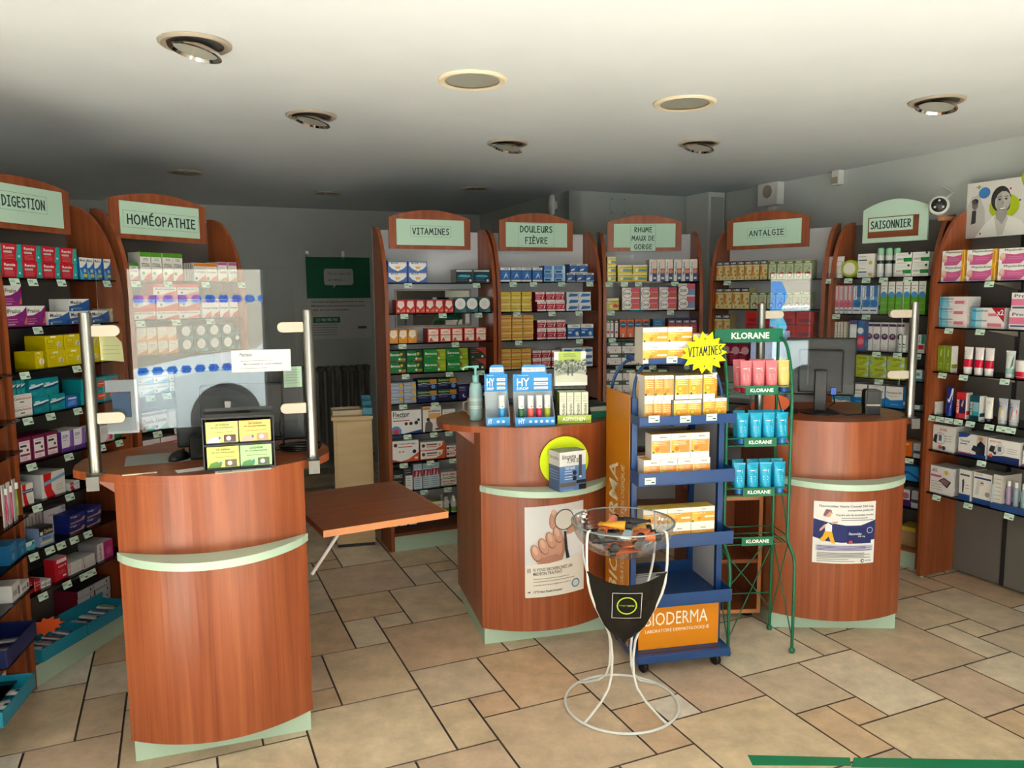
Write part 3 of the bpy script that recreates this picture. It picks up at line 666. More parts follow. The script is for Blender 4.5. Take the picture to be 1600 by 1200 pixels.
A('ipra', 'reflux_box', 'purple and white reflux tablet box', '#8b1d77', '#7a1868', WH, [('p', [(0, .5), (.4, .54), (.8, .74), (1, .98), (1, 1), (0, 1)], WH), ('t', 'IPraalox', .08, .66, .72, .86, '#20222c'), ('l', .08, .22, .55, 2, .34, '#e9c9e2'), ('r', .08, .08, .4, .13, '#dcb3d4'), ('d', .74, .34, .09, '#5f3aa0'), ('p', [(.82, .1), (.98, .1), (.98, .5), (.88, .3)], '#d86a52')])
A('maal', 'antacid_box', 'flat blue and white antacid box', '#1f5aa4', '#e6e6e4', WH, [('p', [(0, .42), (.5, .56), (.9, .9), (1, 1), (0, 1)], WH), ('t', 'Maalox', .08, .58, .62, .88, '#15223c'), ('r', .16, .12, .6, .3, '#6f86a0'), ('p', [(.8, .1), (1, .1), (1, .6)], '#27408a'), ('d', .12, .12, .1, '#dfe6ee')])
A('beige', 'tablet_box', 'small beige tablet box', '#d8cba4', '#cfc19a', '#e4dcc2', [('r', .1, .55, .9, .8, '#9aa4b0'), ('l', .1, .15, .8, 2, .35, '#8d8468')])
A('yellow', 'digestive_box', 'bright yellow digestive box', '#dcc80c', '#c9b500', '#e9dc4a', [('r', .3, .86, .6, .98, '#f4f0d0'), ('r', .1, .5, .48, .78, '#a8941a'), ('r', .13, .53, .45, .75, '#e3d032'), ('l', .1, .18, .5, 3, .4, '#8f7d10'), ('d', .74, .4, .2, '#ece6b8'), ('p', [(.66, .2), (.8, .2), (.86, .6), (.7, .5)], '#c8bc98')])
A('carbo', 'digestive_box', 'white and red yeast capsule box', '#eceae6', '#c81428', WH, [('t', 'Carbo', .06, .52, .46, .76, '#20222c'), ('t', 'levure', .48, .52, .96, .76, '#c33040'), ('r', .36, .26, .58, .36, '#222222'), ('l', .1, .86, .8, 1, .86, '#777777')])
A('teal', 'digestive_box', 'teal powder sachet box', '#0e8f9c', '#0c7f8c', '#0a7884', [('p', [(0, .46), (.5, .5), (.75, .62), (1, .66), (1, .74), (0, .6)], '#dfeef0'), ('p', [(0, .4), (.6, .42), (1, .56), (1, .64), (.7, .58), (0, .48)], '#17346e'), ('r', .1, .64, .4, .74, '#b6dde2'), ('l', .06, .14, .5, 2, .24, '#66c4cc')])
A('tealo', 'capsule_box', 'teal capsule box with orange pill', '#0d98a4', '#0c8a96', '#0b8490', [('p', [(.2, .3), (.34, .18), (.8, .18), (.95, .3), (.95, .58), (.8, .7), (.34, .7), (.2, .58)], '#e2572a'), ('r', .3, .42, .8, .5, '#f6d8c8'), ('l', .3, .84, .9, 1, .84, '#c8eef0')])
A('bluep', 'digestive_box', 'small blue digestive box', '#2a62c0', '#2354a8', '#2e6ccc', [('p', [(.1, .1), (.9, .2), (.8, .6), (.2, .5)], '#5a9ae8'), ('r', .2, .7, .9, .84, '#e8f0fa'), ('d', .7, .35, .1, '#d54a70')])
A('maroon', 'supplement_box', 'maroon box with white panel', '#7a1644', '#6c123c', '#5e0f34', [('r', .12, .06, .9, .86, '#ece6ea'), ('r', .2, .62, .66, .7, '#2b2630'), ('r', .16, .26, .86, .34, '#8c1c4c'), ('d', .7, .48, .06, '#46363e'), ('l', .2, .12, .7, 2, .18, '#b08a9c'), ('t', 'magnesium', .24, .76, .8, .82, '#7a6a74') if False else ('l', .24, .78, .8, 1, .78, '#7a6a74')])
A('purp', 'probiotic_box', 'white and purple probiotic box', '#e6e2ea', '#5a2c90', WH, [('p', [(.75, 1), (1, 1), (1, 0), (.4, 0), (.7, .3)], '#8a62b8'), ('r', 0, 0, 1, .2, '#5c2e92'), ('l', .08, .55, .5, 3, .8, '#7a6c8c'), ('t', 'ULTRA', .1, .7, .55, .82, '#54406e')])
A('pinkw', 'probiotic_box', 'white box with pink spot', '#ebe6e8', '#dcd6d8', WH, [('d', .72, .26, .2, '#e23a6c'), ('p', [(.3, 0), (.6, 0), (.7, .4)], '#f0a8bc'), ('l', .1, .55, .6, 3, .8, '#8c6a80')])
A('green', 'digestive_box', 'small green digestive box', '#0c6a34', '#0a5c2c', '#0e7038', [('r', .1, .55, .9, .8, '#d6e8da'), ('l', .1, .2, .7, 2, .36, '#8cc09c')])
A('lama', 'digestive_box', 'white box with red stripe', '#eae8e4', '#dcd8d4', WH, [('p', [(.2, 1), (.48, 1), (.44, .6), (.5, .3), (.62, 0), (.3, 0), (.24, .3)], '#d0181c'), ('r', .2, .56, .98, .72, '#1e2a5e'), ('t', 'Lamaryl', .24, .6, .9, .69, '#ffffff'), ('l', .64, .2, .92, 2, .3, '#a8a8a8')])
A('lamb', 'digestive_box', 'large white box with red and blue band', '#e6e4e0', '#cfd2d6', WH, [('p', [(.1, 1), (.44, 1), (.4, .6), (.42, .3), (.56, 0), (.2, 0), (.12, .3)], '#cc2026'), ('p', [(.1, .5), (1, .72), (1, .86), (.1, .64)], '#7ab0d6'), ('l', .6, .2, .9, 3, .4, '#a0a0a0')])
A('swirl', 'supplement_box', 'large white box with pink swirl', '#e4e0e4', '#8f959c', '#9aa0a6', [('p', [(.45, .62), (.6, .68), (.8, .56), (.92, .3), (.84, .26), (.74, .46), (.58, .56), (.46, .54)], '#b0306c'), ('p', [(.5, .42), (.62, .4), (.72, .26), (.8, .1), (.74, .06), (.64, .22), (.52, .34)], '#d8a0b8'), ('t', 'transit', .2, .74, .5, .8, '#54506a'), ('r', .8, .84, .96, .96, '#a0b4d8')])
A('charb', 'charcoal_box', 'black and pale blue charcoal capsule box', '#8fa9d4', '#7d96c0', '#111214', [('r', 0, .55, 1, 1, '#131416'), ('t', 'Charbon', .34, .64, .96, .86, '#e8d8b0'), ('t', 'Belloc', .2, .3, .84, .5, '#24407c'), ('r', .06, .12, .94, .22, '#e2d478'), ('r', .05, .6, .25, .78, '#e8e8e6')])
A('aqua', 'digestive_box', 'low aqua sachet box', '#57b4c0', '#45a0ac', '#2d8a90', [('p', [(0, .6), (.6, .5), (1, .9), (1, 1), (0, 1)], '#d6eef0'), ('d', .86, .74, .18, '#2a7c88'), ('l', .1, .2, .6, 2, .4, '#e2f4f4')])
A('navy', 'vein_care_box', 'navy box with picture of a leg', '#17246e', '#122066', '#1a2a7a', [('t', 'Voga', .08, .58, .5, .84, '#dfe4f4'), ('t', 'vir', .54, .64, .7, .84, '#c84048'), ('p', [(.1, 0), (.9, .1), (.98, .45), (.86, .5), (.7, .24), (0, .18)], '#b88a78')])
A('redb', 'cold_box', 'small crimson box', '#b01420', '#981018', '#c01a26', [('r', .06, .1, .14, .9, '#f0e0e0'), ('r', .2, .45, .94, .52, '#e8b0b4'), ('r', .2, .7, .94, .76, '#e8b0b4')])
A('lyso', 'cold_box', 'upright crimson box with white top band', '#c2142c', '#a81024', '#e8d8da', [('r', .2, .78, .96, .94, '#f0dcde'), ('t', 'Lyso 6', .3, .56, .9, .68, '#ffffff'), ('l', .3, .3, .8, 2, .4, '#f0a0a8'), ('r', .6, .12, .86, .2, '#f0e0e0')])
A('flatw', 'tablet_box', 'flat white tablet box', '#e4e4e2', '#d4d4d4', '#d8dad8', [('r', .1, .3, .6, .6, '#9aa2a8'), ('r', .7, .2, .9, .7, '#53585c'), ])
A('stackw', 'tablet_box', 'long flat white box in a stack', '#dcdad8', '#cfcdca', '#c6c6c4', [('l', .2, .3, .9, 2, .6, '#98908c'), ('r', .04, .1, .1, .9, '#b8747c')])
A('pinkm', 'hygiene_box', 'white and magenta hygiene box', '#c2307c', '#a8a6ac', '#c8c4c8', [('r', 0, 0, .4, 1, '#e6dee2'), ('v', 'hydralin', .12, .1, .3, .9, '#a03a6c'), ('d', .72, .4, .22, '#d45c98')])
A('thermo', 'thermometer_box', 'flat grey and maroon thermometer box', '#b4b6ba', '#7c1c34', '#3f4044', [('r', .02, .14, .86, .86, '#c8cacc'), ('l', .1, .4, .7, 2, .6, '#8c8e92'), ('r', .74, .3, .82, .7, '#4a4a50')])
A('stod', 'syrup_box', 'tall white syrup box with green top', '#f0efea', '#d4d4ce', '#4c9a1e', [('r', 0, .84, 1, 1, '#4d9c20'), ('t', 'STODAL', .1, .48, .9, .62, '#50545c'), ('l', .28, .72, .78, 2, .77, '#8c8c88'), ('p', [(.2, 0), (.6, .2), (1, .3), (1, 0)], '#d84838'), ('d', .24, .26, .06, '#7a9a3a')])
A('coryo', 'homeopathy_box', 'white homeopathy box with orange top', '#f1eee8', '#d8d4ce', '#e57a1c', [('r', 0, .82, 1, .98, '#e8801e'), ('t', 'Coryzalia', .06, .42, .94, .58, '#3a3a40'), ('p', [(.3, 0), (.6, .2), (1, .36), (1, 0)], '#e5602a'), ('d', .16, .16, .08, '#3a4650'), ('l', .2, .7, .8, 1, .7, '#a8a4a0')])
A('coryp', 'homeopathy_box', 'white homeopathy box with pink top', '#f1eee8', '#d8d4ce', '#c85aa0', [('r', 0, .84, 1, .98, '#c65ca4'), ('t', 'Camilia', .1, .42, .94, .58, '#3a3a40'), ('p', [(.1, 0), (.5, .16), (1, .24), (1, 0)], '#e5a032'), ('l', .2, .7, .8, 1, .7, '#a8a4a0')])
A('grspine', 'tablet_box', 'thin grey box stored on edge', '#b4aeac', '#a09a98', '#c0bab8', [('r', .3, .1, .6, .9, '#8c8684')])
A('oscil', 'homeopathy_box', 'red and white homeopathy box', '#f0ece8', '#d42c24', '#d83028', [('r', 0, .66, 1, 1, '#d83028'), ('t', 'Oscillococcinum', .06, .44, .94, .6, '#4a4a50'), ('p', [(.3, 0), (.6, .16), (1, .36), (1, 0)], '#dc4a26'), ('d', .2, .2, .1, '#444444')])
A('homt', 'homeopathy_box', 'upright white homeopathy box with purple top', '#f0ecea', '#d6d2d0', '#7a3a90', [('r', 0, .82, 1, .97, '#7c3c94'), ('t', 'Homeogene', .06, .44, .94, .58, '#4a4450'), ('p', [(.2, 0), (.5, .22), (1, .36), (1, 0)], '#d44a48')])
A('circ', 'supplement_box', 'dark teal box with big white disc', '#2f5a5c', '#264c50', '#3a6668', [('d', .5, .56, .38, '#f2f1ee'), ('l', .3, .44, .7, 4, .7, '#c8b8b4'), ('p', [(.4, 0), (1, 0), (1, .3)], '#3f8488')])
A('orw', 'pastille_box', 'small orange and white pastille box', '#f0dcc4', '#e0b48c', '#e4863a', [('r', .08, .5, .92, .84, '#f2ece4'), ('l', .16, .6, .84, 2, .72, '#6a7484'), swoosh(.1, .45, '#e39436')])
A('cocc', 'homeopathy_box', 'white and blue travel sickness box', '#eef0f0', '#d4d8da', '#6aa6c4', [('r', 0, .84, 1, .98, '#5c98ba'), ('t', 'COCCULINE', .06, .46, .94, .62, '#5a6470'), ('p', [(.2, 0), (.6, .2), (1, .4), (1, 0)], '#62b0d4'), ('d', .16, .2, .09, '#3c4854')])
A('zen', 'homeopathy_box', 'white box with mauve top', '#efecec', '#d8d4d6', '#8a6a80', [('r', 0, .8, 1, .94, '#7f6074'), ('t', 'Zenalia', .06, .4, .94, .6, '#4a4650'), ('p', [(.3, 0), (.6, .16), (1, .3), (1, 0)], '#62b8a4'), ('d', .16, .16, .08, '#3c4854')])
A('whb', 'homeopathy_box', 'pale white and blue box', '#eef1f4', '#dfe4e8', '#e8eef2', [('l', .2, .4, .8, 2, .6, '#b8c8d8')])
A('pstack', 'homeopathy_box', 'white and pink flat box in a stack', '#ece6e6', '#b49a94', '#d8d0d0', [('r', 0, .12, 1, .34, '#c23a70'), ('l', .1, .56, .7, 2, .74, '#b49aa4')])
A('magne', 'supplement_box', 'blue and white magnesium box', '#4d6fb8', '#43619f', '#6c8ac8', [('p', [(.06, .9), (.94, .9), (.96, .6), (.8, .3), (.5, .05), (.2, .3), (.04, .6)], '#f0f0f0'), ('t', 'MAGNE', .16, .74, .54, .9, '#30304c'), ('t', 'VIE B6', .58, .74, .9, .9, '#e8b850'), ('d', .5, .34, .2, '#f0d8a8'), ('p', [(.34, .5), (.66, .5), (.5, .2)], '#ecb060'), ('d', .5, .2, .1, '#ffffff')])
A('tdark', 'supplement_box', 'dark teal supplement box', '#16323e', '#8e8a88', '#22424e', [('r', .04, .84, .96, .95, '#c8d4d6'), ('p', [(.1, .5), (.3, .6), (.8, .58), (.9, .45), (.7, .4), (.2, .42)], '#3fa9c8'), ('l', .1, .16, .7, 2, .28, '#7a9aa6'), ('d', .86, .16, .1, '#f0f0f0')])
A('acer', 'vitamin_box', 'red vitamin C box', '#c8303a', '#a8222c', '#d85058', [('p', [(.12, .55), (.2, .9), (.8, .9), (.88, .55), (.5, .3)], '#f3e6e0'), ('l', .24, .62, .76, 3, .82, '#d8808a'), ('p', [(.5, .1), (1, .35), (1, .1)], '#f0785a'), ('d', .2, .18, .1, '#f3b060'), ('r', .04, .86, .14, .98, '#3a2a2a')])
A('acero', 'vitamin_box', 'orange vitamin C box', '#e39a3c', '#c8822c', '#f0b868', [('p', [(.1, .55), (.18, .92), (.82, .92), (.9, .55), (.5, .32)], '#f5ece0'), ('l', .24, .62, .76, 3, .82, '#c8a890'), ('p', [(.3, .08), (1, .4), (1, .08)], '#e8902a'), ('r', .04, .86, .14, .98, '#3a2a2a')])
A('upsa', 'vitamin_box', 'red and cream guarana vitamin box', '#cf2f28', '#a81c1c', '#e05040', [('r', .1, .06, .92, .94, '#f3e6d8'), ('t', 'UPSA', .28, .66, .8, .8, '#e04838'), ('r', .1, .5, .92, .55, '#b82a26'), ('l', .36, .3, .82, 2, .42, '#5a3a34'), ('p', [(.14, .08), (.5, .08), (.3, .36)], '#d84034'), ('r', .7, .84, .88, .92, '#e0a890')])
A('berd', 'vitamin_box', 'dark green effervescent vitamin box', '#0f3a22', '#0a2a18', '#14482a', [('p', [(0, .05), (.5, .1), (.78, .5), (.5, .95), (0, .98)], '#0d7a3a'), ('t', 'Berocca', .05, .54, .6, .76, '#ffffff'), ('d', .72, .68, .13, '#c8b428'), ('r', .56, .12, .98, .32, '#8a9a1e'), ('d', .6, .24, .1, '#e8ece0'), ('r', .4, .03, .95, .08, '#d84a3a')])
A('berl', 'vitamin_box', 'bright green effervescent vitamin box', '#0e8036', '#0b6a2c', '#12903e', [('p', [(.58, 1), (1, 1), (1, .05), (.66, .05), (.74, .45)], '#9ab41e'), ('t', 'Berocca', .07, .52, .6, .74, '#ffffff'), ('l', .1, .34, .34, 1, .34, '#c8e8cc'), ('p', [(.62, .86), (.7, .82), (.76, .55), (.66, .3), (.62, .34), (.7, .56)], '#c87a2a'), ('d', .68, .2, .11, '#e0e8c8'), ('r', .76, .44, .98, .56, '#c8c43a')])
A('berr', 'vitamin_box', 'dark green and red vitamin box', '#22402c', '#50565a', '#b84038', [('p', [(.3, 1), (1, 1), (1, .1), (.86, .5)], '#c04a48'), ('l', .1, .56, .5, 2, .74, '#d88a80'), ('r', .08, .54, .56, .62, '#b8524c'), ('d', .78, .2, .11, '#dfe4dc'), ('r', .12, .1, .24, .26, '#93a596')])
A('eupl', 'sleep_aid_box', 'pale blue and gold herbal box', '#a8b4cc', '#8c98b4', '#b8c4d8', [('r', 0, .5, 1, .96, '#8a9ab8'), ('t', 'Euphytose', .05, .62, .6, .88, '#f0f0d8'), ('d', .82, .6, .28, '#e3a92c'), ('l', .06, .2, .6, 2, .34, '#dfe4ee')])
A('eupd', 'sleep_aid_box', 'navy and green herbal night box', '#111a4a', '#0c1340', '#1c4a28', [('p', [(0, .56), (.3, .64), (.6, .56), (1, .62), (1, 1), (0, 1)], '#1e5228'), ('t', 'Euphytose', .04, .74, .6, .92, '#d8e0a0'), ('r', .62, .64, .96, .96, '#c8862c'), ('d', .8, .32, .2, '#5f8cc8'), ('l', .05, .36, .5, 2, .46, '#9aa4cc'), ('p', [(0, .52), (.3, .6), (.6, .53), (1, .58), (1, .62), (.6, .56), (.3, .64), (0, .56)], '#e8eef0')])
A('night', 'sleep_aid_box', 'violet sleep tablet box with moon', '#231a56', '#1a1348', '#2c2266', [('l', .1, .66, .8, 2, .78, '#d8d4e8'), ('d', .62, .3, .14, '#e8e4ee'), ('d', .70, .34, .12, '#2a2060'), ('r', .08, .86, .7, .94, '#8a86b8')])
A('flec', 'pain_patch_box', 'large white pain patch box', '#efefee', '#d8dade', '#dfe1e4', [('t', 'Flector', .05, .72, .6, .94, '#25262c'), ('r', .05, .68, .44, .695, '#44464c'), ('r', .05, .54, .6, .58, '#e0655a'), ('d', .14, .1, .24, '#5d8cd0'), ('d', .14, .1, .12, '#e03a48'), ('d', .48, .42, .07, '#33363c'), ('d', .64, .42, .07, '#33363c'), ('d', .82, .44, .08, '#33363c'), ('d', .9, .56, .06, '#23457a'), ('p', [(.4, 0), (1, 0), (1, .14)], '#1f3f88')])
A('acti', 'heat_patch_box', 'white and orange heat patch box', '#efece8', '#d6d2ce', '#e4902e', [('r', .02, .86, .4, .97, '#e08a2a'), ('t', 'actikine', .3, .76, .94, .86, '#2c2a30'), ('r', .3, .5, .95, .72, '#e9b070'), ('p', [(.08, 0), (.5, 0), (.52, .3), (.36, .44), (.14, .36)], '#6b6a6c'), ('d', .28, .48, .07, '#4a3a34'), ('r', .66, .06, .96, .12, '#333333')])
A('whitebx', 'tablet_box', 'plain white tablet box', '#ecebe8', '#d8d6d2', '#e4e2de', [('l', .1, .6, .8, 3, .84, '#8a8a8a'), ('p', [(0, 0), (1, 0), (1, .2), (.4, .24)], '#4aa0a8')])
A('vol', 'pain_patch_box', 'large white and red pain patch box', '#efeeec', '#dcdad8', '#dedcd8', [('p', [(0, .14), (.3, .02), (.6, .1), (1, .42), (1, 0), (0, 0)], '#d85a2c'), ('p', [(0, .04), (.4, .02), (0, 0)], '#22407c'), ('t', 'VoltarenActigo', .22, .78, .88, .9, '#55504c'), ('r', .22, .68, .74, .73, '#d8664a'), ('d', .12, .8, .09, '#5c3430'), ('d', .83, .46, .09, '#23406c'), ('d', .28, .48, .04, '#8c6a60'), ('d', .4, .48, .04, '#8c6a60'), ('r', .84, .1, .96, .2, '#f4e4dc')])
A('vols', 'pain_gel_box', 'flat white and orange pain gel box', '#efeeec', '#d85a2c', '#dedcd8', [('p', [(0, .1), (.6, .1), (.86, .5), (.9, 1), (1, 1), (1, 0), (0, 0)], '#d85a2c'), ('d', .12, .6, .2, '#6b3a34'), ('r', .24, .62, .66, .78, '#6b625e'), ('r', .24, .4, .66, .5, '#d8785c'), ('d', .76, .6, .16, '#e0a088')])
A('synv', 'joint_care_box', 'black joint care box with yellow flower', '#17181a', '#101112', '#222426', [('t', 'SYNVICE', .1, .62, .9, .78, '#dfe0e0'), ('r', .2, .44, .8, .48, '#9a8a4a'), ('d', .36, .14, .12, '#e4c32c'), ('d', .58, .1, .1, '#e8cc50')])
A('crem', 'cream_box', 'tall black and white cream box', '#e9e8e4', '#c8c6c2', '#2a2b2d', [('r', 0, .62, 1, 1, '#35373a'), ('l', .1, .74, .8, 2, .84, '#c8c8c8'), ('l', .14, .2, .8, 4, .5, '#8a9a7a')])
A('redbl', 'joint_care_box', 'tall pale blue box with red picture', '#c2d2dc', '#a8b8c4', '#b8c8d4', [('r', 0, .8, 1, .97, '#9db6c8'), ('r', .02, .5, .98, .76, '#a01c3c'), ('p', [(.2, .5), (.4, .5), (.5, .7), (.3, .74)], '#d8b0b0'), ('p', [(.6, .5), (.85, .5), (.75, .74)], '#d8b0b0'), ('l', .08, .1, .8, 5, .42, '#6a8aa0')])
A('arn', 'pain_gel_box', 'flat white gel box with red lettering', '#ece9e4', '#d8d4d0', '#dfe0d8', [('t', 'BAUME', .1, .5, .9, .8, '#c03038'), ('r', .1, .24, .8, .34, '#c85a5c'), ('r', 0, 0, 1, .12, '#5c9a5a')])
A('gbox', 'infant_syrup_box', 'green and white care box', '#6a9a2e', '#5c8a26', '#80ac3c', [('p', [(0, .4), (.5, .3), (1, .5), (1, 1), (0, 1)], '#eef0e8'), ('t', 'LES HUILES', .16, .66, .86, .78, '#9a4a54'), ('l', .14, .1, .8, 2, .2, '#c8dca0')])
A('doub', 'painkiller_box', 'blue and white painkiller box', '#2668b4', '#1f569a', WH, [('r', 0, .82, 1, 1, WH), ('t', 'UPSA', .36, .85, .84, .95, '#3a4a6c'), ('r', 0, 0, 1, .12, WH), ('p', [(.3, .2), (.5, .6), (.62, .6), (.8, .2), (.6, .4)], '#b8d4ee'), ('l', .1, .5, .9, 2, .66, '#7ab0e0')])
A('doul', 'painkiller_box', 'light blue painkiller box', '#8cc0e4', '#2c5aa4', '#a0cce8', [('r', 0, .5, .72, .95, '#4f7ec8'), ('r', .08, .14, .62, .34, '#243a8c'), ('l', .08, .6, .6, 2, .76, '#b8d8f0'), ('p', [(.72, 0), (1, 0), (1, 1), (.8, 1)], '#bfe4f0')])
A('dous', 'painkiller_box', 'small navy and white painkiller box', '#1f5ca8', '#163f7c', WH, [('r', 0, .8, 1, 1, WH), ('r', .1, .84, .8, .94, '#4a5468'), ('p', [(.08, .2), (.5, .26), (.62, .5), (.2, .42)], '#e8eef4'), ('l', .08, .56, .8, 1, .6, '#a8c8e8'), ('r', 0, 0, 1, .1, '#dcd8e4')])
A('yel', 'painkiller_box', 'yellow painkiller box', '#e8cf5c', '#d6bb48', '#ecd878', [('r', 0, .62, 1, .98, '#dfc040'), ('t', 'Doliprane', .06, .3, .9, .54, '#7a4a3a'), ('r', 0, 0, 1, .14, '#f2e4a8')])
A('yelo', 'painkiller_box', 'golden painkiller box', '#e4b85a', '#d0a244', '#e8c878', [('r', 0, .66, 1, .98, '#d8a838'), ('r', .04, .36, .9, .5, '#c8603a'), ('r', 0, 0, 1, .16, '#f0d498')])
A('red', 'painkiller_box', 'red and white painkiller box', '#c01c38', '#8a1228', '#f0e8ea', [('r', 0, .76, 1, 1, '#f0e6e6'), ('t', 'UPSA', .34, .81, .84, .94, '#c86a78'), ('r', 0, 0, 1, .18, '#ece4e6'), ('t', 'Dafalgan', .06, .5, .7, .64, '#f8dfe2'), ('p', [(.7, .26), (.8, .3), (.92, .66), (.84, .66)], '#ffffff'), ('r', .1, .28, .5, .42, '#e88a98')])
A('bw', 'painkiller_box', 'flat white and blue tablet box', '#e4e8ee', '#b4c0d0', WH, [('p', [(.1, .2), (.9, .3), (.98, .7), (.3, .75)], '#2f74b8'), ('d', .1, .34, .16, '#dfe8f2'), ('l', .1, .82, .7, 1, .84, '#8a96a8')])
A('blub', 'painkiller_box', 'large blue and white painkiller box', '#1b66b2', '#154f8c', WH, [('r', 0, .74, 1, 1, WH), ('t', 'UPSA', .36, .8, .84, .92, '#5a6478'), ('r', 0, 0, 1, .12, '#e0e6ec'), ('t', 'Dafalgan', .06, .56, .56, .68, '#e2f0fa'), ('d', .74, .36, .12, '#e0eef8'), ('r', .06, .36, .32, .5, '#d4e8f4'), ('p', [(.6, .2), (.9, .2), (.84, .3)], '#bcdcf0')])
A('lysy', 'lozenge_box', 'yellow and blue throat lozenge box', '#e4cc1e', '#cdb60c', '#ecd850', [('p', [(0, .6), (.3, .6), (1, .86), (1, 1), (0, 1)], '#f0e6b0'), ('t', 'Lysopaine', .04, .62, .94, .86, '#1f2c3a'), ('p', [(.3, .24), (1, .16), (1, .5), (.4, .5)], '#6f9aa8'), ('d', .26, .36, .2, '#f0ecc8')])
A('lysr', 'lozenge_box', 'yellow and red throat lozenge box', '#dfc61c', '#cbb40c', '#ecd850', [('p', [(0, .6), (.3, .6), (1, .86), (1, 1), (0, 1)], '#f0e6b0'), ('t', 'Lysopaine', .04, .64, .94, .86, '#1f2c3a'), ('p', [(.4, .3), (.9, .2), (1, .4), (.7, .56)], '#c8303a'), ('d', .36, .3, .16, '#f0ecc8')])
A('maxi', 'syrup_box', 'tall white, orange and navy syrup box', '#efebe8', '#dcd4d0', WH, [('r', .42, 0, .98, .6, '#28407c'), ('r', .42, .58, .98, .96, '#ecd4c4'), ('d', .7, .46, .1, '#e8824a'), ('v', 'Maxilase', .12, .3, .34, .88, '#2c4468'), ('r', .54, .1, .9, .2, '#dfe4ee')])
A('drill', 'lozenge_box', 'pink and white throat lozenge box', '#d8546c', '#b8b0a8', '#f0e4e4', [('r', 0, 0, .5, 1, '#f2eeec'), ('d', .3, .46, .42, '#a82a3c'), ('d', .3, .46, .38, '#f4f2f0'), ('t', 'Drill', .12, .36, .47, .58, '#22242a'), ('r', .54, .16, 1, .42, '#dc6038'), ('r', .5, 0, 1, .1, '#f2e4e4'), ('r', .56, .56, .94, .62, '#e8a0ac')])
A('drilb', 'lozenge_box', 'blue, pink and white throat lozenge box', '#7a9acc', '#b8b0a8', '#d05468', [('r', 0, 0, .5, 1, '#f2eeec'), ('r', .5, .6, 1, 1, '#d45a74'), ('d', .3, .46, .42, '#a82a3c'), ('d', .3, .46, .38, '#f4f2f0'), ('t', 'Drill', .12, .36, .47, .58, '#22242a'), ('r', .5, 0, 1, .12, '#f2e4e4')])
A('wtube', 'cough_syrup_box', 'slim white syrup box with dark green top', '#ece4e4', '#d4cccc', '#2c4a30', [('r', 0, .84, 1, 1, '#28482e'), ('r', .2, .88, .8, .95, '#d4dcd4'), ('d', .5, .3, .07, '#b04a54'), ('l', .2, .5, .8, 2, .62, '#a89a9c')])
A('orb', 'cough_syrup_box', 'orange syrup box with blue globe', '#e0602a', '#b84a1c', '#e87840', [('d', .5, .72, .2, '#284a74'), ('r', .14, .69, .86, .75, '#7ab4dc'), ('l', .1, .2, .8, 3, .42, '#f4c0a0'), ('r', .4, .0, .6, .2, '#f2ded0')])
A('bluc', 'nasal_spray_box', 'small blue nasal spray box', '#2074ac', '#185c8c', '#2c84bc', [('l', .2, .7, .8, 2, .84, '#b8dcf0'), ('d', .5, .3, .18, '#58aad8')])
A('navp', 'cough_syrup_box', 'crimson syrup box with navy top', '#c24458', '#8c2438', '#1a1e48', [('r', 0, .72, 1, 1, '#1c2050'), ('t', 'HUMEX', .1, .76, .9, .88, '#ffffff'), ('l', .1, .3, .9, 3, .56, '#f0c4cc')])
A('gw', 'herbal_tea_box', 'white box with dark green lid band', '#ebe6e6', '#d4cecc', '#2a4a2a', [('r', 0, .62, 1, 1, '#2c4c2e'), ('p', [(.22, .72), (.3, .68), (.7, .68), (.78, .72), (.78, .84), (.7, .88), (.3, .88), (.22, .84)], '#e0e4dc'), ('l', .24, .4, .76, 1, .42, '#c04a54'), ('d', .1, .1, .06, '#c8303a'), ('d', .6, .24, .05, '#70303a')])
A('gwg', 'tablet_box', 'grey and white box with dark lid band', '#cfcac8', '#b4b0ae', '#3a3c3c', [('r', 0, .66, 1, .9, '#3c403e'), ('r', .25, .72, .75, .84, '#d8d8d4'), ('l', .2, .3, .8, 2, .5, '#8c8886')])
A('humex', 'honey_lozenge_box', 'beige honey lozenge box with navy top', '#dcc890', '#c8b47c', '#15193c', [('r', 0, .8, 1, 1, '#15193e'), ('t', 'HUMEX', .12, .84, .9, .95, '#ffffff'), ('p', [(0, .3), (.2, .36), (.34, .6), (.2, .74), (0, .7)], '#c87830'), ('d', .22, .3, .09, '#d89040'), ('d', .76, .46, .06, '#8a9a5a'), ('p', [(.7, .18), (.9, .24), (.96, .34), (.82, .3)], '#2a2420'), ('l', .2, .68, .9, 1, .7, '#8a7a4c'), ('d', .4, .1, .06, '#a8a050')])
A('plant', 'herbal_syrup_box', 'pale green herbal syrup box', '#bcc8a4', '#a4b08c', '#5a7a3a', [('r', 0, .84, 1, .97, '#4c7434'), ('r', .2, .87, .8, .94, '#e8d8b0'), ('p', [(.2, .3), (.26, .12), (.6, .06), (.9, .2), (.66, .14), (.4, .2), (.32, .36), (.8, .6), (.76, .64)], '#4a5430'), ('d', .6, .3, .1, '#b03038'), ('d', .74, .24, .07, '#c85058'), ('d', .5, .2, .09, '#e0d0a8'), ('l', .12, .66, .8, 1, .7, '#6c7a54')])
A('redst', 'cold_box', 'red cold remedy box', '#c8281c', '#a81c14', '#d83828', [('p', [(.1, .3), (.5, .2), (.9, .3), (.8, .5), (.2, .5)], '#8c1c3a'), ('l', .1, .7, .9, 2, .84, '#3a2450'), ('r', 0, 0, 1, .06, '#2c2a60')])
A('crim', 'cold_box', 'dark crimson cold remedy box', '#a0123c', '#840e30', '#b41c48', [('d', .74, .7, .2, '#d8a8b8'), ('l', .08, .2, .8, 3, .42, '#d8849c'), ('r', .1, .56, .5, .64, '#e8c0cc')])
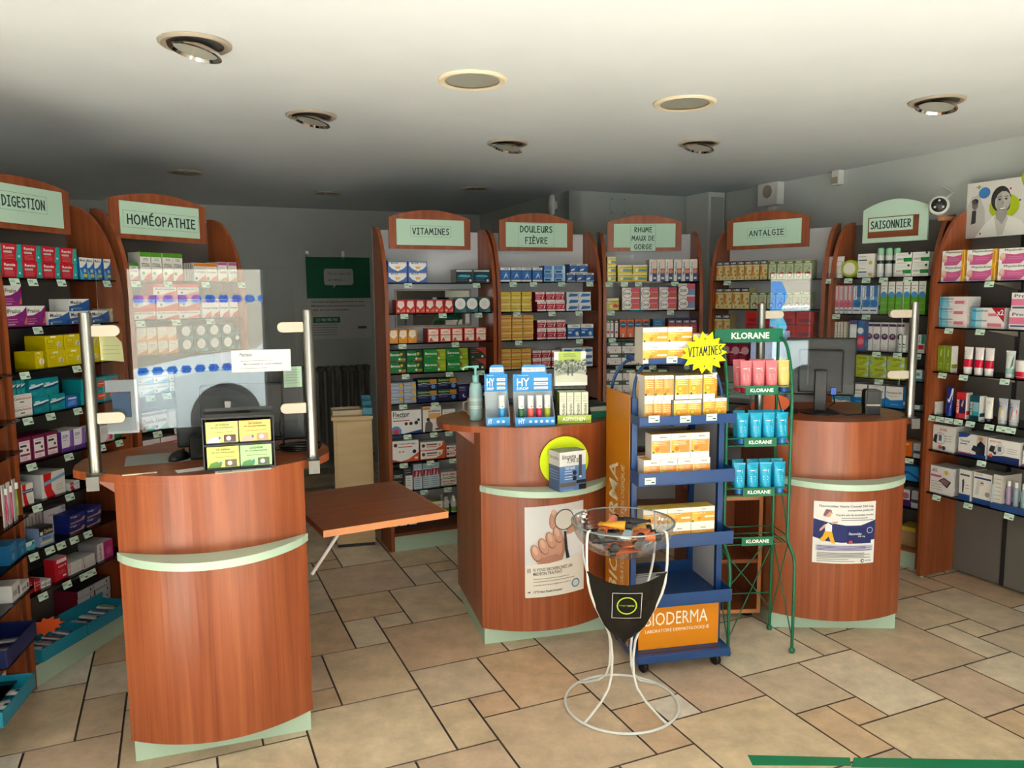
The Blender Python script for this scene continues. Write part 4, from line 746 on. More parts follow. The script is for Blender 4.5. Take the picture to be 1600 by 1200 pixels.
A('whg', 'allergy_box', 'white box with blue bar', '#e8e6e0', '#c8c4bc', WH, [('t', 'lorano', .08, .72, .5, .84, '#6a665c'), ('r', .04, .4, .56, .52, '#3f6c94'), ('d', .78, .24, .16, '#c8b04a'), ('l', .06, .14, .5, 2, .24, '#a8a49c')])
A('gav', 'heartburn_box', 'green and white heartburn sachet box', '#e9ebe6', '#d4d8d0', '#e4e8e0', [('r', .5, .24, 1, .56, '#168a3c'), ('t', 'GAVISCON', .08, .38, .56, .54, '#1f3c2c'), ('d', .84, .92, .1, '#2a3a34'), ('l', .1, .76, .9, 2, .88, '#b0bab0'), ('r', .1, .1, .7, .16, '#d8b8b4')])
A('rhp', 'nasal_spray_box', 'tall pink and white nasal spray box', '#d8798c', '#e4dede', '#ece6e8', [('r', .04, .5, .54, .96, '#f2eef0'), ('v', 'Prorhinel', .14, .54, .44, .92, '#1e2024'), ('d', .66, .34, .1, '#c84a68'), ('r', 0, 0, 1, .22, '#dfe2ea'), ('r', .1, .1, .92, .14, '#2c3c70'), ('r', 0, .22, 1, .42, '#c85a74')])
A('rhb', 'nasal_spray_box', 'tall blue and white nasal spray box', '#4a90c4', '#e4e6ea', '#1f5c9c', [('r', .04, .5, .54, .96, '#f2f2f4'), ('v', 'Prorhinel', .14, .54, .44, .92, '#1e2024'), ('d', .62, .36, .12, '#2468b0'), ('r', 0, 0, 1, .22, '#dfe2ea'), ('r', .1, .1, .92, .14, '#2c3c70'), ('r', .5, .6, 1, 1, '#1f6ab0')])
A('hum', 'nasal_spray_box', 'tall green and white sea water spray box', '#5a9e24', '#4a8a1c', WH, [('r', 0, .6, 1, 1, '#eceae6'), ('d', .5, .6, .12, '#eceae6'), ('d', .5, .6, .105, '#3f8cc8'), ('l', .1, .86, .9, 1, .9, '#8c8c8a'), ('l', .2, .78, .6, 1, .8, '#a0a09e'), ('r', .1, .34, .8, .36, '#83bc50'), ('r', 0, .14, 1, .16, '#83bc50')])
A('beig', 'eye_drops_box', 'small beige eye drops box', '#ded8ce', '#c4beb4', '#e8e4dc', [('l', .14, .5, .9, 2, .6, '#b46a4a'), ('p', [(.1, .2), (.3, .1), (.9, .2), (.5, .06)], '#8a8c90'), ('d', .3, .26, .08, '#4a5060'), ('l', .1, .84, .9, 1, .88, '#a8a29a')])
A('brd', 'eye_drops_box', 'blue and red eye care box', '#2c6ab0', '#1c4880', '#3a3c8c', [('r', 0, .1, 1, .5, '#c82a44'), ('d', .4, .66, .2, '#e8ecf2'), ('d', .5, .3, .12, '#e2788c')])
A('bte', 'eye_drops_box', 'white and teal eye care box', '#dfe8ea', '#1c4880', '#3a3c8c', [('d', .5, .66, .22, '#eef2f4'), ('r', .1, .2, .9, .4, '#3c94a0'), ('r', 0, .86, 1, 1, '#463c84')])
A('pwh', 'nasal_spray_box', 'tall white box with purple disc', '#e6e2e0', '#ccc8c6', '#e8e4e4', [('r', 0, .86, 1, .95, '#4a1c4c'), ('d', .5, .5, .15, '#4a1650'), ('l', .3, .48, .7, 3, .54, '#c8a8cc'), ('l', .1, .1, .6, 2, .18, '#b0aaa8')])
A('smw', 'eye_drops_box', 'small white box with leaf sign', '#e6e8e2', '#ccd0c8', WH, [('d', .4, .5, .12, '#2c3c34'), ('d', .5, .56, .1, '#e6e8e2'), ('r', .1, .24, .9, .34, '#8cbca0'), ('l', .1, .8, .8, 1, .86, '#8a908a')])
A('zyr', 'allergy_box', 'lime green allergy tablet box', '#b4c41c', '#98a818', '#e8ecc8', [('t', 'Zyrtec', .3, .6, .84, .84, '#1e2a1c'), ('p', [(.7, .1), (1, .1), (1, .9), (.86, .9), (1, .5)], '#b8d8e4'), ('p', [(0, .1), (.2, .4), (0, .7)], '#8ab0c8'), ('p', [(.2, .1), (.62, .1), (.8, .45), (.7, .5)], '#9aae14')])
A('doli', 'painkiller_box', 'large white and blue box with slanted base', '#e4e2de', '#1f78c0', '#ecebe8', [('p', [(0, 0), (1, 0), (1, .4), (.3, .34), (0, .48)], '#1d74bc'), ('t', 'Paracetamol 500', .06, .66, .92, .76, '#40424a'), ('l', .1, .54, .7, 1, .56, '#9a9894'), ('l', .3, .14, .8, 1, .18, '#a8d4f0')])
A('bwl', 'painkiller_box', 'pale blue and white box with pink arc', '#3f9cc4', '#d8e0e4', '#e8eef0', [('p', [(0, 0), (1, 0), (1, .3), (.5, .5), (0, .3)], '#e8ecec'), ('p', [(.4, .2), (.6, .4), (.85, .3), (.8, .2), (.6, .3)], '#d87a90')])
A('telw', 'allergy_box', 'small white and teal box', '#dce4e6', '#c4ccd0', '#3a9aa4', [('r', 0, 0, 1, .24, '#2a8c98'), ('d', .5, .6, .16, '#4aa4b4')])
A('grnred', 'allergy_box', 'white, green and red box', '#e6e6e2', '#cfd2cc', '#1c8c7c', [('r', .5, .5, 1, 1, '#148a7c'), ('v', 'Zyma', .12, .56, .36, .94, '#2c3c3c'), ('r', .1, .2, .9, .44, '#d02c38')])
A('orp', 'supplement_box', 'orange supplement box', '#e0701c', '#b8a49a', '#e88838', [('l', .1, .3, .8, 4, .7, '#b04010'), ('r', .1, .78, .7, .88, '#f4c49a')])
A('blu', 'supplement_box', 'bright blue supplement box', '#2c8ad0', '#1c6cb0', '#48a0dc', [('p', [(0, .4), (.4, .5), (1, .1), (1, .3), (.4, .66), (0, .6)], '#174a84')])
A('pur', 'supplement_box', 'white and purple supplement box', '#dcd4dc', '#4a2870', WH, [('r', 0, 0, 1, .4, '#3a1c64'), ('d', .5, .64, .2, '#a8707c')])
A('gry', 'supplement_box', 'grey and navy supplement box', '#c8c8cc', '#3a4064', '#d4d4d8', [('r', 0, .3, 1, .5, '#3c4878'), ('l', .1, .64, .8, 2, .8, '#8a8a90')])
A('phys', 'saline_dose_box', 'pink and white saline dose box', '#efeeea', '#e0a820', '#e2b62c', [('p', [(.14, .7), (.5, .6), (.8, .68), (.97, .86), (.9, .4), (.68, .04), (.1, .04)], '#cf5f97'), ('t', 'Physiodose', .18, .78, .88, .96, '#16171c'), ('d', .12, .44, .2, '#d8ab94'), ('d', .13, .58, .16, '#e0c8b8'), ('l', .3, .34, .78, 2, .46, '#eab4d0'), ('r', .2, .04, .64, .12, '#b85a9c'), ('r', .89, 0, 1, 1, '#e8ae1e'), ('v', 'physio', .91, .15, .98, .85, '#b0502c')])
A('bepa', 'cream_box', 'long pale blue and pink ointment box', '#e8dfde', '#d8d4d4', '#e4e0de', [('p', [(0, 0), (.36, 0), (.3, 1), (0, 1)], '#8cc8dc'), ('r', 0, 0, .12, 1, '#58aed0'), ('t', 'Bepanthen', .04, .66, .5, .9, '#1f3c60'), ('r', .54, .3, .94, .6, '#d8788c'), ('d', .92, .44, .16, '#f0d0d0'), ('r', .04, .5, .5, .54, '#4a7890')])
A('bepx', 'cream_box', 'ointment twin pack with red x2 corner', '#e8dfde', '#d8d4d4', '#e4e0de', [('r', 0, 0, .14, 1, '#58aed0'), ('r', .14, 0, .32, 1, '#a4d2e0'), ('t', 'Bepanthen', .04, .78, .5, .92, '#1f3c60'), ('t', 'Bepanthen', .02, .3, .48, .44, '#1f3c60'), ('r', .5, .1, .92, .26, '#d8788c'), ('r', .52, .6, .8, .74, '#d8788c'), ('p', [(.62, 1), (1, 1), (1, .3)], '#a80f2a'), ('t', 'x2', .78, .66, .97, .92, '#ffffff')])
A('prol', 'cream_box', 'white and pink skin care box', '#ebe6e8', '#d8d4d6', '#e4e0e2', [('t', 'Prolitine', .08, .74, .8, .92, '#3a3a44'), ('r', 0, .3, 1, .66, '#dc7a9c'), ('d', .8, .4, .12, '#f0d8e0'), ('r', .04, .14, 1, .24, '#4a5a80')])
A('olive', 'oil_box', 'tall olive green box', '#7f9420', '#e4e2da', '#e0dcd0', [('p', [(.4, .6), (.5, .5), (.6, .62), (.62, .84), (.5, .88), (.42, .78)], '#b8c87c'), ('r', .48, .48, .54, .62, '#4a5410'), ('d', .56, .3, .04, '#b0c060'), ('l', .3, .12, .8, 2, .18, '#b8c470')])
A('smallw', 'cream_box', 'small white cream box', '#e8e6e2', '#d6d4d0', '#e4e2de', [('t', 'Dermo', .12, .62, .8, .74, '#2a3a34'), ('r', .1, .5, .84, .53, '#333333'), ('l', .14, .22, .6, 2, .34, '#5a9a84')])
A('akr', 'foot_cream_box', 'tall red foot cream box', '#c0222e', '#e2e0dc', '#c83038', [('r', .04, .76, .96, .96, '#cf2c36'), ('v', 'AKILEINE', .06, .18, .3, .72, '#f0f0f0'), ('r', .36, .2, .98, .72, '#2c2a5c'), ('p', [(.5, .5), (.7, .44), (.8, .7), (.7, .72)], '#c89a90'), ('r', .36, .02, .98, .18, '#d43a44')])
A('akt', 'foot_cream_box', 'tall dark teal foot cream box', '#0f4a58', '#e2e2de', '#1a5464', [('r', .04, .78, .96, .96, '#144c5c'), ('v', 'AKILEINE', .06, .18, .3, .74, '#f0f0f0'), ('r', .36, .36, .98, .74, '#8cb4c4'), ('r', .36, .2, .98, .36, '#1f98a0'), ('r', .36, .02, .98, .18, '#123c48')])
A('bios', 'blood_pressure_monitor_box', 'white blood pressure monitor box', '#e7e5e2', '#dcdad8', '#cfcdca', [('t', 'BIOSYNEX', .34, .78, .7, .88, '#b8402c'), ('d', .38, .48, .24, '#b8bcc4'), ('d', .38, .48, .2, '#e0e2e6'), ('r', .31, .38, .45, .62, '#6f7a80'), ('p', [(.02, .34), (.2, .26), (.24, .6), (.1, .62)], '#333539'), ('d', .4, .14, .08, '#d84a34'), ('d', .58, .12, .08, '#2a3c68'), ('l', .62, .4, .96, 3, .6, '#8c8c90')])
A('biosp', 'blood_pressure_monitor_box', 'white and navy monitor box with man', '#e7e5e2', '#dcdad8', '#cfcdca', [('p', [(0, 1), (.44, 1), (.3, .84), (0, .78)], '#274a94'), ('t', 'Thermoval', .06, .6, .4, .72, '#3a4468'), ('r', .06, .5, .32, .54, '#33343c'), ('r', .66, .26, .98, 1, '#c8b8a8'), ('p', [(.64, .14), (.96, .1), (.96, .6), (.8, .78), (.68, .6)], '#1c2240'), ('d', .8, .86, .1, '#b0806a'), ('p', [(.48, .3), (.76, .18), (.84, .44), (.56, .54)], '#30343e'), ('p', [(0, 0), (1, 0), (1, .16), (0, .06)], '#223a78'), ('r', 0, .08, .5, .14, '#b03a5c')])
A('biosb', 'blood_pressure_monitor_box', 'white monitor box with navy base', '#e7e5e2', '#dcdad8', '#cfcdca', [('p', [(0, 0), (1, 0), (1, .3), (.5, .3), (0, .2)], '#1c2f66'), ('t', 'BIOSYNEX', .06, .82, .44, .92, '#b8402c'), ('d', .38, .56, .22, '#b8bcc4'), ('d', .38, .56, .18, '#e0e2e6'), ('r', .32, .46, .44, .68, '#6f7a80'), ('p', [(.04, .42), (.2, .36), (.24, .66), (.1, .68)], '#333539'), ('d', .24, .36, .07, '#28355c'), ('l', .6, .46, .96, 3, .64, '#8c8c90'), ('d', .12, .24, .08, '#d84a34')])
A('aeg', 'device_box', 'white device box with charcoal keypad picture', '#e6e4e2', '#d8d6d8', '#c8c6c4', [('t', 'AEG', .06, .78, .3, .9, '#2a2a2e'), ('r', .02, .6, .5, .68, '#c85a9c'), ('p', [(.38, .48), (.62, .62), (.95, .5), (.78, .26)], '#1d1a1c'), ('p', [(.44, .48), (.62, .58), (.88, .49), (.76, .32)], '#8a6a68'), ('d', .72, .82, .08, '#d8b82c'), ('l', .06, .14, .6, 4, .42, '#9a9898')])
A('thmw', 'thermometer_box', 'white ear thermometer box', '#e2e0dc', '#d6d4d0', '#bcbab6', [('r', .06, .8, .9, .86, '#55565c'), ('p', [(.3, .24), (.42, .24), (.46, .6), (.4, .7), (.26, .64)], '#3c4044'), ('r', 0, 0, 1, .2, '#254a8c'), ('l', .6, .4, .9, 2, .5, '#9c5a60')])
A('thmi', 'thermometer_box', 'white infrared thermometer box', '#e7e4de', '#e2e0da', '#c8c6c2', [('t', 'BIOSYNEX', .08, .9, .5, .96, '#a8702c'), ('r', .04, .8, .96, .86, '#26407c'), ('p', [(.12, .28), (.3, .26), (.36, .56), (.6, .62), (.56, .76), (.2, .76)], '#cfcdca'), ('r', 0, 0, 1, .16, '#254a8c'), ('d', .8, .34, .08, '#9a948c'), ('r', .4, .66, .56, .7, '#54565a')])
A('grb', 'device_box', 'grey white device box with small print', '#d4d0c8', '#c4c0b8', '#b4b0aa', [('l', .1, .14, .9, 7, .86, '#9a968e')])
A('vitw', 'vitamin_box', 'wide white and orange vitamin box', '#efede8', '#cfc8bc', '#e8c04a', [('r', 0, .2, 1, .74, '#eea33c'), ('p', [(0, .2), (.5, .2), (.3, .74), (0, .74)], '#f0bc50'), ('t', 'Premi Min C', .1, .62, .6, .7, '#fbe9c8'), ('t', 'vitavea', .4, .84, .62, .92, '#6a6a58'), ('r', .58, .4, .98, .5, '#f6e2c4'), ('d', .34, .36, .12, '#e88a2a'), ('d', .06, .24, .06, '#3c6a3c')])
A('vitn', 'vitamin_box', 'upright white and orange vitamin box', '#efede8', '#d8d0c2', '#dcb83c', [('r', 0, .2, 1, .86, '#eb9a4c'), ('p', [(0, .2), (.6, .2), (.3, .86), (0, .86)], '#ecb24e'), ('t', 'vitavea', .3, .9, .74, .95, '#6a6a58'), ('l', .14, .52, .9, 4, .76, '#f6e4cc'), ('d', .3, .36, .1, '#e08a2c'), ('d', .12, .24, .05, '#3c6a3c')])
A('vity', 'vitamin_box', 'upright white and yellow vitamin box', '#efede8', '#d8d0c2', '#dcb83c', [('r', 0, .2, 1, .86, '#f0bd40'), ('p', [(.5, .2), (1, .2), (1, .86), (.7, .86)], '#eda43a'), ('t', 'vitavea', .3, .9, .74, .95, '#6a6a58'), ('l', .14, .62, .9, 3, .78, '#f8ecc8'), ('d', .34, .46, .13, '#e0902c'), ('d', .34, .46, .09, '#f0c850'), ('d', .16, .24, .05, '#3c6a3c')])
A('vito', 'vitamin_box', 'large white and orange multivitamin box', '#efede8', '#dcd4c8', '#e0a040', [('r', .02, .24, .98, .74, '#ea9342'), ('p', [(.02, .24), (.5, .24), (.3, .74), (.02, .74)], '#eeb048'), ('t', 'vitavea', .4, .84, .78, .92, '#6a6a58'), ('l', .1, .56, .8, 3, .68, '#f6e0c4'), ('d', .3, .4, .1, '#e07a24'), ('d', .1, .28, .04, '#3c6a3c')])

MESHES = {}
def pack_mesh(key, w, h, d):
    k = (key, round(w, 3), round(h, 3), round(d, 3))
    if k not in MESHES:
        name, look, body, side, top, art, cat = ART[key]; mb = MB()
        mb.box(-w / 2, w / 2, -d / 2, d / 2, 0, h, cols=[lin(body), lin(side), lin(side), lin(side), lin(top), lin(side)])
        draw(mb, art, w, h, front(w, h, d))
        mb.add([(w / 2 + .0003, -d / 2 + .1 * d, h * .15), (w / 2 + .0003, d / 2 - .1 * d, h * .15), (w / 2 + .0003, d / 2 - .1 * d, h * .3), (w / 2 + .0003, -d / 2 + .1 * d, h * .3)], [(0, 1, 2, 3)], body)
        MESHES[k] = mb.mesh(name, M_PRINT)
    return MESHES[k]
PLACES = {'DIG': 'DIGESTION', 'HOM': 'HOMEOPATHIE', 'VIT': 'VITAMINES', 'DOU': 'DOULEURS', 'RHU': 'RHUME', 'ANT': 'ANTALGIE', 'SAI': 'SAISONNIER'}
rj = random.Random(3)
def place(key, fr, u, v, z, w, h, d, label, group, turn=0.0):
    name, look, body, side, top, art, cat = ART[key]
    o = bpy.data.objects.new(name, pack_mesh(key, w, h, d)); COL.objects.link(o)
    o.location = fr.w(u, v + d / 2, z); o.rotation_euler = (0, 0, fr.a + turn)
    o['label'] = label; o['category'] = cat; o['group'] = group
    return o
SHELFWORD = ['top shelf', 'second shelf', 'third shelf', 'fourth shelf', 'fifth shelf', 'sixth shelf', 'seventh shelf', 'eighth shelf', 'ninth shelf']
def shelfwhere(un, sh):
    s = 'bottom board' if sh < 0 else SHELFWORD[sh]
    if un in PLACES: return '%s under %s sign' % (s, PLACES[un])
    return s + (' under portrait poster' if un == 'RIG' else ' at far left')
NW = lambda s: len(s.replace(',', ' ').split())
def fit16(look, pos, rw, what, un, sh):
    for k in range(4):
        p = pos.split(' of ')[0] if k else pos
        w = shelfwhere(un, sh)
        if k >= 2: w = w.replace('under ', '').replace(' sign', '').replace(' poster', '')
        if k >= 3: w = w.replace(' shelf', '')
        lab = ', '.join(q for q in (look, p, rw, what, w) if q)
        if NW(lab) <= 16: break
    return lab
def row(un, sh, key, x0, x1, n, ytop, rows=1, d=.11, v=.03, ybot=None, base=None, what=''):
    """n packs side by side between two photo columns, in rows, standing on a shelf"""
    U = UNITS[un]; fr = U['fr']; z = U['h'][sh] if sh >= 0 else U['plinth'] + .02
    if base is not None: z = base
    elif ybot: z = max(z, fr.uh((x0 + x1) / 2, ybot, v)[1])
    z += .0006
    ym = (ytop + (ybot or ytop + 20)) / 2
    u0 = fr.uh(x0, ym, v)[0]; u1 = fr.uh(x1, ym, v)[0]
    u0 = max(u0, .03); u1 = min(u1, U['w'] - .03)
    zt = fr.uh((x0 + x1) / 2, ytop, v)[1]
    p = (u1 - u0) / n; w = p - .0052; h = (zt - z) / rows
    d = min(d, U['d'] - v - .03)
    name, look = ART[key][:2]
    for j in range(rows):
        for i in range(n):
            pos = nth(i, n) if i or n > 1 else ''; rw = rowname(j, rows)
            lab = fit16(look, pos, rw, what, un, sh)
            place(key, fr, u0 + p * (i + .5) + rj.uniform(-.0012, .0012), v + rj.random() * (.012 if rows == 1 else .009), z + j * h, w, h - .0006, d - .006, lab, '%s on the %s' % (ART[key][1].split(' box')[0] + ' packs', shelfwhere(un, sh)), R(rj.uniform(-1.2, 1.2)))
    return z + rows * h

# ------------------------------------------------------------------ digestion unit
row('DIG', 0, 'rennie', 2, 122, 4, 384, 2); row('DIG', 0, 'maalt', 123.5, 190, 4, 404)
z = row('DIG', 1, 'ipra', 8, 75, 2, 478); row('DIG', 1, 'ipra', 5, 35, 1, 446, base=z, what='stacked alone')
z = row('DIG', 1, 'maal', 76, 174, 3, 486); row('DIG', 1, 'maal', 107, 141, 1, 467, base=z, what='stacked alone'); row('DIG', 1, 'beige', 175.5, 186, 1, 482)
row('DIG', 2, 'yellow', 71, 196, 4, 521, 2); row('DIG', 2, 'yellow', 54, 69, 1, 549, what='lowest at left end')
z = row('DIG', 3, 'carbo', 20, 51, 1, 616, 2); row('DIG', 3, 'teal', 18, 42, 3, 594, base=z, what='on the yeast boxes')
z = row('DIG', 3, 'teal', 53, 104, 2, 617, what='front'); row('DIG', 3, 'teal', 45, 94, 2, 591, base=z, what='stacked above')
row('DIG', 3, 'bluep', 105, 124, 1, 618); row('DIG', 3, 'tealo', 126, 200, 3, 588, 2)
row('DIG', 4, 'maroon', 27, 94, 3, 679); row('DIG', 4, 'purp', 95.5, 134, 2, 671); row('DIG', 4, 'pinkw', 155, 179, 1, 664); row('DIG', 4, 'green', 180, 200, 1, 668)
row('DIG', 5, 'lama', 30, 53, 1, 756); row('DIG', 5, 'lamb', 66, 105, 1, 737, d=.16); row('DIG', 5, 'lamb', 108, 126, 1, 752, what='smaller one'); row('DIG', 5, 'green', 178, 207, 2, 706, what='behind the counter wing')
row('DIG', 6, 'swirl', 70, 106, 1, 793, d=.1, v=.11); row('DIG', 6, 'grspine', 36, 68, 3, 802, d=.1, v=.11); row('DIG', 6, 'charb', 60, 84, 1, 822, d=.07); row('DIG', 6, 'aqua', 38, 59, 1, 847, d=.07)
row('DIG', 6, 'navy', 108, 160, 2, 797, 2, d=.12)
row('DIG', 7, 'redb', 43, 66, 2, 908); row('DIG', 7, 'flatw', 67, 84, 2, 906); row('DIG', 7, 'lyso', 86, 108, 1, 871, d=.06); row('DIG', 7, 'stackw', 109, 151, 2, 872, 2); row('DIG', 7, 'pinkm', 153, 180, 1, 846)
row('DIG', -1, 'thermo', 120, 174, 2, 912, 4, d=.15, v=.13)
# ------------------------------------------------------------------ homeopathy unit
row('HOM', 0, 'stod', 203, 218, 1, 411, what='short one'); row('HOM', 0, 'stod', 219.5, 287, 4, 395); row('HOM', 0, 'grspine', 289, 303, 4, 411); row('HOM', 0, 'coryo', 304, 341, 2, 411); row('HOM', 0, 'coryp', 342, 388, 2, 410)
z = row('HOM', 1, 'oscil', 206, 313, 3, 461, 2); row('HOM', 1, 'oscil', 241, 313, 2, 443, base=z, what='stacked on top'); row('HOM', 1, 'homt', 315, 391, 4, 467)
row('HOM', 2, 'orw', 213, 278, 4, 511, 2, d=.06); row('HOM', 2, 'circ', 281, 366, 4, 507, 2); row('HOM', 2, 'circ', 368, 388, 1, 514, what='at the end')
row('HOM', 3, 'cocc', 215, 288, 3, 580, 2); row('HOM', 3, 'whb', 290, 320, 2, 590)
row('HOM', 4, 'zen', 221, 263, 2, 643); row('HOM', 4, 'whb', 265, 300, 1, 641, 2)
row('HOM', 5, 'pstack', 224, 305, 3, 682, 4, d=.16)
# ------------------------------------------------------------------ vitamins unit
row('VIT', 0, 'magne', 605, 668, 2, 408, 2); row('VIT', 0, 'tdark', 712, 769, 2, 421)
row('VIT', 1, 'acer', 619, 709, 6, 468); row('VIT', 1, 'circ', 710, 767, 3, 464)
row('VIT', 2, 'acero', 608, 652, 3, 515); row('VIT', 2, 'upsa', 668, 761, 5, 512.5)
row('VIT', 3, 'berd', 607.5, 661, 2, 547.5, 2); row('VIT', 3, 'berl', 661.5, 732, 2, 545, 2); row('VIT', 3, 'berr', 734, 760, 1, 543, 2)
row('VIT', 4, 'eupl', 608, 651, 2, 598, 3); row('VIT', 4, 'eupd', 652, 715, 2, 591.5, 2); row('VIT', 4, 'night', 716, 764, 3, 602)
row('VIT', 5, 'flec', 608.5, 659, 1, 641, d=.05); row('VIT', 5, 'acti', 660, 690, 1, 634.5, d=.06); row('VIT', 5, 'whitebx', 691.5, 712, 1, 639)
row('VIT', 6, 'vol', 610, 655, 1, 688.5, d=.06); row('VIT', 6, 'vols', 656.5, 697, 1, 690, 2); row('VIT', 6, 'vols', 698, 718, 1, 696, 2, what='small')
row('VIT', 7, 'synv', 611, 631, 1, 735); row('VIT', 7, 'crem', 633, 645, 1, 729); row('VIT', 7, 'redbl', 646, 688, 3, 724); row('VIT', 7, 'arn', 689, 715, 1, 737.5, 2)
row('VIT', 8, 'gbox', 672, 693, 1, 784, d=.08)
# ------------------------------------------------------------------ pain and fever unit
row('DOU', 0, 'doub', 780, 848, 4, 418); row('DOU', 0, 'doul', 850, 884, 2, 415, 2); z = row('DOU', 0, 'dous', 886, 929.5, 3, 426.5); row('DOU', 0, 'dous', 890, 919, 2, 412.5, base=z, what='stacked on top')
row('DOU', 1, 'yel', 780, 831, 3, 456, 3); z = row('DOU', 1, 'red', 839, 884, 3, 471); row('DOU', 1, 'red', 837, 883, 3, 456, base=z, what='stacked above'); row('DOU', 1, 'bw', 885, 924, 2, 456, 3)
row('DOU', 2, 'yelo', 781, 834, 3, 492, 4); row('DOU', 2, 'red', 839, 885, 3, 500, 2); row('DOU', 2, 'blub', 886.5, 928, 2, 506.5)
row('DOU', 3, 'yelo', 781, 831, 3, 545, 3); row('DOU', 3, 'red', 832, 876, 3, 547.5, 2); row('DOU', 3, 'bw', 877.5, 927, 3, 543, 3)
# ------------------------------------------------------------------ colds unit
z = row('RHU', 0, 'lysy', 941.5, 963, 1, 401, 3); row('RHU', 0, 'lysy', 965, 1012, 2, 414, 2); row('RHU', 0, 'maxi', 1014, 1094, 6, 405)
row('RHU', 1, 'lysr', 943, 968, 1, 466); row('RHU', 1, 'drill', 972, 1058, 3, 449, 2); row('RHU', 1, 'drilb', 1060, 1087, 1, 443, 2)
row('RHU', 2, 'wtube', 941.5, 966, 3, 500); row('RHU', 2, 'orb', 968, 1016, 4, 499); row('RHU', 2, 'bluc', 1020, 1037, 1, 498); row('RHU', 2, 'navp', 1044, 1091, 4, 497)
row('RHU', 3, 'gw', 941, 1019, 3, 534, 2); row('RHU', 4, 'gw', 941, 1048, 4, 576, 2); row('RHU', 5, 'gwg', 998, 1086, 2, 668)
# ------------------------------------------------------------------ pain relief unit
row('ANT', 0, 'humex', 1105.5, 1198, 7, 408); row('ANT', 0, 'plant', 1200, 1268, 5, 407)
row('ANT', 1, 'humex', 1107, 1171, 4, 450); row('ANT', 1, 'plant', 1172, 1266, 7, 456)
row('ANT', 2, 'humex', 1108, 1141, 2, 491); row('ANT', 2, 'redst', 1164, 1271, 4, 487, 2)
row('ANT', 3, 'crim', 1124, 1168, 3, 538); row('ANT', 3, 'redst', 1190, 1250, 2, 540)
# ------------------------------------------------------------------ seasonal unit
row('SAI', 0, 'whg', 1339, 1366, 1, 396.5, 2); row('SAI', 0, 'gav', 1398, 1452, 2, 394, 2)
row('SAI', 1, 'rhp', 1285, 1332, 4, 446); row('SAI', 1, 'rhb', 1333, 1372, 3, 445.5); row('SAI', 1, 'hum', 1376, 1447, 6, 439.5)
row('SAI', 2, 'beig', 1284, 1322, 4, 503); row('SAI', 2, 'bte', 1326, 1338, 1, 500); row('SAI', 2, 'brd', 1339, 1351, 1, 501); row('SAI', 2, 'pwh', 1352, 1413, 5, 504, v=.085); row('SAI', 2, 'smw', 1403, 1415, 2, 524, d=.04); row('SAI', 2, 'grnred', 1432, 1444, 1, 523)
row('SAI', 3, 'zyr', 1331, 1414, 3, 556, 2); row('SAI', 3, 'telw', 1427, 1441, 1, 578)
row('SAI', 4, 'doli', 1329, 1411, 3, 602); row('SAI', 4, 'bwl', 1284, 1328, 2, 619); row('SAI', 4, 'telw', 1424, 1437, 1, 633)
row('SAI', 5, 'orp', 1408, 1425, 1, 690); row('SAI', 5, 'gry', 1426, 1438, 1, 693); row('SAI', 6, 'blu', 1408, 1436, 1, 729); row('SAI', 7, 'pur', 1406, 1421, 1, 765); row('SAI', 7, 'gry', 1423, 1435, 1, 767)
# ------------------------------------------------------------------ right wall shelves
row('RIG', 0, 'phys', 1463, 1507, 1, 391.5, 2); row('RIG', 0, 'phys', 1510, 1556, 1, 389.5, 2, what='next pile'); row('RIG', 0, 'phys', 1559, 1612, 1, 387, 2, what='third pile')
row('RIG', 1, 'bepa', 1460, 1512, 1, 463.5, 3); row('RIG', 1, 'bepx', 1515, 1568, 1, 481); row('RIG', 1, 'prol', 1578, 1640, 1, 457, 2)
row('RIG', 2, 'olive', 1462, 1486, 2, 540.5, d=.06)
row('RIG', 3, 'smallw', 1450, 1463, 1, 627, d=.06); row('RIG', 3, 'akr', 1494, 1510, 1, 613, d=.06); row('RIG', 3, 'akt', 1514.5, 1531, 1, 618, d=.06)
row('RIG', 4, 'bios', 1444, 1489, 1, 664, d=.16); row('RIG', 4, 'biosp', 1495, 1540, 1, 679, d=.16); row('RIG', 4, 'biosb', 1541.5, 1594, 1, 688, d=.16); row('RIG', 4, 'biosp', 1596, 1640, 1, 700, d=.16, what='cut by the view edge')
row('RIG', 5, 'aeg', 1446, 1489, 1, 729, d=.14); row('RIG', 5, 'thmw', 1498, 1517, 1, 734, d=.14); row('RIG', 5, 'thmi', 1519, 1549, 1, 740, d=.14); row('RIG', 5, 'grb', 1551, 1567, 1, 742, d=.16)

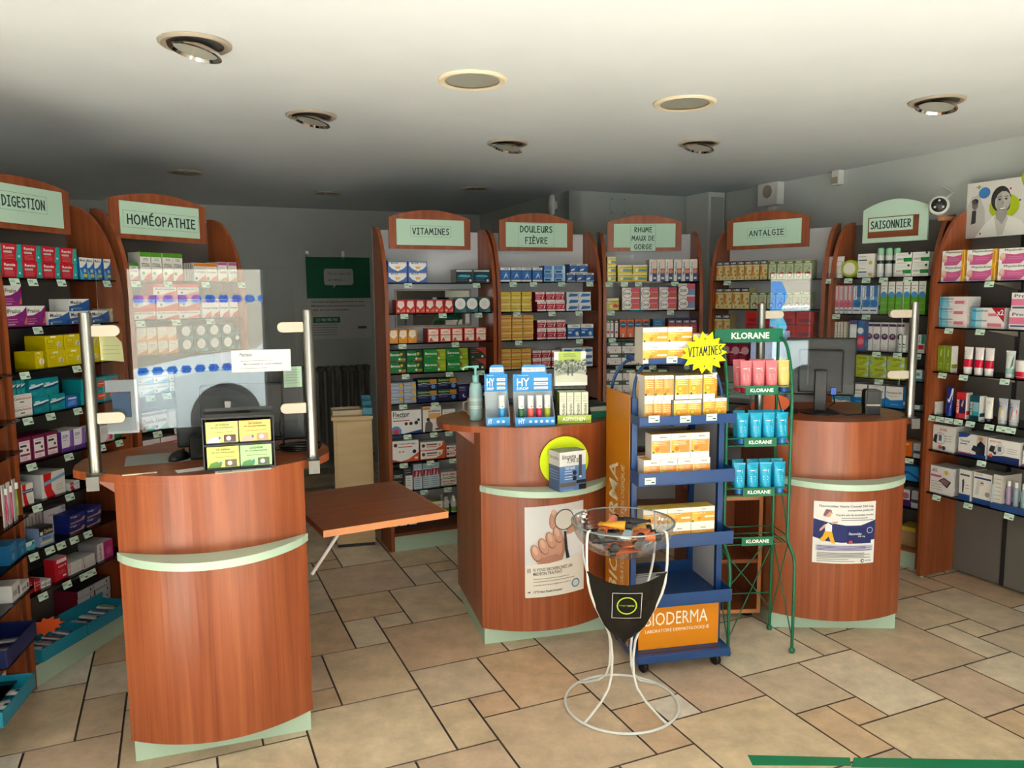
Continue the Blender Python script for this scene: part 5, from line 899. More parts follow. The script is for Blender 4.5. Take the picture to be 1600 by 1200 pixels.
# ================================================================== TUBES, BOTTLES, ROUND PACKS
def tube_parts(w, h, body_c, cap_c, cap_h=.18, capr=.42, cap_down=True, art=None, stripes=()):
    """squeezy tube standing on its cap: round shoulder below, flat crimped end above"""
    n = 20; hc = h * cap_h; lv = 9; v = []; r0 = w * .44
    for k in range(lv):
        t = k / (lv - 1); rx = r0 + (w / 2 - r0) * t; ry = r0 * (1 - t) ** .8 + .0015
        z = hc + (h - hc - h * .06) * t
        for i in range(n): a = 2 * PI * i / n; v.append((rx * math.cos(a), ry * math.sin(a), z))
    mb = MB()
    for k in range(lv - 1):
        t = (k + .5) / (lv - 1); c = body_c
        for (s0, s1, sc) in stripes:
            if s0 <= t <= s1: c = sc
        mb.add(v, [(k * n + i, k * n + (i + 1) % n, (k + 1) * n + (i + 1) % n, (k + 1) * n + i) for i in range(n)], c, 0, True)
    mb.add(v, [tuple(range(n - 1, -1, -1))], body_c); mb.box(-w / 2, w / 2, -.0018, .0018, h * .939, h, body_c)
    def P_(k):
        def P(a, b):
            t = b; x = (a - .5) * w * .86; ry = r0 * (1 - t) ** .8 + .0015; rx = r0 + (w / 2 - r0) * t
            y = -ry * math.sqrt(max(0, 1 - (x / rx) ** 2)) - .0007 - .0002 * k; return (x, y, hc + (h - hc - h * .06) * t)
        return P
    if art: draw(mb, art, w, h, P_)
    cap = MB(); r = w * capr; cap.lathe([(r * .94, 0), (r, .004), (r, hc * .9), (r * .9, hc)], 18, (0, 0, 0), cap_c)
    return mb, cap
_TP = {}
def tube_thing(name, key, w, h, body_c, cap_c, label, loc, rz, group, cat='cream tube', art=None, stripes=(), cap_h=.18, capr=.42, M=None):
    if key not in _TP:
        b, c = tube_parts(w, h, body_c, cap_c, cap_h, capr, True, art, stripes)
        _TP[key] = (b.mesh('tube_body', M_GLOSS), c.mesh('cap', M_GLOSS))
    t = thing(name, label, cat, loc, rz, group)
    for me, nm in zip(_TP[key], ('tube_body', 'cap')):
        o = bpy.data.objects.new(nm, me); COL.objects.link(o); o.parent = t
    return t
def on(un, sh, px, ref=463, v=.06):
    U = UNITS[un]; fr = U['fr']; u = fr.uh(px, ref, v)[0]; z = U['h'][sh] if sh >= 0 else U['plinth'] + .02
    return fr.w(u, v, z + .0006), fr.a, u
def hgt(un, sh, px, ytop, v=.06): return UNITS[un]['fr'].uh(px, ytop, v)[1] - UNITS[un]['h'][sh]

# seasonal unit top shelf: two pale tubes, a lime round pack, three sprays
for px, lab, w in ((1297, 'silver white conical tube, leftmost on top shelf under SAISONNIER sign', .045), (1311, 'white tube with black ring drawing, top shelf under SAISONNIER sign', .055)):
    l, a, u = on('SAI', 0, px); h = hgt('SAI', 0, px, 401)
    tube_thing('cream_tube', 'sai%d' % px, w, h, '#dcdcd8', '#e6e6e2', lab, l, a, 'tubes on the top shelf under the SAISONNIER sign', art=[('d', .5, .62, .2, '#2c2c2c'), ('d', .5, .62, .165, '#dcdcd8'), ('l', .2, .2, .8, 2, .3, '#a8b080')] if px > 1300 else [('l', .2, .5, .8, 3, .8, '#8a8a88')])
l, a, u = on('SAI', 0, 1329); h = hgt('SAI', 0, 1329, 406)
o = thing('candle_tin', 'round lime green pack facing out, top shelf under SAISONNIER sign', 'round pack', l, a)
mb = MB(); mb.lathe([(h * .46, -.03), (h * .5, -.02), (h * .5, .02), (h * .46, .03)], 28, (0, 0, 0), '#a9b83a'); b = mb.build('drum', M_GLOSS, o); b.rotation_euler = (R(90), 0, 0); b.location = (0, 0, h * .5)
mb = MB(); mb.lathe([(.001, .031), (h * .34, .031)], 28, (0, 0, 0), '#e4e2d4', cap=False); b = mb.build('disc_label', M_PAPER, o); b.rotation_euler = (R(90), 0, 0); b.location = (0, 0, h * .5)
for k, px in enumerate((1373.5, 1386.5, 1399)):
    l, a, u = on('SAI', 0, px); h = hgt('SAI', 0, px, 388)
    t = thing('spray_can', 'silver spray can with pale green cap, %s, under SAISONNIER sign' % nth(k, 3), 'spray can', l, a, 'sprays under the SAISONNIER sign')
    mb = MB(); mb.lathe([(.019, 0), (.021, .004), (.021, h * .74), (.017, h * .8)], 20, (0, 0, 0), cols=['#c8cac8', '#cdd0ce', '#b8bab8']); mb.lathe([(.0213, h * .46), (.0213, h * .58)], 20, (0, 0, 0), '#1f3c34', cap=False); mb.build('can', M_GLOSS, t)
    mb = MB(); mb.lathe([(.019, h * .79), (.019, h * .96), (.014, h)], 20, (0, 0, 0), '#8fd0a4'); mb.build('cap', M_GLOSS, t)
# right wall shelf tubes
specs = [(2, 1511, 542, .05, 'rw', '#efe9e8', '#efecea', [('l', .1, .62, .9, 3, .84, '#c45a62')], ((.08, .45, '#d0143c'),), 'white and red tube, leftmost of three, third shelf under portrait poster'),
         (2, 1528, 543, .05, 'rw', 0, 0, 0, 0, 'white and red tube, middle of three, third shelf under portrait poster'),
         (2, 1544, 544, .05, 'rw', 0, 0, 0, 0, 'white and red tube, rightmost of three, third shelf under portrait poster'),
         (2, 1577, 548, .05, 'tq', '#dfe6e2', '#e2e4e0', [('r', .1, .3, .7, .6, '#c8d4d0'), ('p', [(.7, .2), (.95, .4), (.95, .9), (.8, .6)], '#2c6c74'), ('l', .1, .76, .9, 2, .86, '#8c9c9a')], ((.0, .22, '#8cb8b4'),), 'pale tube with teal wave, third shelf under portrait poster'),
         (3, 1486, 604, .045, 'nb', '#1f2f8c', '#1f3c9c', [('p', [(.3, .5), (.6, .4), (1, .5), (1, 1), (.8, 1)], '#e8e8ea'), ('r', .1, .16, .9, .3, '#9ab4e0')], (), 'blue and white tube, fourth shelf under portrait poster'),
         (3, 1548, 621, .045, 'wt', '#e9e6e1', '#2a2a2a', [('r', .05, .66, .95, .68, '#3a3a3a'), ('r', .05, .42, .95, .45, '#3a3a3a'), ('l', .2, .76, .8, 2, .84, '#9a9a98')], (), 'white tube with thin black rings, fourth shelf under portrait poster'),
         (3, 1570, 623, .05, 'sy', '#b8bcc4', '#b4b8b8', [('r', .05, .7, .95, .9, '#3a5ab0'), ('p', [(.05, .1), (.4, .1), (.4, .7), (.05, .7)], '#2a3c90'), ('r', .36, .1, .95, .6, '#e8c020'), ('v', 'START', .5, .16, .8, .56, '#f4efd8')], (), 'blue tube with yellow patch, fourth shelf under portrait poster'),
         (3, 1588, 625, .05, 'sr', '#b8bcc4', '#b4b8b8', [('r', .05, .7, .95, .9, '#3a5ab0'), ('p', [(.05, .1), (.4, .1), (.4, .7), (.05, .7)], '#2a3c90'), ('r', .36, .1, .95, .6, '#d02848'), ('v', 'START', .5, .16, .8, .56, '#f4efd8')], (), 'blue tube with red patch, fourth shelf under portrait poster')]
seen = {}
for sh, px, yt, w, key, bc, cc, art, st, lab in specs:
    if key in seen: bc, cc, art, st = seen[key]
    else: seen[key] = (bc, cc, art, st)
    l, a, u = on('RIG', sh, px, 600); h = hgt('RIG', sh, px, yt)
    tube_thing('cream_tube', key, w, h, bc, cc, lab, l, a, 'tubes on the right wall shelves', art=art, stripes=st, cap_h=.14 if key != 'rw' else .16)
l, a, u = on('RIG', 2, 1600, 600); h = hgt('RIG', 2, 1600, 563)
t = thing('cream_jar', 'white and red jar cut by right edge of view', 'jar', l, a)
mb = MB(); mb.lathe([(.034, 0), (.04, .01), (.044, h * .8)], 24, (0, 0, 0), cols=['#c8203c', '#e4e0dc']); mb.lathe([(.0405, 0.012), (.0425, h * .4)], 24, (0, 0, 0), '#c8203c', cap=False); mb.build('pot', M_GLOSS, t)
mb = MB(); mb.lathe([(.046, h * .8), (.046, h)], 24, (0, 0, 0), '#e6e4e0'); mb.build('lid', M_GLOSS, t)
# display tray with small bottles on the lowest right shelf
l, a, u = on('RIG', 5, 1590, 750, .09)
t = thing('counter_display', 'navy card display tray on the lowest right shelf', 'display tray', l, a)
mb = MB(); mb.box(-.09, .12, -.075, .07, 0, .03, '#274a86'); mb.box(-.09, -.085, -.075, .07, .03, .13, '#b8c4c8'); mb.build('tray', M_PRINT, t)
for k, (dx, c) in enumerate(((-.06, '#4f9a90'), (-.02, '#9a86a8'), (.02, '#8a98a8'), (.06, '#7a9a98'))):
    p = FR['RIG'].w(u + dx, .055, l[2] + .031)
    b = thing('scent_bottle', 'slim %s bottle in navy display tray, %s' % (['green', 'violet', 'grey', 'teal'][k], nth(k, 4)), 'bottle', p, a, 'slim bottles in the navy tray')
    mb = MB(); mb.lathe([(.013, 0), (.014, .004), (.014, .085), (.007, .1)], 14, (0, 0, 0), c); mb.build('glass', M_GLOSS, b)
    mb = MB(); mb.lathe([(.009, .1), (.009, .13)], 12, (0, 0, 0), '#dcdcda'); mb.build('cap', M_GLOSS, b)
# small bottles low on the vitamins unit
for k, (px, yt, vv) in enumerate(((651, 778, .06), (665, 781, .06), (697, 776, .06), (690, 772, .16), (709, 774, .06))):
    l, a, u = on('VIT', 8, px, 800, vv); h = hgt('VIT', 8, px, yt, vv)
    if u > .735: continue
    t = thing('lotion_bottle', 'white and green lotion bottle, %s, lowest shelf under VITAMINES sign' % nth(k, 5), 'bottle', l, a, 'lotion bottles low on the vitamins unit')
    mb = MB(); mb.lathe([(.018, 0), (.022, .004), (.022, h * .7), (.010, h * .82)], 18, (0, 0, 0), '#e6e8e2'); mb.lathe([(.0225, h * .1), (.0225, h * .36)], 18, (0, 0, 0), '#6a9a3a', cap=False); mb.build('bottle_body', M_GLOSS, t)
    mb = MB(); mb.lathe([(.012, h * .81), (.012, h)], 16, (0, 0, 0), '#ecece8'); mb.build('cap', M_GLOSS, t)
# mirror behind the vitamins
fr = FR['VIT']; v = PD - .0205
u0, h1 = fr.uh(616, 452, v); u1, _ = fr.uh(735, 452, v); h0 = fr.uh(616, 512, v)[1]
t = thing('wall_mirror', 'aluminium framed mirror behind boxes under the VITAMINES sign', 'mirror', fr.w(0, 0), fr.a)
mb = MB(); mb.box(u0 + .01, u1 - .01, v - .004, v, h0 + .01, h1 - .01); mb.build('mirror_glass', mat('mirror_silver', '#d4d8d8', 0.02, 1.0), t)
mb = MB()
for q in ((u0, u1, h1 - .012, h1), (u0, u1, h0, h0 + .012), (u0, u0 + .012, h0 + .012, h1 - .012), (u1 - .012, u1, h0 + .012, h1 - .012)): mb.box(q[0], q[1], v - .012, v, q[2], q[3])
mb.build('mirror_frame', M_SATIN, t)
# brown carton at the foot of the seasonal unit
fr = FR['SAI']; u0 = fr.uh(1403, 845, .06)[0]; u1 = fr.uh(1430, 845, .06)[0]; zt = fr.uh(1418, 830, .06)[1]
u1 = min(u1, UNITS['SAI']['w'] - .03)
t = thing('carton', 'open brown carton at foot of the SAISONNIER unit', 'carton', fr.w((u0 + u1) / 2, .14, .131), fr.a)
w = u1 - u0
mb = MB(); mb.box(-w / 2, w / 2, -.08, .08, 0, zt - .131, '#a8865c'); mb.build('box_body', M_PAPER, t)
mb = MB(); mb.box(-w / 2 + .004, w / 2 - .004, -.076, .06, zt - .1305, zt - .105, '#c8b040'); mb.build('packing', M_PAPER, t)

# turquoise trays with thermometer packs at the foot of the digestion unit
M_TURQ = mat('turquoise_plastic', '#1583a0', 0.4); M_NAVYP = mat('navy_plastic', '#16245a', 0.4)
def bin_tray(name, label, fr, u0, u1, v0, v1, z, h, m, lip=.02):
    t = thing(name, label, 'tray', fr.w((u0 + u1) / 2, (v0 + v1) / 2, z), fr.a, 'plastic trays at the foot of the left shelves')
    a, b = (u1 - u0) / 2, (v1 - v0) / 2; th = .004; mb = MB()
    mb.box(-a, a, -b, b, 0, th); mb.box(-a, a, -b, -b + th, th, h); mb.box(-a, a, b - th, b, th, h + .03); mb.box(-a, -a + th, -b + th, b - th, th, h); mb.box(a - th, a, -b + th, b - th, th, h)
    mb.build('tray_body', m, t, .002); return t
rr = random.Random(5)
def stick_pack(fr, u, v, z, rz, lab, grp, c):
    o = MB(); o.box(-.011, .011, -.062, .062, 0, .007, '#dcdcda'); o.box(-.006, .006, -.05, .05, .0072, .011, c); o.box(-.008, .008, -.056, -.034, .0112, .0125, '#40464c')
    b = o.build('thermometer_pack', M_GLOSS, None, 0, fr.w(u, v, z), fr.a + rz); tag(b, lab, 'thermometer', grp)
fr = FR['DIG']
for k, (u0, u1, nm) in enumerate(((.03, .30, 'nearer turquoise tray of thermometers at foot of DIGESTION unit'), (.305, .60, 'farther turquoise tray of thermometers at foot of DIGESTION unit'))):
    z = UNITS['DIG']['plinth'] + .0206
    bin_tray('storage_tray', nm, fr, u0, u1, -.03, .128, z, .06, M_TURQ)
    for j in range(9):
        uu = u0 + .024 + j * (u1 - u0 - .045) / 8
        stick_pack(fr, uu, .05, z + .02 + .0095 * (j % 2), R(rr.uniform(-4, 4)), 'boxed digital thermometer, %s in the %s turquoise tray' % (nth(j, 9), 'nearer' if k == 0 else 'farther'), 'thermometers in the turquoise trays', rr.choice(['#b8bcc0', '#5f7f9c', '#7f9c6c', '#5a5f66']))
def star(n, r0, r1, seed=1, sx=1.0, sy=1.0):
    q = random.Random(seed); pts = []
    for i in range(2 * n):
        a = PI * i / n; r = (r1 if i % 2 else r0) * q.uniform(.93, 1.05); pts.append((r * math.cos(a) * sx, r * math.sin(a) * sy))
    return pts
p = fr.w(.20, .095, .215)
mb = MB(); mb.slab(star(11, .075, .052, 2, 1, .55), -.001, .001); st = mb.build('price_star', mat('orange_card', '#ef5a1c', 0.7), None, 0, p, fr.a - R(35)); tag(st, 'orange jagged price card standing in the turquoise trays', 'price card')

# far left unit: toothbrush packs, trays, leaflets at the frame edge
fr = FR['LEF']
for k, (px, yt, yb, c) in enumerate(((2, 740, 818, '#c23a70'), (10, 738, 814, '#c8508c'), (19, 736, 806, '#8aa040'))):
    u, zt = fr.uh(px, yt, -.045); zb = UNITS['LEF']['h'][3]
    o = thing('toothbrush_pack', 'toothbrush in blister pack at far left, %s' % ['pink handle leftmost', 'pink handle in the middle', 'green handle nearest the post'][k], 'toothbrush', fr.w(u, -.045, zb + .0006), fr.a, 'toothbrush packs at far left')
    mb = MB(); mb.box(-.014, .014, -.002, .002, 0, .17, '#d8d4d4'); mb.build('card', M_PRINT, o)
    mb = MB(); mb.tube([(0, -.008, .02), (0, -.009, .07), (0, -.008, .11), (0, -.008, .15)], [.004, .005, .003, .004], 8, c); mb.box(-.005, .005, -.016, -.006, .13, .155, '#e8e8e8'); mb.build('brush', M_GLOSS, o)
u = fr.uh(8, 1000, .02)[0]
bin_tray('storage_tray', 'navy tray at foot of the far left shelves', fr, .41, .705, -.07, .08, .30, .07, M_NAVYP)
bin_tray('storage_tray', 'turquoise tray below the navy one at far left', fr, .14, .44, -.15, -.0, .20, .06, M_TURQ)
for nm, z, v0, v1, u0, u1 in (('tray_shelf', .2995, -.07, .27, .42, .70), ('tray_shelf', .2395, -.09, .27, .16, .43)):
    mb = MB(); mb.box(u0, u1, v0, v1, z - .006, z); mb.build(nm, M_SHELF, UNITS['LEF']['t'])
for k in range(4):
    stick_pack(fr, .46 + k * .055, .005, .306 + .012 * (k % 2), R(rr.uniform(-8, 8)), 'boxed thermometer in the navy tray, %s' % nth(k, 4), 'thermometers in the far left trays', '#8a9098')
    stick_pack(fr, .20 + k * .055, -.075, .206 + .012 * (k % 2), R(rr.uniform(-8, 8)), 'boxed thermometer in the far left turquoise tray, %s' % nth(k, 4), 'thermometers in the far left trays', '#c8c8c8')
for k in range(2):
    place('flatw', fr, .68 - k * .09, -.05, UNITS['LEF']['h'][5] + .0006, .08, .04 + .03 * k, .12, 'flat white box at far left, %s' % nth(k, 2), 'boxes on the far left shelves', 0)
    place('bluc', fr, .68 - k * .09, -.05, UNITS['LEF']['h'][4] + .0006, .08, .06 + .02 * k, .12, 'blue white box at far left edge, %s' % nth(k, 2), 'boxes on the far left shelves', 0)
place('flatw', fr, .60, .04, .131, .12, .05, .16, 'white leaflet box on the bottom board at far left', 'boxes on the far left shelves', 0)

# ================================================================== COUNTERS
HWD = .325
def arc(u, s=.115, hw=HWD): return -s * (1 - (u / hw) ** 2)
def arcpts(hw, s=.115, n=28): return [(-hw + 2 * hw * i / n, arc(-hw + 2 * hw * i / n, s)) for i in range(n + 1)]
def counter(label, fr, wl, wr, bracket_left=True):
    t = thing('service_counter', label, 'counter', (fr.o[0], fr.o[1], 0), fr.a, 'curved cherry service counters')
    mb = MB(); mb.box(-.315, .315, 0, .6, 0, .085); mb.build('plinth', M_MINT, t, .001)
    body = arcpts(HWD) + [(HWD, .62), (-HWD, .62)]
    mb = MB(); mb.prism(body, .085, 1.0552); mb.build('counter_body', M_WOOD, t)
    outer = [(-(HWD + .006) + 2 * (HWD + .006) * i / 30, -.222 * (1 - ((-(HWD + .006) + 2 * (HWD + .006) * i / 30) / (HWD + .006)) ** 2) ** .8 - .001) for i in range(31)]
    mb = MB(); mb.prism(outer + [(u, v - .0004) for u, v in arcpts(HWD)[::-1]], .772, .801); mb.build('ledge', M_MINT, t)
    def wing(s, w):
        if w < .4: return [(s * w, arc(w)), (s * w, .30), (s * .33, .45), (s * .28, .6)]
        return [(s * .385, arc(.385)), (s * (.385 + (w - .385) * .55), arc(.385) + .045), (s * (.385 + (w - .385) * .9), .14), (s * w, .23), (s * (w - .01), .33), (s * (w - .06), .43), (s * (w - .14), .51), (s * (w - .22), .56), (s * .25, .6)]
    fa = [(-.385 + .77 * i / 34, arc(-.385 + .77 * i / 34)) for i in range(35)]
    rw_ = wing(1, wr); lw = wing(-1, wl)
    if wr < .4: fa = [p for p in fa if p[0] < wr]
    top = fa[1:-1] + rw_ + lw[::-1]
    mb = MB(); mb.prism(top, 1.0553, 1.085, mi=1, mi_cap=0); mb.build('worktop', [M_WOODH, M_WOOD], t)
    if bracket_left:
        mb = MB(); mb.slab([(-HWD - .1, 1.0545), (-HWD - .001, 1.0545), (-HWD - .001, .975)][::-1], .13, .155); mb.build('bracket', mat('rose_laminate', '#a66a58', .5), t)
    return t
FL, FM, FRR = Frame(-1.105, 2.7725, 18.7), Frame(.16, 3.695, 15), Frame(1.628, 3.77, -2.6)
counter('nearest curved wooden counter, left of the aisle', FL, .49, .44)
counter('middle curved wooden counter carrying the sanitizer bottle', FM, .49, .42)
counter('right curved wooden counter behind the green rack', FRR, .45, .385, False)
CT = 1.0856

def screen(label, fr, ul, ur, sl, sr, zb, zt, clamps, v=.03):
    """two steel posts clamped to the counter edge, a clear sheet held between them"""
    t = thing('sneeze_guard', label, 'screen', (fr.o[0], fr.o[1], 0), fr.a, 'clear screens on the counters')
    for u, s in ((ul, 1), (ur, -1)):
        mb = MB(); mb.lathe([(.021, CT + .002), (.021, 1.655)], 24, (u, v, 0)); mb.lathe([(.0205, 1.655), (.0205, 1.6555)], 24, (u, v, 0)); p = mb.build('post', M_STEEL, t)
        va = arc(min(abs(u), .38)) ; 
        mb = MB(); mb.lathe([(.032, CT + .0004), (.032, CT + .006)], 24, (u, v, 0)); mb.build('base_flange', M_STEEL, p)
        mb = MB(); x0, x1 = (u - .03, u + .012) if s > 0 else (u - .012, u + .03)
        xo = u - s * .03
        mb.box(min(xo, xo + s * .008), max(xo, xo + s * .008), v - .03, v + .03, 1.04, CT + .003) if abs(u) > .386 else mb.box(u - .02, u + .02, v - .072, v - .066, 1.04, CT + .004)
        mb.box(u - .022, u + .022, v - .066, v + .02, CT + .0006, CT + .0035); mb.build('edge_clamp', M_CLAMP, p)
        for z in clamps:
            e = u + s * .018; f = (sl if s > 0 else sr) + s * .045
            pts = [(e, z - .019), (e, z + .019)] + [(f + s * .019 * math.cos(a), z + .019 * math.sin(a)) for a in np.linspace(PI / 2, -PI / 2, 12)]
            if s < 0: pts = pts
            for y0, y1 in ((v - .012, v - .0035), (v + .0035, v + .012)):
                mb = MB(); mb.slab(pts if s < 0 else pts[::-1], y0, y1); mb.build('glass_clamp', M_SATIN, p, .002)
    mb = MB(); mb.box(sl, sr, v - .0025, v + .0025, zb, zt, mi=0)
    mb.m = [0, 1, 0, 1, 1, 1]; mb.build('clear_panel', [M_PLEXI, M_PEDGE], t)
    return t
screen('clear screen between steel posts on the left counter', FL, -.385, .362, -.343, .315, 1.235, 1.806, (1.592, 1.285))
screen('clear screen between steel posts on the right counter', FRR, -.393, .348, -.351, .291, 1.25, 1.80, (1.60, 1.30))

# fold-down leaf on the left counter
t = thing('folding_leaf', 'raised wooden counter flap with white strut right of left counter', 'counter flap', FL.w(.33, .5, .75), FL.a + R(10.5))
mb = MB(); a = .285
mb.box(.012, .57, -.36 + .03, .335, -.028, 0); mb.build('flap_board', M_WOODH, t)
mb = MB(); mb.box(.012, .57, -.36 + .026, -.36 + .0298, -.0285, .0004); mb.box(.5702, .5742, -.334, .335, -.0285, .0004); mb.build('edge_band', M_PEACH, t)
mb = MB(); mb.tube([(.016, -.10, -.26), (.19, -.10, -.032)], .009, 6); mb.box(.19, .3, -.112, -.088, -.036, -.0285); mb.build('strut', M_WHITE, t)

# ------------------------------------------------------------------ left counter top
def at(fr, u, v, z=CT + .0004): return fr.w(u, v, z)
def sheet(name, label, cat, fr, u, v, w, d, rz, c, art=None, z=CT + .0003, m=None):
    mb = MB(); mb.box(-w / 2, w / 2, -d / 2, d / 2, 0, .0012, c)
    if art: draw(mb, art, w, d, lambda k: (lambda a, b: ((a - .5) * w, (b - .5) * d, .0015 + .0002 * k)))
    o = mb.build(name, m or M_PAPER, None, 0, fr.w(u, v, z), fr.a + rz); return tag(o, label, cat)
sheet('mouse_mat', 'thin grey mat under the black mouse on left counter', 'mat', FL, -.20, .24, .24, .2, R(6), '#9aa09e')
t = thing('computer_mouse', 'black computer mouse on the left counter', 'mouse', at(FL, -.125, .19, CT + .0018), FL.a + R(60))
mb = MB(); nn = 20; v_ = []; lv = 7
for k in range(lv):
    q = k / (lv - 1); sc = math.sqrt(max(0, 1 - q * q * .97))
    for i in range(nn): a = 2 * PI * i / nn; v_.append((.052 * sc * math.cos(a), .031 * sc * math.sin(a), .036 * q))
mb.add(v_, [(k * nn + i, k * nn + (i + 1) % nn, (k + 1) * nn + (i + 1) % nn, (k + 1) * nn + i) for k in range(lv - 1) for i in range(nn)] + [tuple((lv - 1) * nn + i for i in range(nn)), tuple(range(nn - 1, -1, -1))], None, 0, True); mb.build('shell', M_BLACK, t)
mb = MB(); mb.lathe([(.006, -.003), (.006, .003)], 12); o = mb.build('scroll_wheel', M_DGREY, t); o.rotation_euler = (R(90), 0, 0); o.location = (.028, 0, .030)
mb = MB(); mb.tube([(.05, 0, .008), (.09, .01, .003), (.14, -.03, .0025), (.2, -.03, .0025)], .002, 6); mb.build('cable', M_BLACK, t)
sheet('receipt', 'crumpled white receipt in front of the sweet boxes', 'paper', FL, -.055, -.02, .13, .05, R(16), '#dfe0de', [('l', .2, .3, .8, 2, .6, '#a0a0a0')])
sheet('newspaper_slip', 'printed paper slip under the sweet box display', 'paper', FL, .11, -.098, .19, .042, R(4), '#d8d8d4', [('r', .05, .2, .3, .8, '#9a9a98'), ('l', .35, .3, .6, 3, .8, '#8a8a88'), ('r', .65, .3, .95, .8, '#777')  if False else ('l', .65, .3, .95, 3, .8, '#8a8a88')])
o = MB(); o.tube([(-.055, 0, .003), (.055, 0, .003)], .0028, 6, '#d8c0a8'); tag(o.build('paper_strip', M_PAPER, None, 0, at(FL, -.235, -.042), FL.a + R(4)), 'thin pale strip lying by the left steel post', 'strip')
# stepped display with four sweet boxes
t = thing('display_rack', 'black stepped rack holding four sweet boxes', 'display rack', at(FL, .10, -.085), FL.a + R(-1))
mb = MB(); mb.box(-.118, .118, .0, .07, 0, .008); mb.box(-.118, .118, .068, .074, 0.008, .19); mb.box(-.118, .118, -.005, .068, .092, .098); mb.box(-.122, -.118, -.005, .074, 0, .19); mb.box(.118, .122, -.005, .074, 0, .19); mb.box(-.122, .122, -.01, .074, .19, .196); mb.build('rack_body', M_BLACK, t)
def sweet(c, c2, lab, dx, dz, img):
    w, h, d = .108, .08, .06; mb = MB()
    mb.box(-w / 2, w / 2, -d / 2, d / 2, 0, h, cols=[lin(c), lin('#c0a8b4'), lin('#222222'), lin('#c0a8b4'), lin('#26221e'), lin('#222222')])
    art = [('r', 0, 0, 1, .06, '#20201c'), ('t', 'Les bonbons', .3, .82, .72, .94, '#2c2c20'), ('t', 'de nos pharmaciens', .16, .68, .86, .78, '#2c2c20'), ('l', .2, .52, .86, 1, .52, '#7a7a50'), ('r', .55, .08, .92, .4, img), ('d', .7, .24, .1, '#e8dcd4'), ('p', [(.02, .06), (.4, .06), (.46, .2), (.3, .34), (.1, .26)], c2), ('r', .40, .2, .44, .34, '#2a7ab0'), ('r', .37, .25, .47, .29, '#2a7ab0')]
    draw(mb, art, w, h, front(w, h, d))
    q = FL.a + R(-1); base = FL.w(.10, -.085, CT + .0004); cx, sx_ = math.cos(q), math.sin(q)
    o = mb.build('sweet_box', M_PRINT, None, 0, (base[0] + dx * cx - .032 * sx_, base[1] + dx * sx_ + .032 * cx, base[2] + dz), q); tag(o, lab, 'sweet box', 'pharmacists sweet boxes')
sweet('#d8dc7c', '#f0ece0', 'lime yellow sweet box, upper left in black rack', -.056, .0985, '#5a3a40'); sweet('#eec46a', '#e8a898', 'amber yellow sweet box, upper right in black rack', .056, .0985, '#b89078')
sweet('#dade70', '#5a8a30', 'yellow green sweet box, lower left in black rack', -.056, .0085, '#6a5a48'); sweet('#a8d894', '#4a8a4a', 'mint green sweet box, lower right in black rack', .056, .0085, '#4a5a40')
def monitor(label, fr, u, v, rz, w, h, zc, stand=True):
    t = thing('computer_monitor', label, 'monitor', fr.w(u, v, CT + .0004), fr.a + rz, 'computer monitors seen from behind')
    z0 = zc - h / 2 - CT; mb = MB(); mb.box(-w / 2, w / 2, -.018, .012, z0, z0 + h); b = mb.build('casing', M_BLACK, t, .008)
    mb = MB(); mb.box(-w * .32, w * .32, -.042, -.0185, z0 + .05 * h, z0 + h * .8); mb.build('back_cover', M_DGREY, t, .01)
    mb = MB(); mb.box(-w * .3, w * .1, -.0435, -.0425, z0 + h * .66, z0 + h * .74); mb.build('vent', M_BLACK, t)
    mb = MB(); mb.box(-w / 2 + .01, w / 2 - .01, .0122, .0135, z0 + .012, z0 + h - .012); mb.build('screen_face', mat('screen_off', '#0a0b0d', .1), t)
    mb = MB(); mb.box(-.03, .03, -.06, -.0425, .014, z0 + h * .45); mb.build('stand', M_BLACK, t, .004)
    mb = MB(); mb.lathe([(.10, 0), (.10, .008), (.06, .014)], 28, (0, -.03, 0)); mb.build('stand_base', M_BLACK, t)
    mb = MB(); mb.box(.05, .075, -.055, -.0425, z0 + .01, z0 + .045); mb.build('blue_plug', mat('blue_plug', '#2a62d8', .4), t)
    mb = MB(); mb.tube([(.062, -.05, z0 + .01), (.07, -.06, z0 - .03), (.03, -.09, .03), (.12, -.12, .006), (.2, -.08, .006)], .004, 6); mb.build('cable', M_BLACK, t)
    return t
monitor('wide black monitor back behind left counter screen', FL, .11, .33, R(4), .50, .31, 1.265)
mb = MB(); tag(mb.build('x', M_BLACK), 'x', 'x') if False else None
w, h = .072, .085
mb = MB(); mb.box(-w / 2, w / 2, -.0006, .0006, 0, h, '#c4e4cc'); draw(mb, [('l', .1, .2, .85, 6, .85, '#7f9c88')], w, h, lambda k: (lambda a, b: ((a - .5) * w, -.0009, b * h)))
tag(mb.build('paper_note', M_PAPER, None, 0, FL.w(*[FL.uh(458, 605, .27)[0], .27], FL.uh(458, 605, .27)[1]), FL.a + R(4)), 'mint green note stuck on the wide black monitor', 'note')
u0, zt = FL.uh(361, 548, .024); u1, zb = FL.uh(455, 579, .024); w, h = u1 - u0, zt - zb
mb = MB(); mb.box(-w / 2, w / 2, -.0006, .0006, 0, h, '#cfd1d2'); draw(mb, [('t', 'Pharmacie', .14, .72, .34, .88, '#4a5058'), ('l', .14, .5, .7, 1, .5, '#6a6e74'), ('t', 'Merci de patienter ici - accueil confidentiel', .2, .3, .84, .4, '#2a2e34'), ('l', .14, .16, .6, 1, .16, '#6a6e74')], w, h, lambda k: (lambda a, b: ((a - .5) * w, -.0009, b * h)))
tag(mb.build('paper_notice', M_PAPER, None, 0, FL.w((u0 + u1) / 2, .0262, zb), FL.a), 'white paper notice taped to the left counter screen', 'notice')
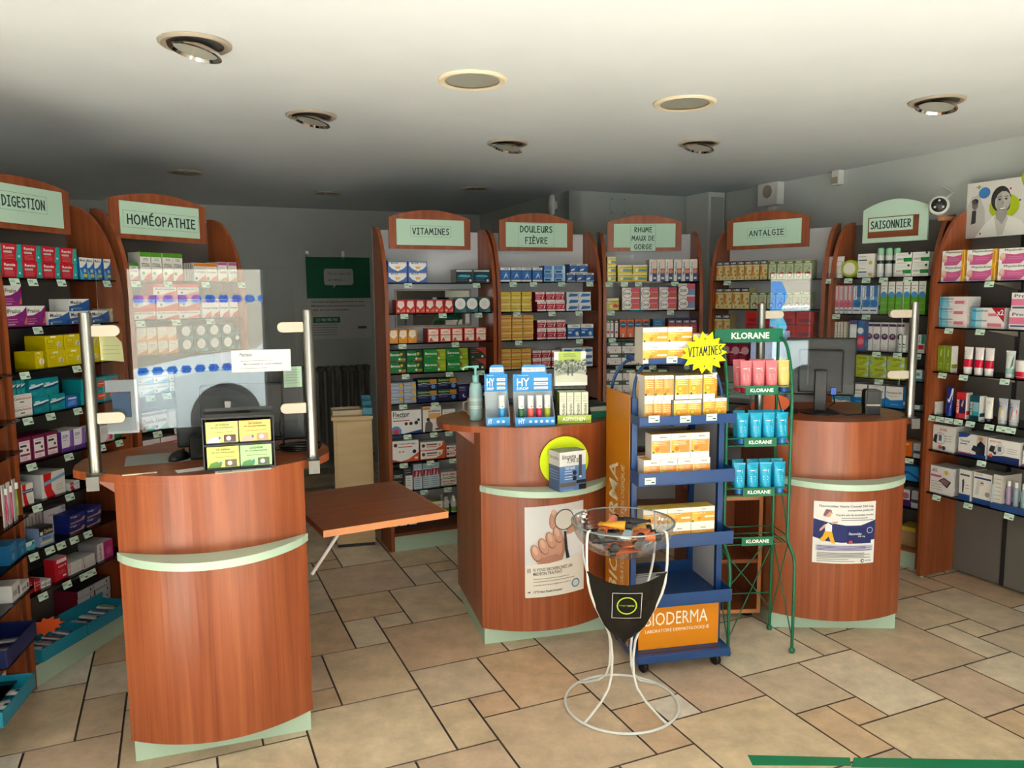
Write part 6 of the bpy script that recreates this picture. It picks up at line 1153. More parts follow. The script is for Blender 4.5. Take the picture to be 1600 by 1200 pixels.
# leaflet sleeve and yellow sheet by the left post
u0, zt = FL.uh(163, 595, .05); u1, zb = FL.uh(218, 676, .05); w, h = u1 - u0, zt - zb
t = thing('leaflet_sleeve', 'clear sleeve with blue leaflet beside left steel post', 'leaflet holder', FL.w((u0 + u1) / 2, .055, zb), FL.a)
mb = MB(); mb.box(-w / 2, w / 2, -.002, -.001, 0, h); mb.build('clear_front', M_PLEXI, t)
mb = MB(); mb.box(w / 2 - .022, w / 2, -.0008, .0006, 0, h, '#e4e6ea'); mb.box(-w / 2, w / 2 - .022, -.0008, .0006, h * .78, h, '#dde2ea'); mb.box(-w / 2, w / 2 - .022, -.0008, .0006, .0, h * .3, '#d5dde2'); mb.build('back_card', M_PAPER, t)
mb = MB(); mb.box(-w / 2 + .02, w / 2 - .024, -.0008, .0004, h * .31, h * .77, '#5c7fa8'); mb.build('leaflet', M_PAPER, t)
u0, zt = FL.uh(155, 524, .045); u1, zb = FL.uh(194, 565, .045); w, h = u1 - u0, zt - zb
mb = MB(); mb.slab([(-w / 2, .008), (w / 2, 0), (w / 2 * .9, h * .72), (w * .15, h), (-w / 2, h * .98)], -.0006, .0006, '#e6e2a4'); draw(mb, [('l', .1, .3, .85, 3, .6, '#b8b070')], w, h, lambda k: (lambda a, b: ((a - .5) * w, -.0009, b * h)))
tag(mb.build('paper_sheet', M_PAPER, None, 0, FL.w((u0 + u1) / 2, .045, zb), FL.a), 'pale yellow sheet behind left counter screen by its post', 'paper')
# receipt printer dark block under the screen's left
t = thing('card_reader', 'black card reader beside the sweet boxes on left counter', 'card reader', at(FL, -.04, .19, CT + .0004), FL.a + R(8))
mb = MB(); mb.side([(-.03, 0), (.05, 0), (.05, .08), (.0, .085), (-.03, .02)], -.045, .045); mb.build('body', M_BLACK, t, .006)
mb = MB(); mb.box(-.03, .03, -.002, .03, .084, .088); mb.build('keypad', M_DGREY, t)
t = thing('cable_coil', 'coil of black cable at right end of left counter', 'cable', at(FL, .33, .22), FL.a)
mb = MB()
for k in range(3): mb.tube([((.075 + .004 * k) * math.cos(a), (.05 + .003 * k) * math.sin(a), .006 + .008 * k) for a in np.linspace(0, 2 * PI, 24)[:-1]], .0045, 6, closed=True)
mb.build('loops', M_BLACK, t)
mb = MB(); mb.tube([(-.06, -.02, .02), (-.08, .02, .08), (-.07, .03, .15)], .004, 6); mb.build('lead', M_BLACK, t)

# ------------------------------------------------------------------ middle counter top
M_GEL = mat('sanitizer_gel_bottle', '#a4cdd0', 0.15); 
t = thing('sanitizer_bottle', 'pale blue pump bottle of hand sanitizer on middle counter', 'bottle', at(FM, -.30, .2), FM.a + R(10))
mb = MB(); mb.lathe([(.030, 0), (.033, .005), (.033, .165), (.026, .185), (.014, .192), (.014, .2)], 28); mb.build('bottle_body', M_GEL, t)
mb = MB(); mb.lathe([(.0334, .05), (.0334, .13)], 28, (0, 0, 0), '#a8c8c8', cap=False)
for k, z in enumerate((.062, .07, .1, .108)): mb.lathe([(.0337, z), (.0337, z + .003)], 28, (0, 0, 0), '#e8f0f0', cap=False)
mb.build('bottle_label', M_GLOSS, t)
MT = mat('pale_turquoise_pump', '#8fd6d2', 0.35)
mb = MB(); mb.lathe([(.016, .2), (.016, .222), (.012, .226)], 20); mb.lathe([(.006, .226), (.006, .262)], 14); mb.build('collar', MT, t)
mb = MB(); mb.box(-.014, .014, -.009, .009, .262, .274); mb.tube([(-.01, 0, .268), (-.05, 0, .27), (-.062, 0, .266), (-.066, 0, .254)], .0045, 8); mb.build('pump_head', MT, t)
t = thing('mug', 'beige mug behind the hand sanitizer bottle', 'mug', at(FM, -.27, .36), FM.a)
mb = MB(); mb.lathe([(.035, 0), (.04, .005), (.04, .09), (.036, .09), (.036, .01)], 24, cap=False); mb.build('cup', mat('beige_ceramic', '#b8a890', .4), t)
mb = MB(); mb.tube([(-.04, 0, .075), (-.062, 0, .065), (-.062, 0, .03), (-.04, 0, .02)], .005, 8); mb.build('handle', mat('beige_ceramic', '#b8a890', .4), t)
def hy(label, u, v, w, tubes, d=.09, H=.285):
    t = thing('counter_display', label, 'display box', at(FM, u, v), FM.a + R(-8), 'blue display boxes on middle counter')
    BL = '#1c8fdc'; hb, hs = .155, .21
    mb = MB(); mb.box(-w / 2, w / 2, 0, d, 0, .004, BL); mb.box(-w / 2, w / 2, -.002, 0, 0, .042, BL)
    for x in (-w / 2, w / 2 - .002): mb.side([(0, 0), (d, 0), (d, hb), (.0, .042)], x, x + .002, '#a9b9c4')
    mb.box(-w / 2 + .002, w / 2 - .002, d - .004, d, .004, hb, '#aab6be')
    P = lambda k: (lambda a, b: ((a - .5) * w, -.0022 - .0002 * k, b * .042))
    draw(mb, [('t', 'HY', .08, .25, .24, .85, '#ffffff')] + [('d', .38 + .14 * i if w > .12 else .5 + .22 * i, .5, .16, '#d8ecf8') for i in range(5 if w > .12 else 2)], w, .042, P)
    mb.build('tray', M_PRINT, t)
    hd = [(-w / 2, hb), (w / 2, hb), (w / 2, hs + .03), (w * .36, hs + .03)] + [(w * .36 - .02 + .02 * math.cos(a), H - .02 + .02 * math.sin(a)) for a in np.linspace(0, PI / 2, 7)] + [(-w * .28 + .02 + .02 * math.cos(a) * 1, H - .02 + .02 * math.sin(a)) for a in np.linspace(PI / 2, PI, 7)] + [(-w * .28, hs + .03), (-w / 2, hs + .03)]
    mb = MB(); mb.slab(hd, d - .004, d, BL)
    P = lambda k: (lambda a, b: ((a - .5) * w, d - .0044 - .0002 * k, hb + b * (H - hb)))
    draw(mb, [('r', .24, .74, .82, .9, '#f0f4f6'), ('t', 'HYDRATEZ-VOUS', .27, .775, .79, .865, '#3a6a90'), ('t', 'HY', .1, .2, .42, .5, '#ffffff'), ('t', 'DROP', .1, .06, .4, .16, '#ffffff'), ('l', .12, .6, .4, 1, .6, '#bfe0f4')] + [('r', .54, y, .9, y + .1, '#eef3f6') for y in (.08, .24, .4)] + [('l', .58, y + .03, .86, 1, y + .03, '#7a8c98') for y in (.08, .24, .4)], w, H - hb, P)
    mb.build('header_card', M_PRINT, t)
    c, s_ = math.cos(FM.a + R(-8)), math.sin(FM.a + R(-8)); b0 = FM.w(u, v, CT + .0004)
    for i, (dx, col, nm) in enumerate(tubes):
        q = thing('tablet_tube', 'white capped %s tablet tube in the blue display' % nm, 'tablet tube', (b0[0] + dx * c - .042 * s_, b0[1] + dx * s_ + .042 * c, b0[2] + .0045), FM.a, 'effervescent tablet tubes')
        mb = MB(); mb.lathe([(.0145, 0), (.015, .003), (.015, .085)], 20, (0, 0, 0), col); mb.lathe([(.0151, .075), (.0151, .118)], 20, (0, 0, 0), '#eef0ee')
        draw(mb, [('l', .3, .3, .7, 4, .6, '#e8ecec'), ('d', .5, .85, .03, '#3a4a50')], .03, .1, lambda k: (lambda a, b: ((a - .5) * .03, -math.sqrt(max(0, .0153 ** 2 - ((a - .5) * .03) ** 2)) - .0002, b * .1))); mb.build('tube_body', M_GLOSS, q)
        mb = MB(); mb.lathe([(.0158, .118), (.0158, .136), (.014, .138)], 20, (0, 0, 0), '#f0f0ee'); mb.build('cap', M_GLOSS, q)
hy('narrow blue tablet tube display with one tube left', -.238, -.01, .112, [(.022, '#2c9fe0', 'sky blue')])
hy('wide blue tablet tube display holding four tubes', -.068, -.058, .19, [(-.062, '#1d6a3c', 'dark green'), (-.016, '#e8645c', 'coral'), (.026, '#c8184c', 'crimson'), (.066, '#a8b41c', 'lime green')])
t = thing('counter_display', 'pale green display with hikers photo card on middle counter', 'display box', at(FM, .134, -.045), FM.a + R(-9))
w, d = .165, .12
mb = MB(); mb.box(-w / 2, w / 2, 0, d, 0, .004, '#8fb02c'); mb.box(-w / 2, w / 2, -.002, 0, 0, .04, '#a9c43c'); mb.box(-w / 2, w / 2, d - .003, d, .004, .17, '#20241c')
for x in (-w / 2, w / 2 - .002): mb.side([(0, 0), (d, 0), (d, .17), (0, .04)], x, x + .002, '#20261c')
draw(mb, [('t', 'ASPIVENIN', .14, .3, .82, .8, '#f4f8e8'), ('t', '14.50', .76, .1, .98, .4, '#20241c')], w, .04, lambda k: (lambda a, b: ((a - .5) * w, -.0022 - .0002 * k, b * .04))); mb.build('tray', M_PRINT, t)
cw, ch, cz = .16, .165, .175; mb = MB(); mb.box(-cw / 2, cw / 2, d - .003, d - .001, cz - .02, cz + ch, '#e9ebe2')
P = lambda k: (lambda a, b: ((a - .5) * cw, d - .0032 - .0002 * k, cz + b * ch))
art = [('r', .14, .68, .84, 1, '#b4cc58'), ('l', .3, .86, .7, 2, .92, '#5a7030')]
q = random.Random(9)
for i in range(170):
    x, y = q.random(), q.uniform(.36, .72); s_ = q.uniform(.03, .075); art.append(('p', [(x, y), (min(1, x + s_), y + s_ * .4), (min(1, x + s_ * .6), y + s_), (max(0, x - .01), y + s_ * .7)], q.choice(['#4c5c48', '#6c7c5c', '#8a9a78', '#a8b494', '#5a6468', '#3a443c'])))
art += [('p', [(0, .1), (1, .1), (1, .3), (.6, .38), (0, .3)], '#cfd2be'), ('p', [(.38, .3), (.42, .3), (.44, .5), (.4, .58), (.37, .48)], '#3c4040'), ('p', [(.5, .28), (.55, .28), (.56, .5), (.53, .56), (.5, .46)], '#565a58'), ('r', 0, 0, 1, .1, '#e9ebe2')]
draw(mb, art, cw, ch, P); mb.build('header_card', M_PRINT, t)
c, s_ = math.cos(FM.a + R(-9)), math.sin(FM.a + R(-9)); b0 = FM.w(.134, -.045, CT + .0004)
for i in range(4):
    dx = -.054 + .036 * i
    w2, h2, d2 = .033, .145, .09; mb = MB(); mb.box(-w2 / 2, w2 / 2, 0, d2, 0, h2, cols=[lin('#dde2cc'), lin('#b4c070'), lin('#8aa030'), lin('#88a030'), lin('#cdd4b4'), lin('#888888')])
    draw(mb, [('v', 'ASPIVENIN', .42, .08, .82, .62, '#3c4c28'), ('l', .2, .7, .8, 3, .86, '#a8b48c')], w2, h2, lambda k: (lambda a, b: ((a - .5) * w2, -.0004, b * h2)))
    o = mb.build('sting_kit_box', M_PRINT, None, 0, (b0[0] + dx * c - .012 * s_, b0[1] + dx * s_ + .012 * c, b0[2] + .0046), FM.a + R(-9)); tag(o, 'slim pale green first aid kit box, %s in hikers display' % nth(i, 4), 'kit box', 'first aid kit boxes in the display')
t = thing('folder', 'stack of green card folders at right end of middle counter', 'folder', at(FM, .31, .16), FM.a + R(5))
mb = MB(); mb.box(-.09, .1, -.1, .12, 0, .03, '#0f7a5c'); mb.build('cover', M_PAPER, t); mb = MB(); mb.box(-.08, .09, -.06, .11, .0302, .045, '#d8c8b8'); mb.build('papers', M_PAPER, t); mb = MB(); mb.box(-.09, .08, .0, .12, .0452, .06, '#1d3a34'); mb.build('binder', M_PAPER, t)
# thermometer display on the ledge, with yellow disc behind it
LZ = .8015
t = thing('thermometer_display', 'blue and white display box standing on the mint ledge', 'display box', FM.w(.052, -.178, LZ), FM.a + R(12))
w, h, d = .142, .185, .098
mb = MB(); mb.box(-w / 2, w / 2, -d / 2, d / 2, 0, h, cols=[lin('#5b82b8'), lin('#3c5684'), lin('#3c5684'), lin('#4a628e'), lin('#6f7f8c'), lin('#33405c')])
draw(mb, [('r', 0, .64, 1, 1, '#e2e2e0'), ('t', 'biocanina', .1, .82, .62, .94, '#22252c'), ('t', '7,90 E', .28, .7, .72, .82, '#1a1a1c'), ('t', 'THE PAWS', .2, .54, .58, .62, '#e8eef6'), ('r', .72, .36, .84, .9, '#4a4c50'), ('r', .75, .32, .82, .37, '#f0f0f0'), ('d', .56, .46, .06, '#22304c'), ('d', .56, .32, .06, '#22304c'), ('l', .18, .44, .48, 2, .5, '#dfe8f2'), ('l', .18, .3, .48, 2, .36, '#dfe8f2'), ('r', 0, .12, .62, .22, '#6a625c'), ('r', .62, .18, 1, .26, '#222428'), ('r', .72, .02, 1, .15, '#16181a'), ('l', .1, .03, .5, 1, .04, '#8aa8d0')], w, h, front(w, h, d))
PL = lambda a, b: (-w / 2 - .0004, d / 2 - a * d, b * h)
mb.flat([(0, .64), (1, .64), (1, 1), (0, 1)], '#d4d6da', PL); PL2 = lambda a, b: (-w / 2 - .0008, d / 2 - a * d, b * h); mb.text('biocanina', .1, .8, .9, .9, '#22252c', PL2)
for k in range(4): mb.flat([(.1, .5 - k * .07), (.9, .5 - k * .07), (.9, .52 - k * .07), (.1, .52 - k * .07)], '#8aa4cc', PL2)
mb.build('box', M_PRINT, t)
mb = MB(); mb.slab([(-.005 + .122 * math.cos(a), .12 + .118 * math.sin(a)) for a in np.linspace(0, 2 * PI, 49)[:-1]], d / 2 + .001, d / 2 + .003, '#d8ec10'); rc = mb.build('round_card', M_PAPER, t); rc.rotation_euler = (0, 0, R(-12)); rc.location = (.008, .0, 0)

# posters taped on the curved fronts
def curved(name, label, fr, u0, u1, z0, z1, art, base='#e8e6e2', dz0=0.0):
    w, h = u1 - u0, z1 - z0; mb = MB(); N = 16
    def P_(k): return lambda a, b: ((a - .5) * w, arc((u0 + u1) / 2 + (a - .5) * w) - .0016 - .0003 * k - arc((u0 + u1) / 2), b * h + dz0 * (a - .5))
    for i in range(N):
        a0, a1 = i / N, (i + 1) / N
        for e, rev in ((-1, 0), (-3, 1)):
            q = [P_(e)(a0, 0), P_(e)(a1, 0), P_(e)(a1, 1), P_(e)(a0, 1)]; mb.add(q, [(0, 1, 2, 3) if not rev else (3, 2, 1, 0)], base)
    def clip(poly, x, keep):
        out = []
        for (ax, ay), (bx, by) in zip(poly, poly[1:] + poly[:1]):
            ia, ib = (ax - x) * keep <= 0, (bx - x) * keep <= 0
            if ia: out.append((ax, ay))
            if ia != ib: t_ = (x - ax) / (bx - ax); out.append((x, ay + (by - ay) * t_))
        return out
    def strip(poly, c, P):
        for i in range(N):
            q = clip(clip(poly, i / N, -1), (i + 1) / N, 1)
            if len(q) > 2: mb.flat(q, c, P)
    for k, g in enumerate(art):
        P = P_(k + 1)
        if g[0] == 'r': strip([(g[1], g[2]), (g[3], g[2]), (g[3], g[4]), (g[1], g[4])], g[5], P)
        elif g[0] == 'p': strip(list(g[1]), g[2], P)
        elif g[0] == 'd': strip([(g[1] + g[3] * h / w * math.cos(a), g[2] + g[3] * math.sin(a)) for a in np.linspace(0, 2 * PI, 29)[:-1]], g[4], P)
        elif g[0] == 'l':
            for i in range(g[4]):
                y = g[2] + (g[5] - g[2]) * i / max(g[4] - 1, 1); strip([(g[1], y), (g[3] - (i % 2) * .1, y), (g[3] - (i % 2) * .1, y + .009), (g[1], y + .009)], g[6], P)
        else: draw(mb, [g], w, h, lambda kk: P)
    o = mb.build(name, M_PAPER, None, 0, fr.w((u0 + u1) / 2, arc((u0 + u1) / 2) - .0008, z0), fr.a); tag(o, label, 'poster'); return o
SK, SK2, SK3 = '#c99a86', '#b5816e', '#dcb4a2'
hand = [('r', 0, .36, 1, 1, '#dcdde2'), ('p', [(.52, .36), (1, .36), (1, .9), (.8, .92), (.66, .7)], '#e9ebf2')]
def rell(cx, cy, rx, ry, t, c): return ('p', [(cx + rx * math.cos(a) * math.cos(t) - ry * math.sin(a) * math.sin(t), cy + (rx * math.cos(a) * math.sin(t) + ry * math.sin(a) * math.cos(t)) * .68) for a in np.linspace(0, 2 * PI, 25)[:-1]], c)
hand += [rell(.80, .76, .16, .09, .2, SK2), rell(.84, .80, .13, .05, .1, SK), rell(.80, .70, .14, .05, .3, SK)]
hand += [('p', [(.2, .36), (.16, .42), (.1, .5), (.2, .56), (.4, .62), (.6, .68), (.66, .6), (.66, .48), (.6, .36)], SK), ('p', [(.52, .36), (.6, .36), (.66, .48), (.66, .6), (.62, .62), (.6, .48)], SK2), rell(.46, .84, .075, .15, -.1, SK2), rell(.465, .845, .062, .14, -.1, SK), rell(.46, .925, .04, .045, 0, SK3)]
for cx, cy in ((.53, .67), (.41, .62), (.29, .56), (.17, .49)): hand += [rell(cx, cy, .078, .145, .35, '#94614f'), rell(cx + .004, cy + .004, .068, .135, .35, SK), rell(cx - .012, cy + .03, .034, .075, .35, SK3)]
hand += [('p', [(.2, .36), (.24, .42), (.36, .44), (.52, .46), (.6, .42), (.6, .36)], SK2)]
hand += [('d', .64, .83, .115, '#4a4c50'), ('d', .64, .83, .105, '#d8d6d2'), ('p', [(.63, .7), (.67, .7), (.70, .5), (.74, .38), (.68, .36), (.65, .5)], '#2a2c30'), ('r', .0, 0, 1, .37, '#e6e2da'), ('p', [(.0, .34), (1, .42), (1, .3), (0, .3)], '#e6e2da'),
         ('t', 'SI VOUS RECHERCHEZ UN', .12, .29, .78, .325, '#4c4a48'), ('t', 'MEDECIN TRAITANT', .12, .245, .6, .28, '#4c4a48'), ('l', .12, .17, .82, 2, .2, '#a8a49c'), ('t', 'medecintraitant@cpts-hdf.fr', .12, .125, .76, .145, '#b06070'), ('t', 'CPTS Haut Doubs Forestier', .12, .05, .6, .075, '#4c4a48'), ('d', .84, .1, .05, '#5f8ca8'), ('d', .84, .1, .036, '#cfdce4'), ('p', [(.03, .28), (.045, .28), (.045, .33), (.03, .33)], '#6a6864'), ('p', [(.06, .28), (.075, .28), (.075, .33), (.06, .33)], '#6a6864'), ('p', [(.02, .06), (.07, .075), (.07, .055)], '#3a3a38')]
curved('stethoscope_poster', 'white poster of hand holding stethoscope on middle counter front', FM, -.135, .165, .263, .708, hand, dz0=.012)
fl = [('p', [(0, .42), (.2, .36), (.45, .34), (.7, .36), (1, .38), (1, .70), (.75, .62), (.5, .62), (.25, .66), (0, .72)], '#28306e'), ('t', 'Flavonoides Viatris Conseil 500 mg,', .08, .9, .96, .945, '#3a3350'), ('t', 'comprime pellicule', .52, .84, .96, .88, '#4a4360'), ('t', 'Prendre soin de vos jambes lourdes', .34, .765, .96, .805, '#3a3858'), ('l', .42, .7, .96, 2, .735, '#55516c'),
      ('p', [(.18, .5), (.28, .5), (.28, .62), (.22, .66), (.17, .62)], '#e8eaf0'), ('d', .21, .8, .05, '#d8a890'), ('p', [(.14, .78), (.18, .88), (.26, .87), (.28, .8), (.24, .85), (.17, .76)], '#8a5a6a'), ('p', [(.17, .64), (.1, .56), (.09, .52), (.12, .53), (.18, .6)], '#d8a890'), ('p', [(.27, .64), (.36, .66), (.37, .69), (.28, .68)], '#d8a890'), ('p', [(.17, .52), (.28, .52), (.32, .38), (.34, .33), (.28, .33), (.23, .44), (.16, .35), (.09, .38), (.14, .44)], '#e8b02c'), ('p', [(.07, .33), (.11, .36), (.09, .32)], '#e8e8e8'), ('p', [(.29, .32), (.38, .30), (.33, .33)], '#e8e8e8'),
      ('r', .52, .33, .93, .58, '#1f2a62'), ('t', 'Flavonoides', .55, .47, .76, .51, '#e8ecf8'), ('t', '500 mg', .7, .43, .82, .46, '#e8ecf8'), ('d', .9, .54, .05, '#cfd8ec'), ('d', .9, .54, .042, '#243070'), ('d', .58, .355, .03, '#d84a4c'), ('r', .04, .21, .96, .3, '#c4c0dc'), ('l', .06, .22, .94, 4, .28, '#4c4878'), ('l', .06, .1, .92, 4, .17, '#77757c'), ('l', .06, .04, .66, 2, .07, '#8c8a90'), ('d', .79, .05, .03, '#4c4c50'), ('d', .795, .05, .018, '#efeeec'), ('t', 'VIATRIS', .83, .04, .94, .065, '#4c4c50')]
curved('leg_care_poster', 'white and navy poster of striding woman on right counter front', FRR, -.146, .153, .381, .692, fl, '#efeeec')

# ------------------------------------------------------------------ right counter top
monitor('square black monitor turned away on the right counter', FRR, -.03, .22, R(-14), .34, .30, 1.325)
t = thing('card_terminal', 'black card terminal standing near the right steel post', 'card terminal', at(FRR, .20, .12), FRR.a + R(-4))
mb = MB(); mb.slab([(-.036, .0), (.036, .0), (.036, .03), (.04, .05), (.04, .12), (.03, .13), (-.03, .13), (-.04, .12), (-.04, .05), (-.036, .03)], -.02, .035); mb.build('casing', M_BLACK, t, .006)
mb = MB(); mb.box(-.03, .03, -.0235, -.0205, .06, .122); mb.build('screen_face', M_DGREY, t, .002); mb = MB(); mb.box(-.026, .026, -.0235, -.0205, .008, .045); mb.build('slot', M_BLACK, t); mb = MB(); mb.box(-.034, .034, -.024, -.0205, .0465, .056); mb.build('bezel', M_SATIN, t, .002)
t = thing('orange_card', 'bright orange oval card leaning behind the green rack', 'card', at(FRR, -.30, .12), FRR.a)
mb = MB(); e = [(.1 * math.cos(a), .05 + .05 * math.sin(a)) for a in np.linspace(0, 2 * PI, 33)[:-1]]; mb.slab(e, -.0015, .0015); o = mb.build('oval', mat('bright_orange', '#f0621a', .5), t); o.rotation_euler = (R(-12), R(-10), 0)
t = thing('document_wallet', 'translucent blue document wallet behind the green rack', 'wallet', at(FRR, -.26, .33), FRR.a + R(-6))
mb = MB(); mb.box(-.1, .1, -.002, .002, .16, .42); mb.build('wallet', mat('blue_film', '#9fb4e4', .25), t, .001); mb = MB(); mb.box(.02, .09, -.0035, -.0022, .17, .28); mb.build('label_card', M_WHITE, t); mb = MB(); mb.side([(-.04, 0), (.06, 0), (.03, .16), (.0, .16)], -.09, .09); mb.build('stand', M_PLEXI, t)
t = thing('keyboard', 'dark keyboard propped behind the orange card', 'keyboard', at(FRR, -.27, .2), FRR.a + R(12))
mb = MB(); mb.box(-.11, .11, -.05, .05, 0, .02); mb.build('keyboard_body', M_BLACK, t, .004)
mb = MB()
for i in range(10):
    for j in range(4): mb.box(-.1 + i * .02, -.1 + i * .02 + .016, -.042 + j * .021, -.042 + j * .021 + .017, .0202, .025)
mb.build('key_field', M_DGREY, t)
# open wooden cubby left of the right counter
t = thing('cubby', 'open dark wooden cubby between green rack and right counter', 'cubby', (1.30, 3.90, 0), R(3))
mb = MB(); W2, D2, H2 = .36, .38, .66
mb = MB(); mb.box(-W2, -W2 + .02, 0, D2, .03, H2); mb.build('side_panel', M_WOOD, t); mb = MB(); mb.box(-.02, 0, 0, D2, .03, H2); mb.build('side_panel', M_WOOD, t)
mb = MB(); mb.box(-W2 + .0201, -.0201, D2 - .015, D2, .05, H2 - .02); mb.build('back_panel', M_WOOD, t)
for z in (.03, .3, H2 - .02): mb = MB(); mb.box(-W2 + .0201, -.0201, .005, D2 - .0151, z, z + .02); mb.build('shelf', M_WOODH, t)
mb = MB(); mb.box(-.02, 0, -.004, -.0002, .03, H2); mb.box(-W2, -.02, -.004, -.0002, .03, .05); mb.box(-W2, -.02, -.004, -.0002, H2 - .02, H2); mb.build('edge_band', M_PEACH, t)
for sx in (-W2 + .05, -.05): mb = MB(); mb.lathe([(.03, 0), (.03, .03)], 16, (sx, .06, 0)); mb.build('castor', M_BLACK, t)
# pale cabinet at the back with its trays
fr = Frame(-1.20, 5.085, 13)
t = thing('pale_cabinet', 'pale beech cabinet left of the VITAMINES shelves', 'cabinet', fr.w(0, 0), fr.a)
mb = MB(); mb.box(.0, .258, .02, .29, .02, .88); mb.build('cabinet_body', M_BEECH, t, .002); mb = MB(); mb.box(-.012, .265, .0, .30, .8805, .905); mb.build('worktop', M_BEECH, t, .002); mb = MB(); mb.box(.02, .245, .012, .0195, .05, .87); mb.build('door', M_BEECH, t, .002)
mb = MB(); mb.box(.005, .255, .018, .28, 0, .0198); mb.build('plinth', M_DGREY, t)
o = thing('paper_tray', 'shallow beige card tray on the pale cabinet', 'tray', fr.w(.092, .15, .9056), fr.a + R(5))
mb = MB(); mb.box(-.1, .1, -.09, .09, 0, .004, '#b8a488'); mb.box(-.1, .1, -.09, -.086, .004, .035, '#d4c4a8'); mb.box(-.1, .1, .086, .09, .004, .035, '#c8b698'); mb.box(-.1, -.096, -.086, .086, .004, .035, '#c8b698'); mb.box(.096, .1, -.086, .086, .004, .035, '#c8b698'); mb.build('tray_body', M_PAPER, o)
mb = MB(); mb.box(-.09, .09, -.08, .08, .0042, .02, '#8a8270'); mb.build('papers', M_PAPER, o)
for k, (u, v, h) in enumerate(((.218, .09, .05), (.218, .215, .08))):
    o = bin_tray('storage_tray', ['low turquoise tray on the pale cabinet', 'tall turquoise tray at back of the pale cabinet'][k], fr, u - .02, u + .045, v - .05, v + .05, .9056, h, M_TURQ); o['group'] = 'turquoise trays on the pale cabinet'
# green marking tape on the floor
for k, pts in enumerate((((1168, 1180), (1328, 1184), (1330, 1197), (1176, 1196)), ((1334, 1184), (1700, 1190), (1700, 1204), (1330, 1199)))):
    q = [at_z(x, y, 0) for x, y in pts]; mb = MB(); mb.add([(p[0], p[1], .0004) for p in q][::-1], [(3, 2, 1, 0)] ); mb.add([(p[0], p[1], .0012) for p in q], [(0, 1, 2, 3)][::-1])
    for f in range(4): a, b = q[f], q[(f + 1) % 4]; mb.add([(a[0], a[1], .0004), (b[0], b[1], .0004), (b[0], b[1], .0012), (a[0], a[1], .0012)], [(0, 1, 2, 3)])
    o = mb.build('floor_tape', mat('green_tape', '#0d7f55', .5)); tag(o, ['short piece of green tape on the floor, left end', 'long piece of green tape running off the floor edge'][k], 'tape', 'green floor tape')

# ================================================================== ORANGE AND BLUE VITAMIN CART
FC = Frame(.546, 3.262, 11.4); CW, CD = .452, .435
t = cart = thing('display_cart', 'blue wheeled display cart with orange panels and vitamin boxes', 'display cart', (FC.o[0], FC.o[1], 0), FC.a)
for u in (.05, CW - .05):
    for v in (.05, CD - .05):
        mb = MB(); mb.lathe([(.024, -.011), (.028, -.008), (.028, .008), (.024, .011)], 20); o = mb.build('castor', M_BLACK, t); o.rotation_euler = (0, R(90), R(20)); o.location = (u, v, .0285)
        mb = MB(); mb.box(-.016, .016, -.012, .012, .03, .036); q = mb.build('castor_fork', M_DGREY, t); q.location = (u, v, .0242)
def lip_tray(name, z, h, u0=0, u1=CW, v0=0, v1=CD - .03):
    mb = MB(); e = .004
    mb.box(u0, u1, v0, v1, z, z + e); mb.box(u0, u1, v0, v0 + e, z + e, z + h); mb.box(u0, u0 + e, v0 + e, v1, z + e, z + h); mb.box(u1 - e, u1, v0 + e, v1, z + e, z + h); mb.box(u0, u1, v1, v1 + e, z, z + h)
    return mb.build(name, M_BLUE, t, .0015)
mb = MB(); mb.box(0, CW, 0, CD, .061, .098); mb.build('base', M_BLUE, t, .003)
mb = MB(); mb.box(.03, CW - .03, .02, .0285, .0985, .0995, '#3a3438'); mb.build('base_mat', M_PRINT, t)
TZ = {'A': FC.uh(1138, 940)[1], 'B': FC.uh(1138, 850)[1], 'C': FC.uh(1139, 753)[1], 'D': FC.uh(1142, 661)[1]}
trays = {k: lip_tray('tray_shelf', z, .06 if k != 'D' else .042) for k, z in TZ.items()}
for u in (.004, CW - .03):
    for v in (.10, CD - .028):
        mb = MB(); mb.box(u, u + .026, v, v + .026, .098, 1.25); mb.build('upright', M_BLUE, t, .002)
mb = MB(); mb.box(CW - .006, CW - .002, .13, CD - .03, .1, 1.16); mb.build('side_panel', M_GREY, t)
OR = '#e08a14'
mb = MB(); mb.box(-.004, -.0005, .11, CD, .1, 1.262, '#c87c14')
P = lambda a, b: (-.0046, CD - a * (CD - .11), .1 + b * 1.15); 
mb.text('BIODERMA', .16, .16, .55, .72, '#f2e4c8', P, .01, up=True); mb.text('LABORATOIRE DERMATOLOGIQUE', .68, .16, .84, .72, '#f2e4c8', P, .0, up=True); mb.build('side_panel', M_PRINT, t)
mb = MB(); mb.box(.03, CW - .034, .06, .066, .0995, TZ['A'] - .0005, OR)
P = lambda a, b: (.03 + a * (CW - .064), .0595, .0995 + b * (TZ['A'] - .1))
mb.text('BIODERMA', .08, .50, .86, .78, '#fff6e4', P, .0); mb.text('LABORATOIRE DERMATOLOGIQUE', .08, .34, .88, .42, '#fff6e4', P, .0); mb.build('front_panel', M_PRINT, t)
ZE = FC.uh(1003, 570, .05)[1]
for u, s in ((.017, 1), (CW - .017, -1)):
    for v in (.113, CD - .015):
        mb = MB(); mb.tube([(u, v, 1.245)] + [(u + s * (.085 - .085 * math.cos(a)), v + (.235 - v) * .25 * math.sin(a), ZE - .15 + .145 * math.sin(a)) for a in np.linspace(0.1, PI / 2, 9)], .0075, 8); mb.build('arch_tube', M_BLUE, t)
lip_tray('top_tray', ZE, .026, .06, CW - .06, .05, .34)
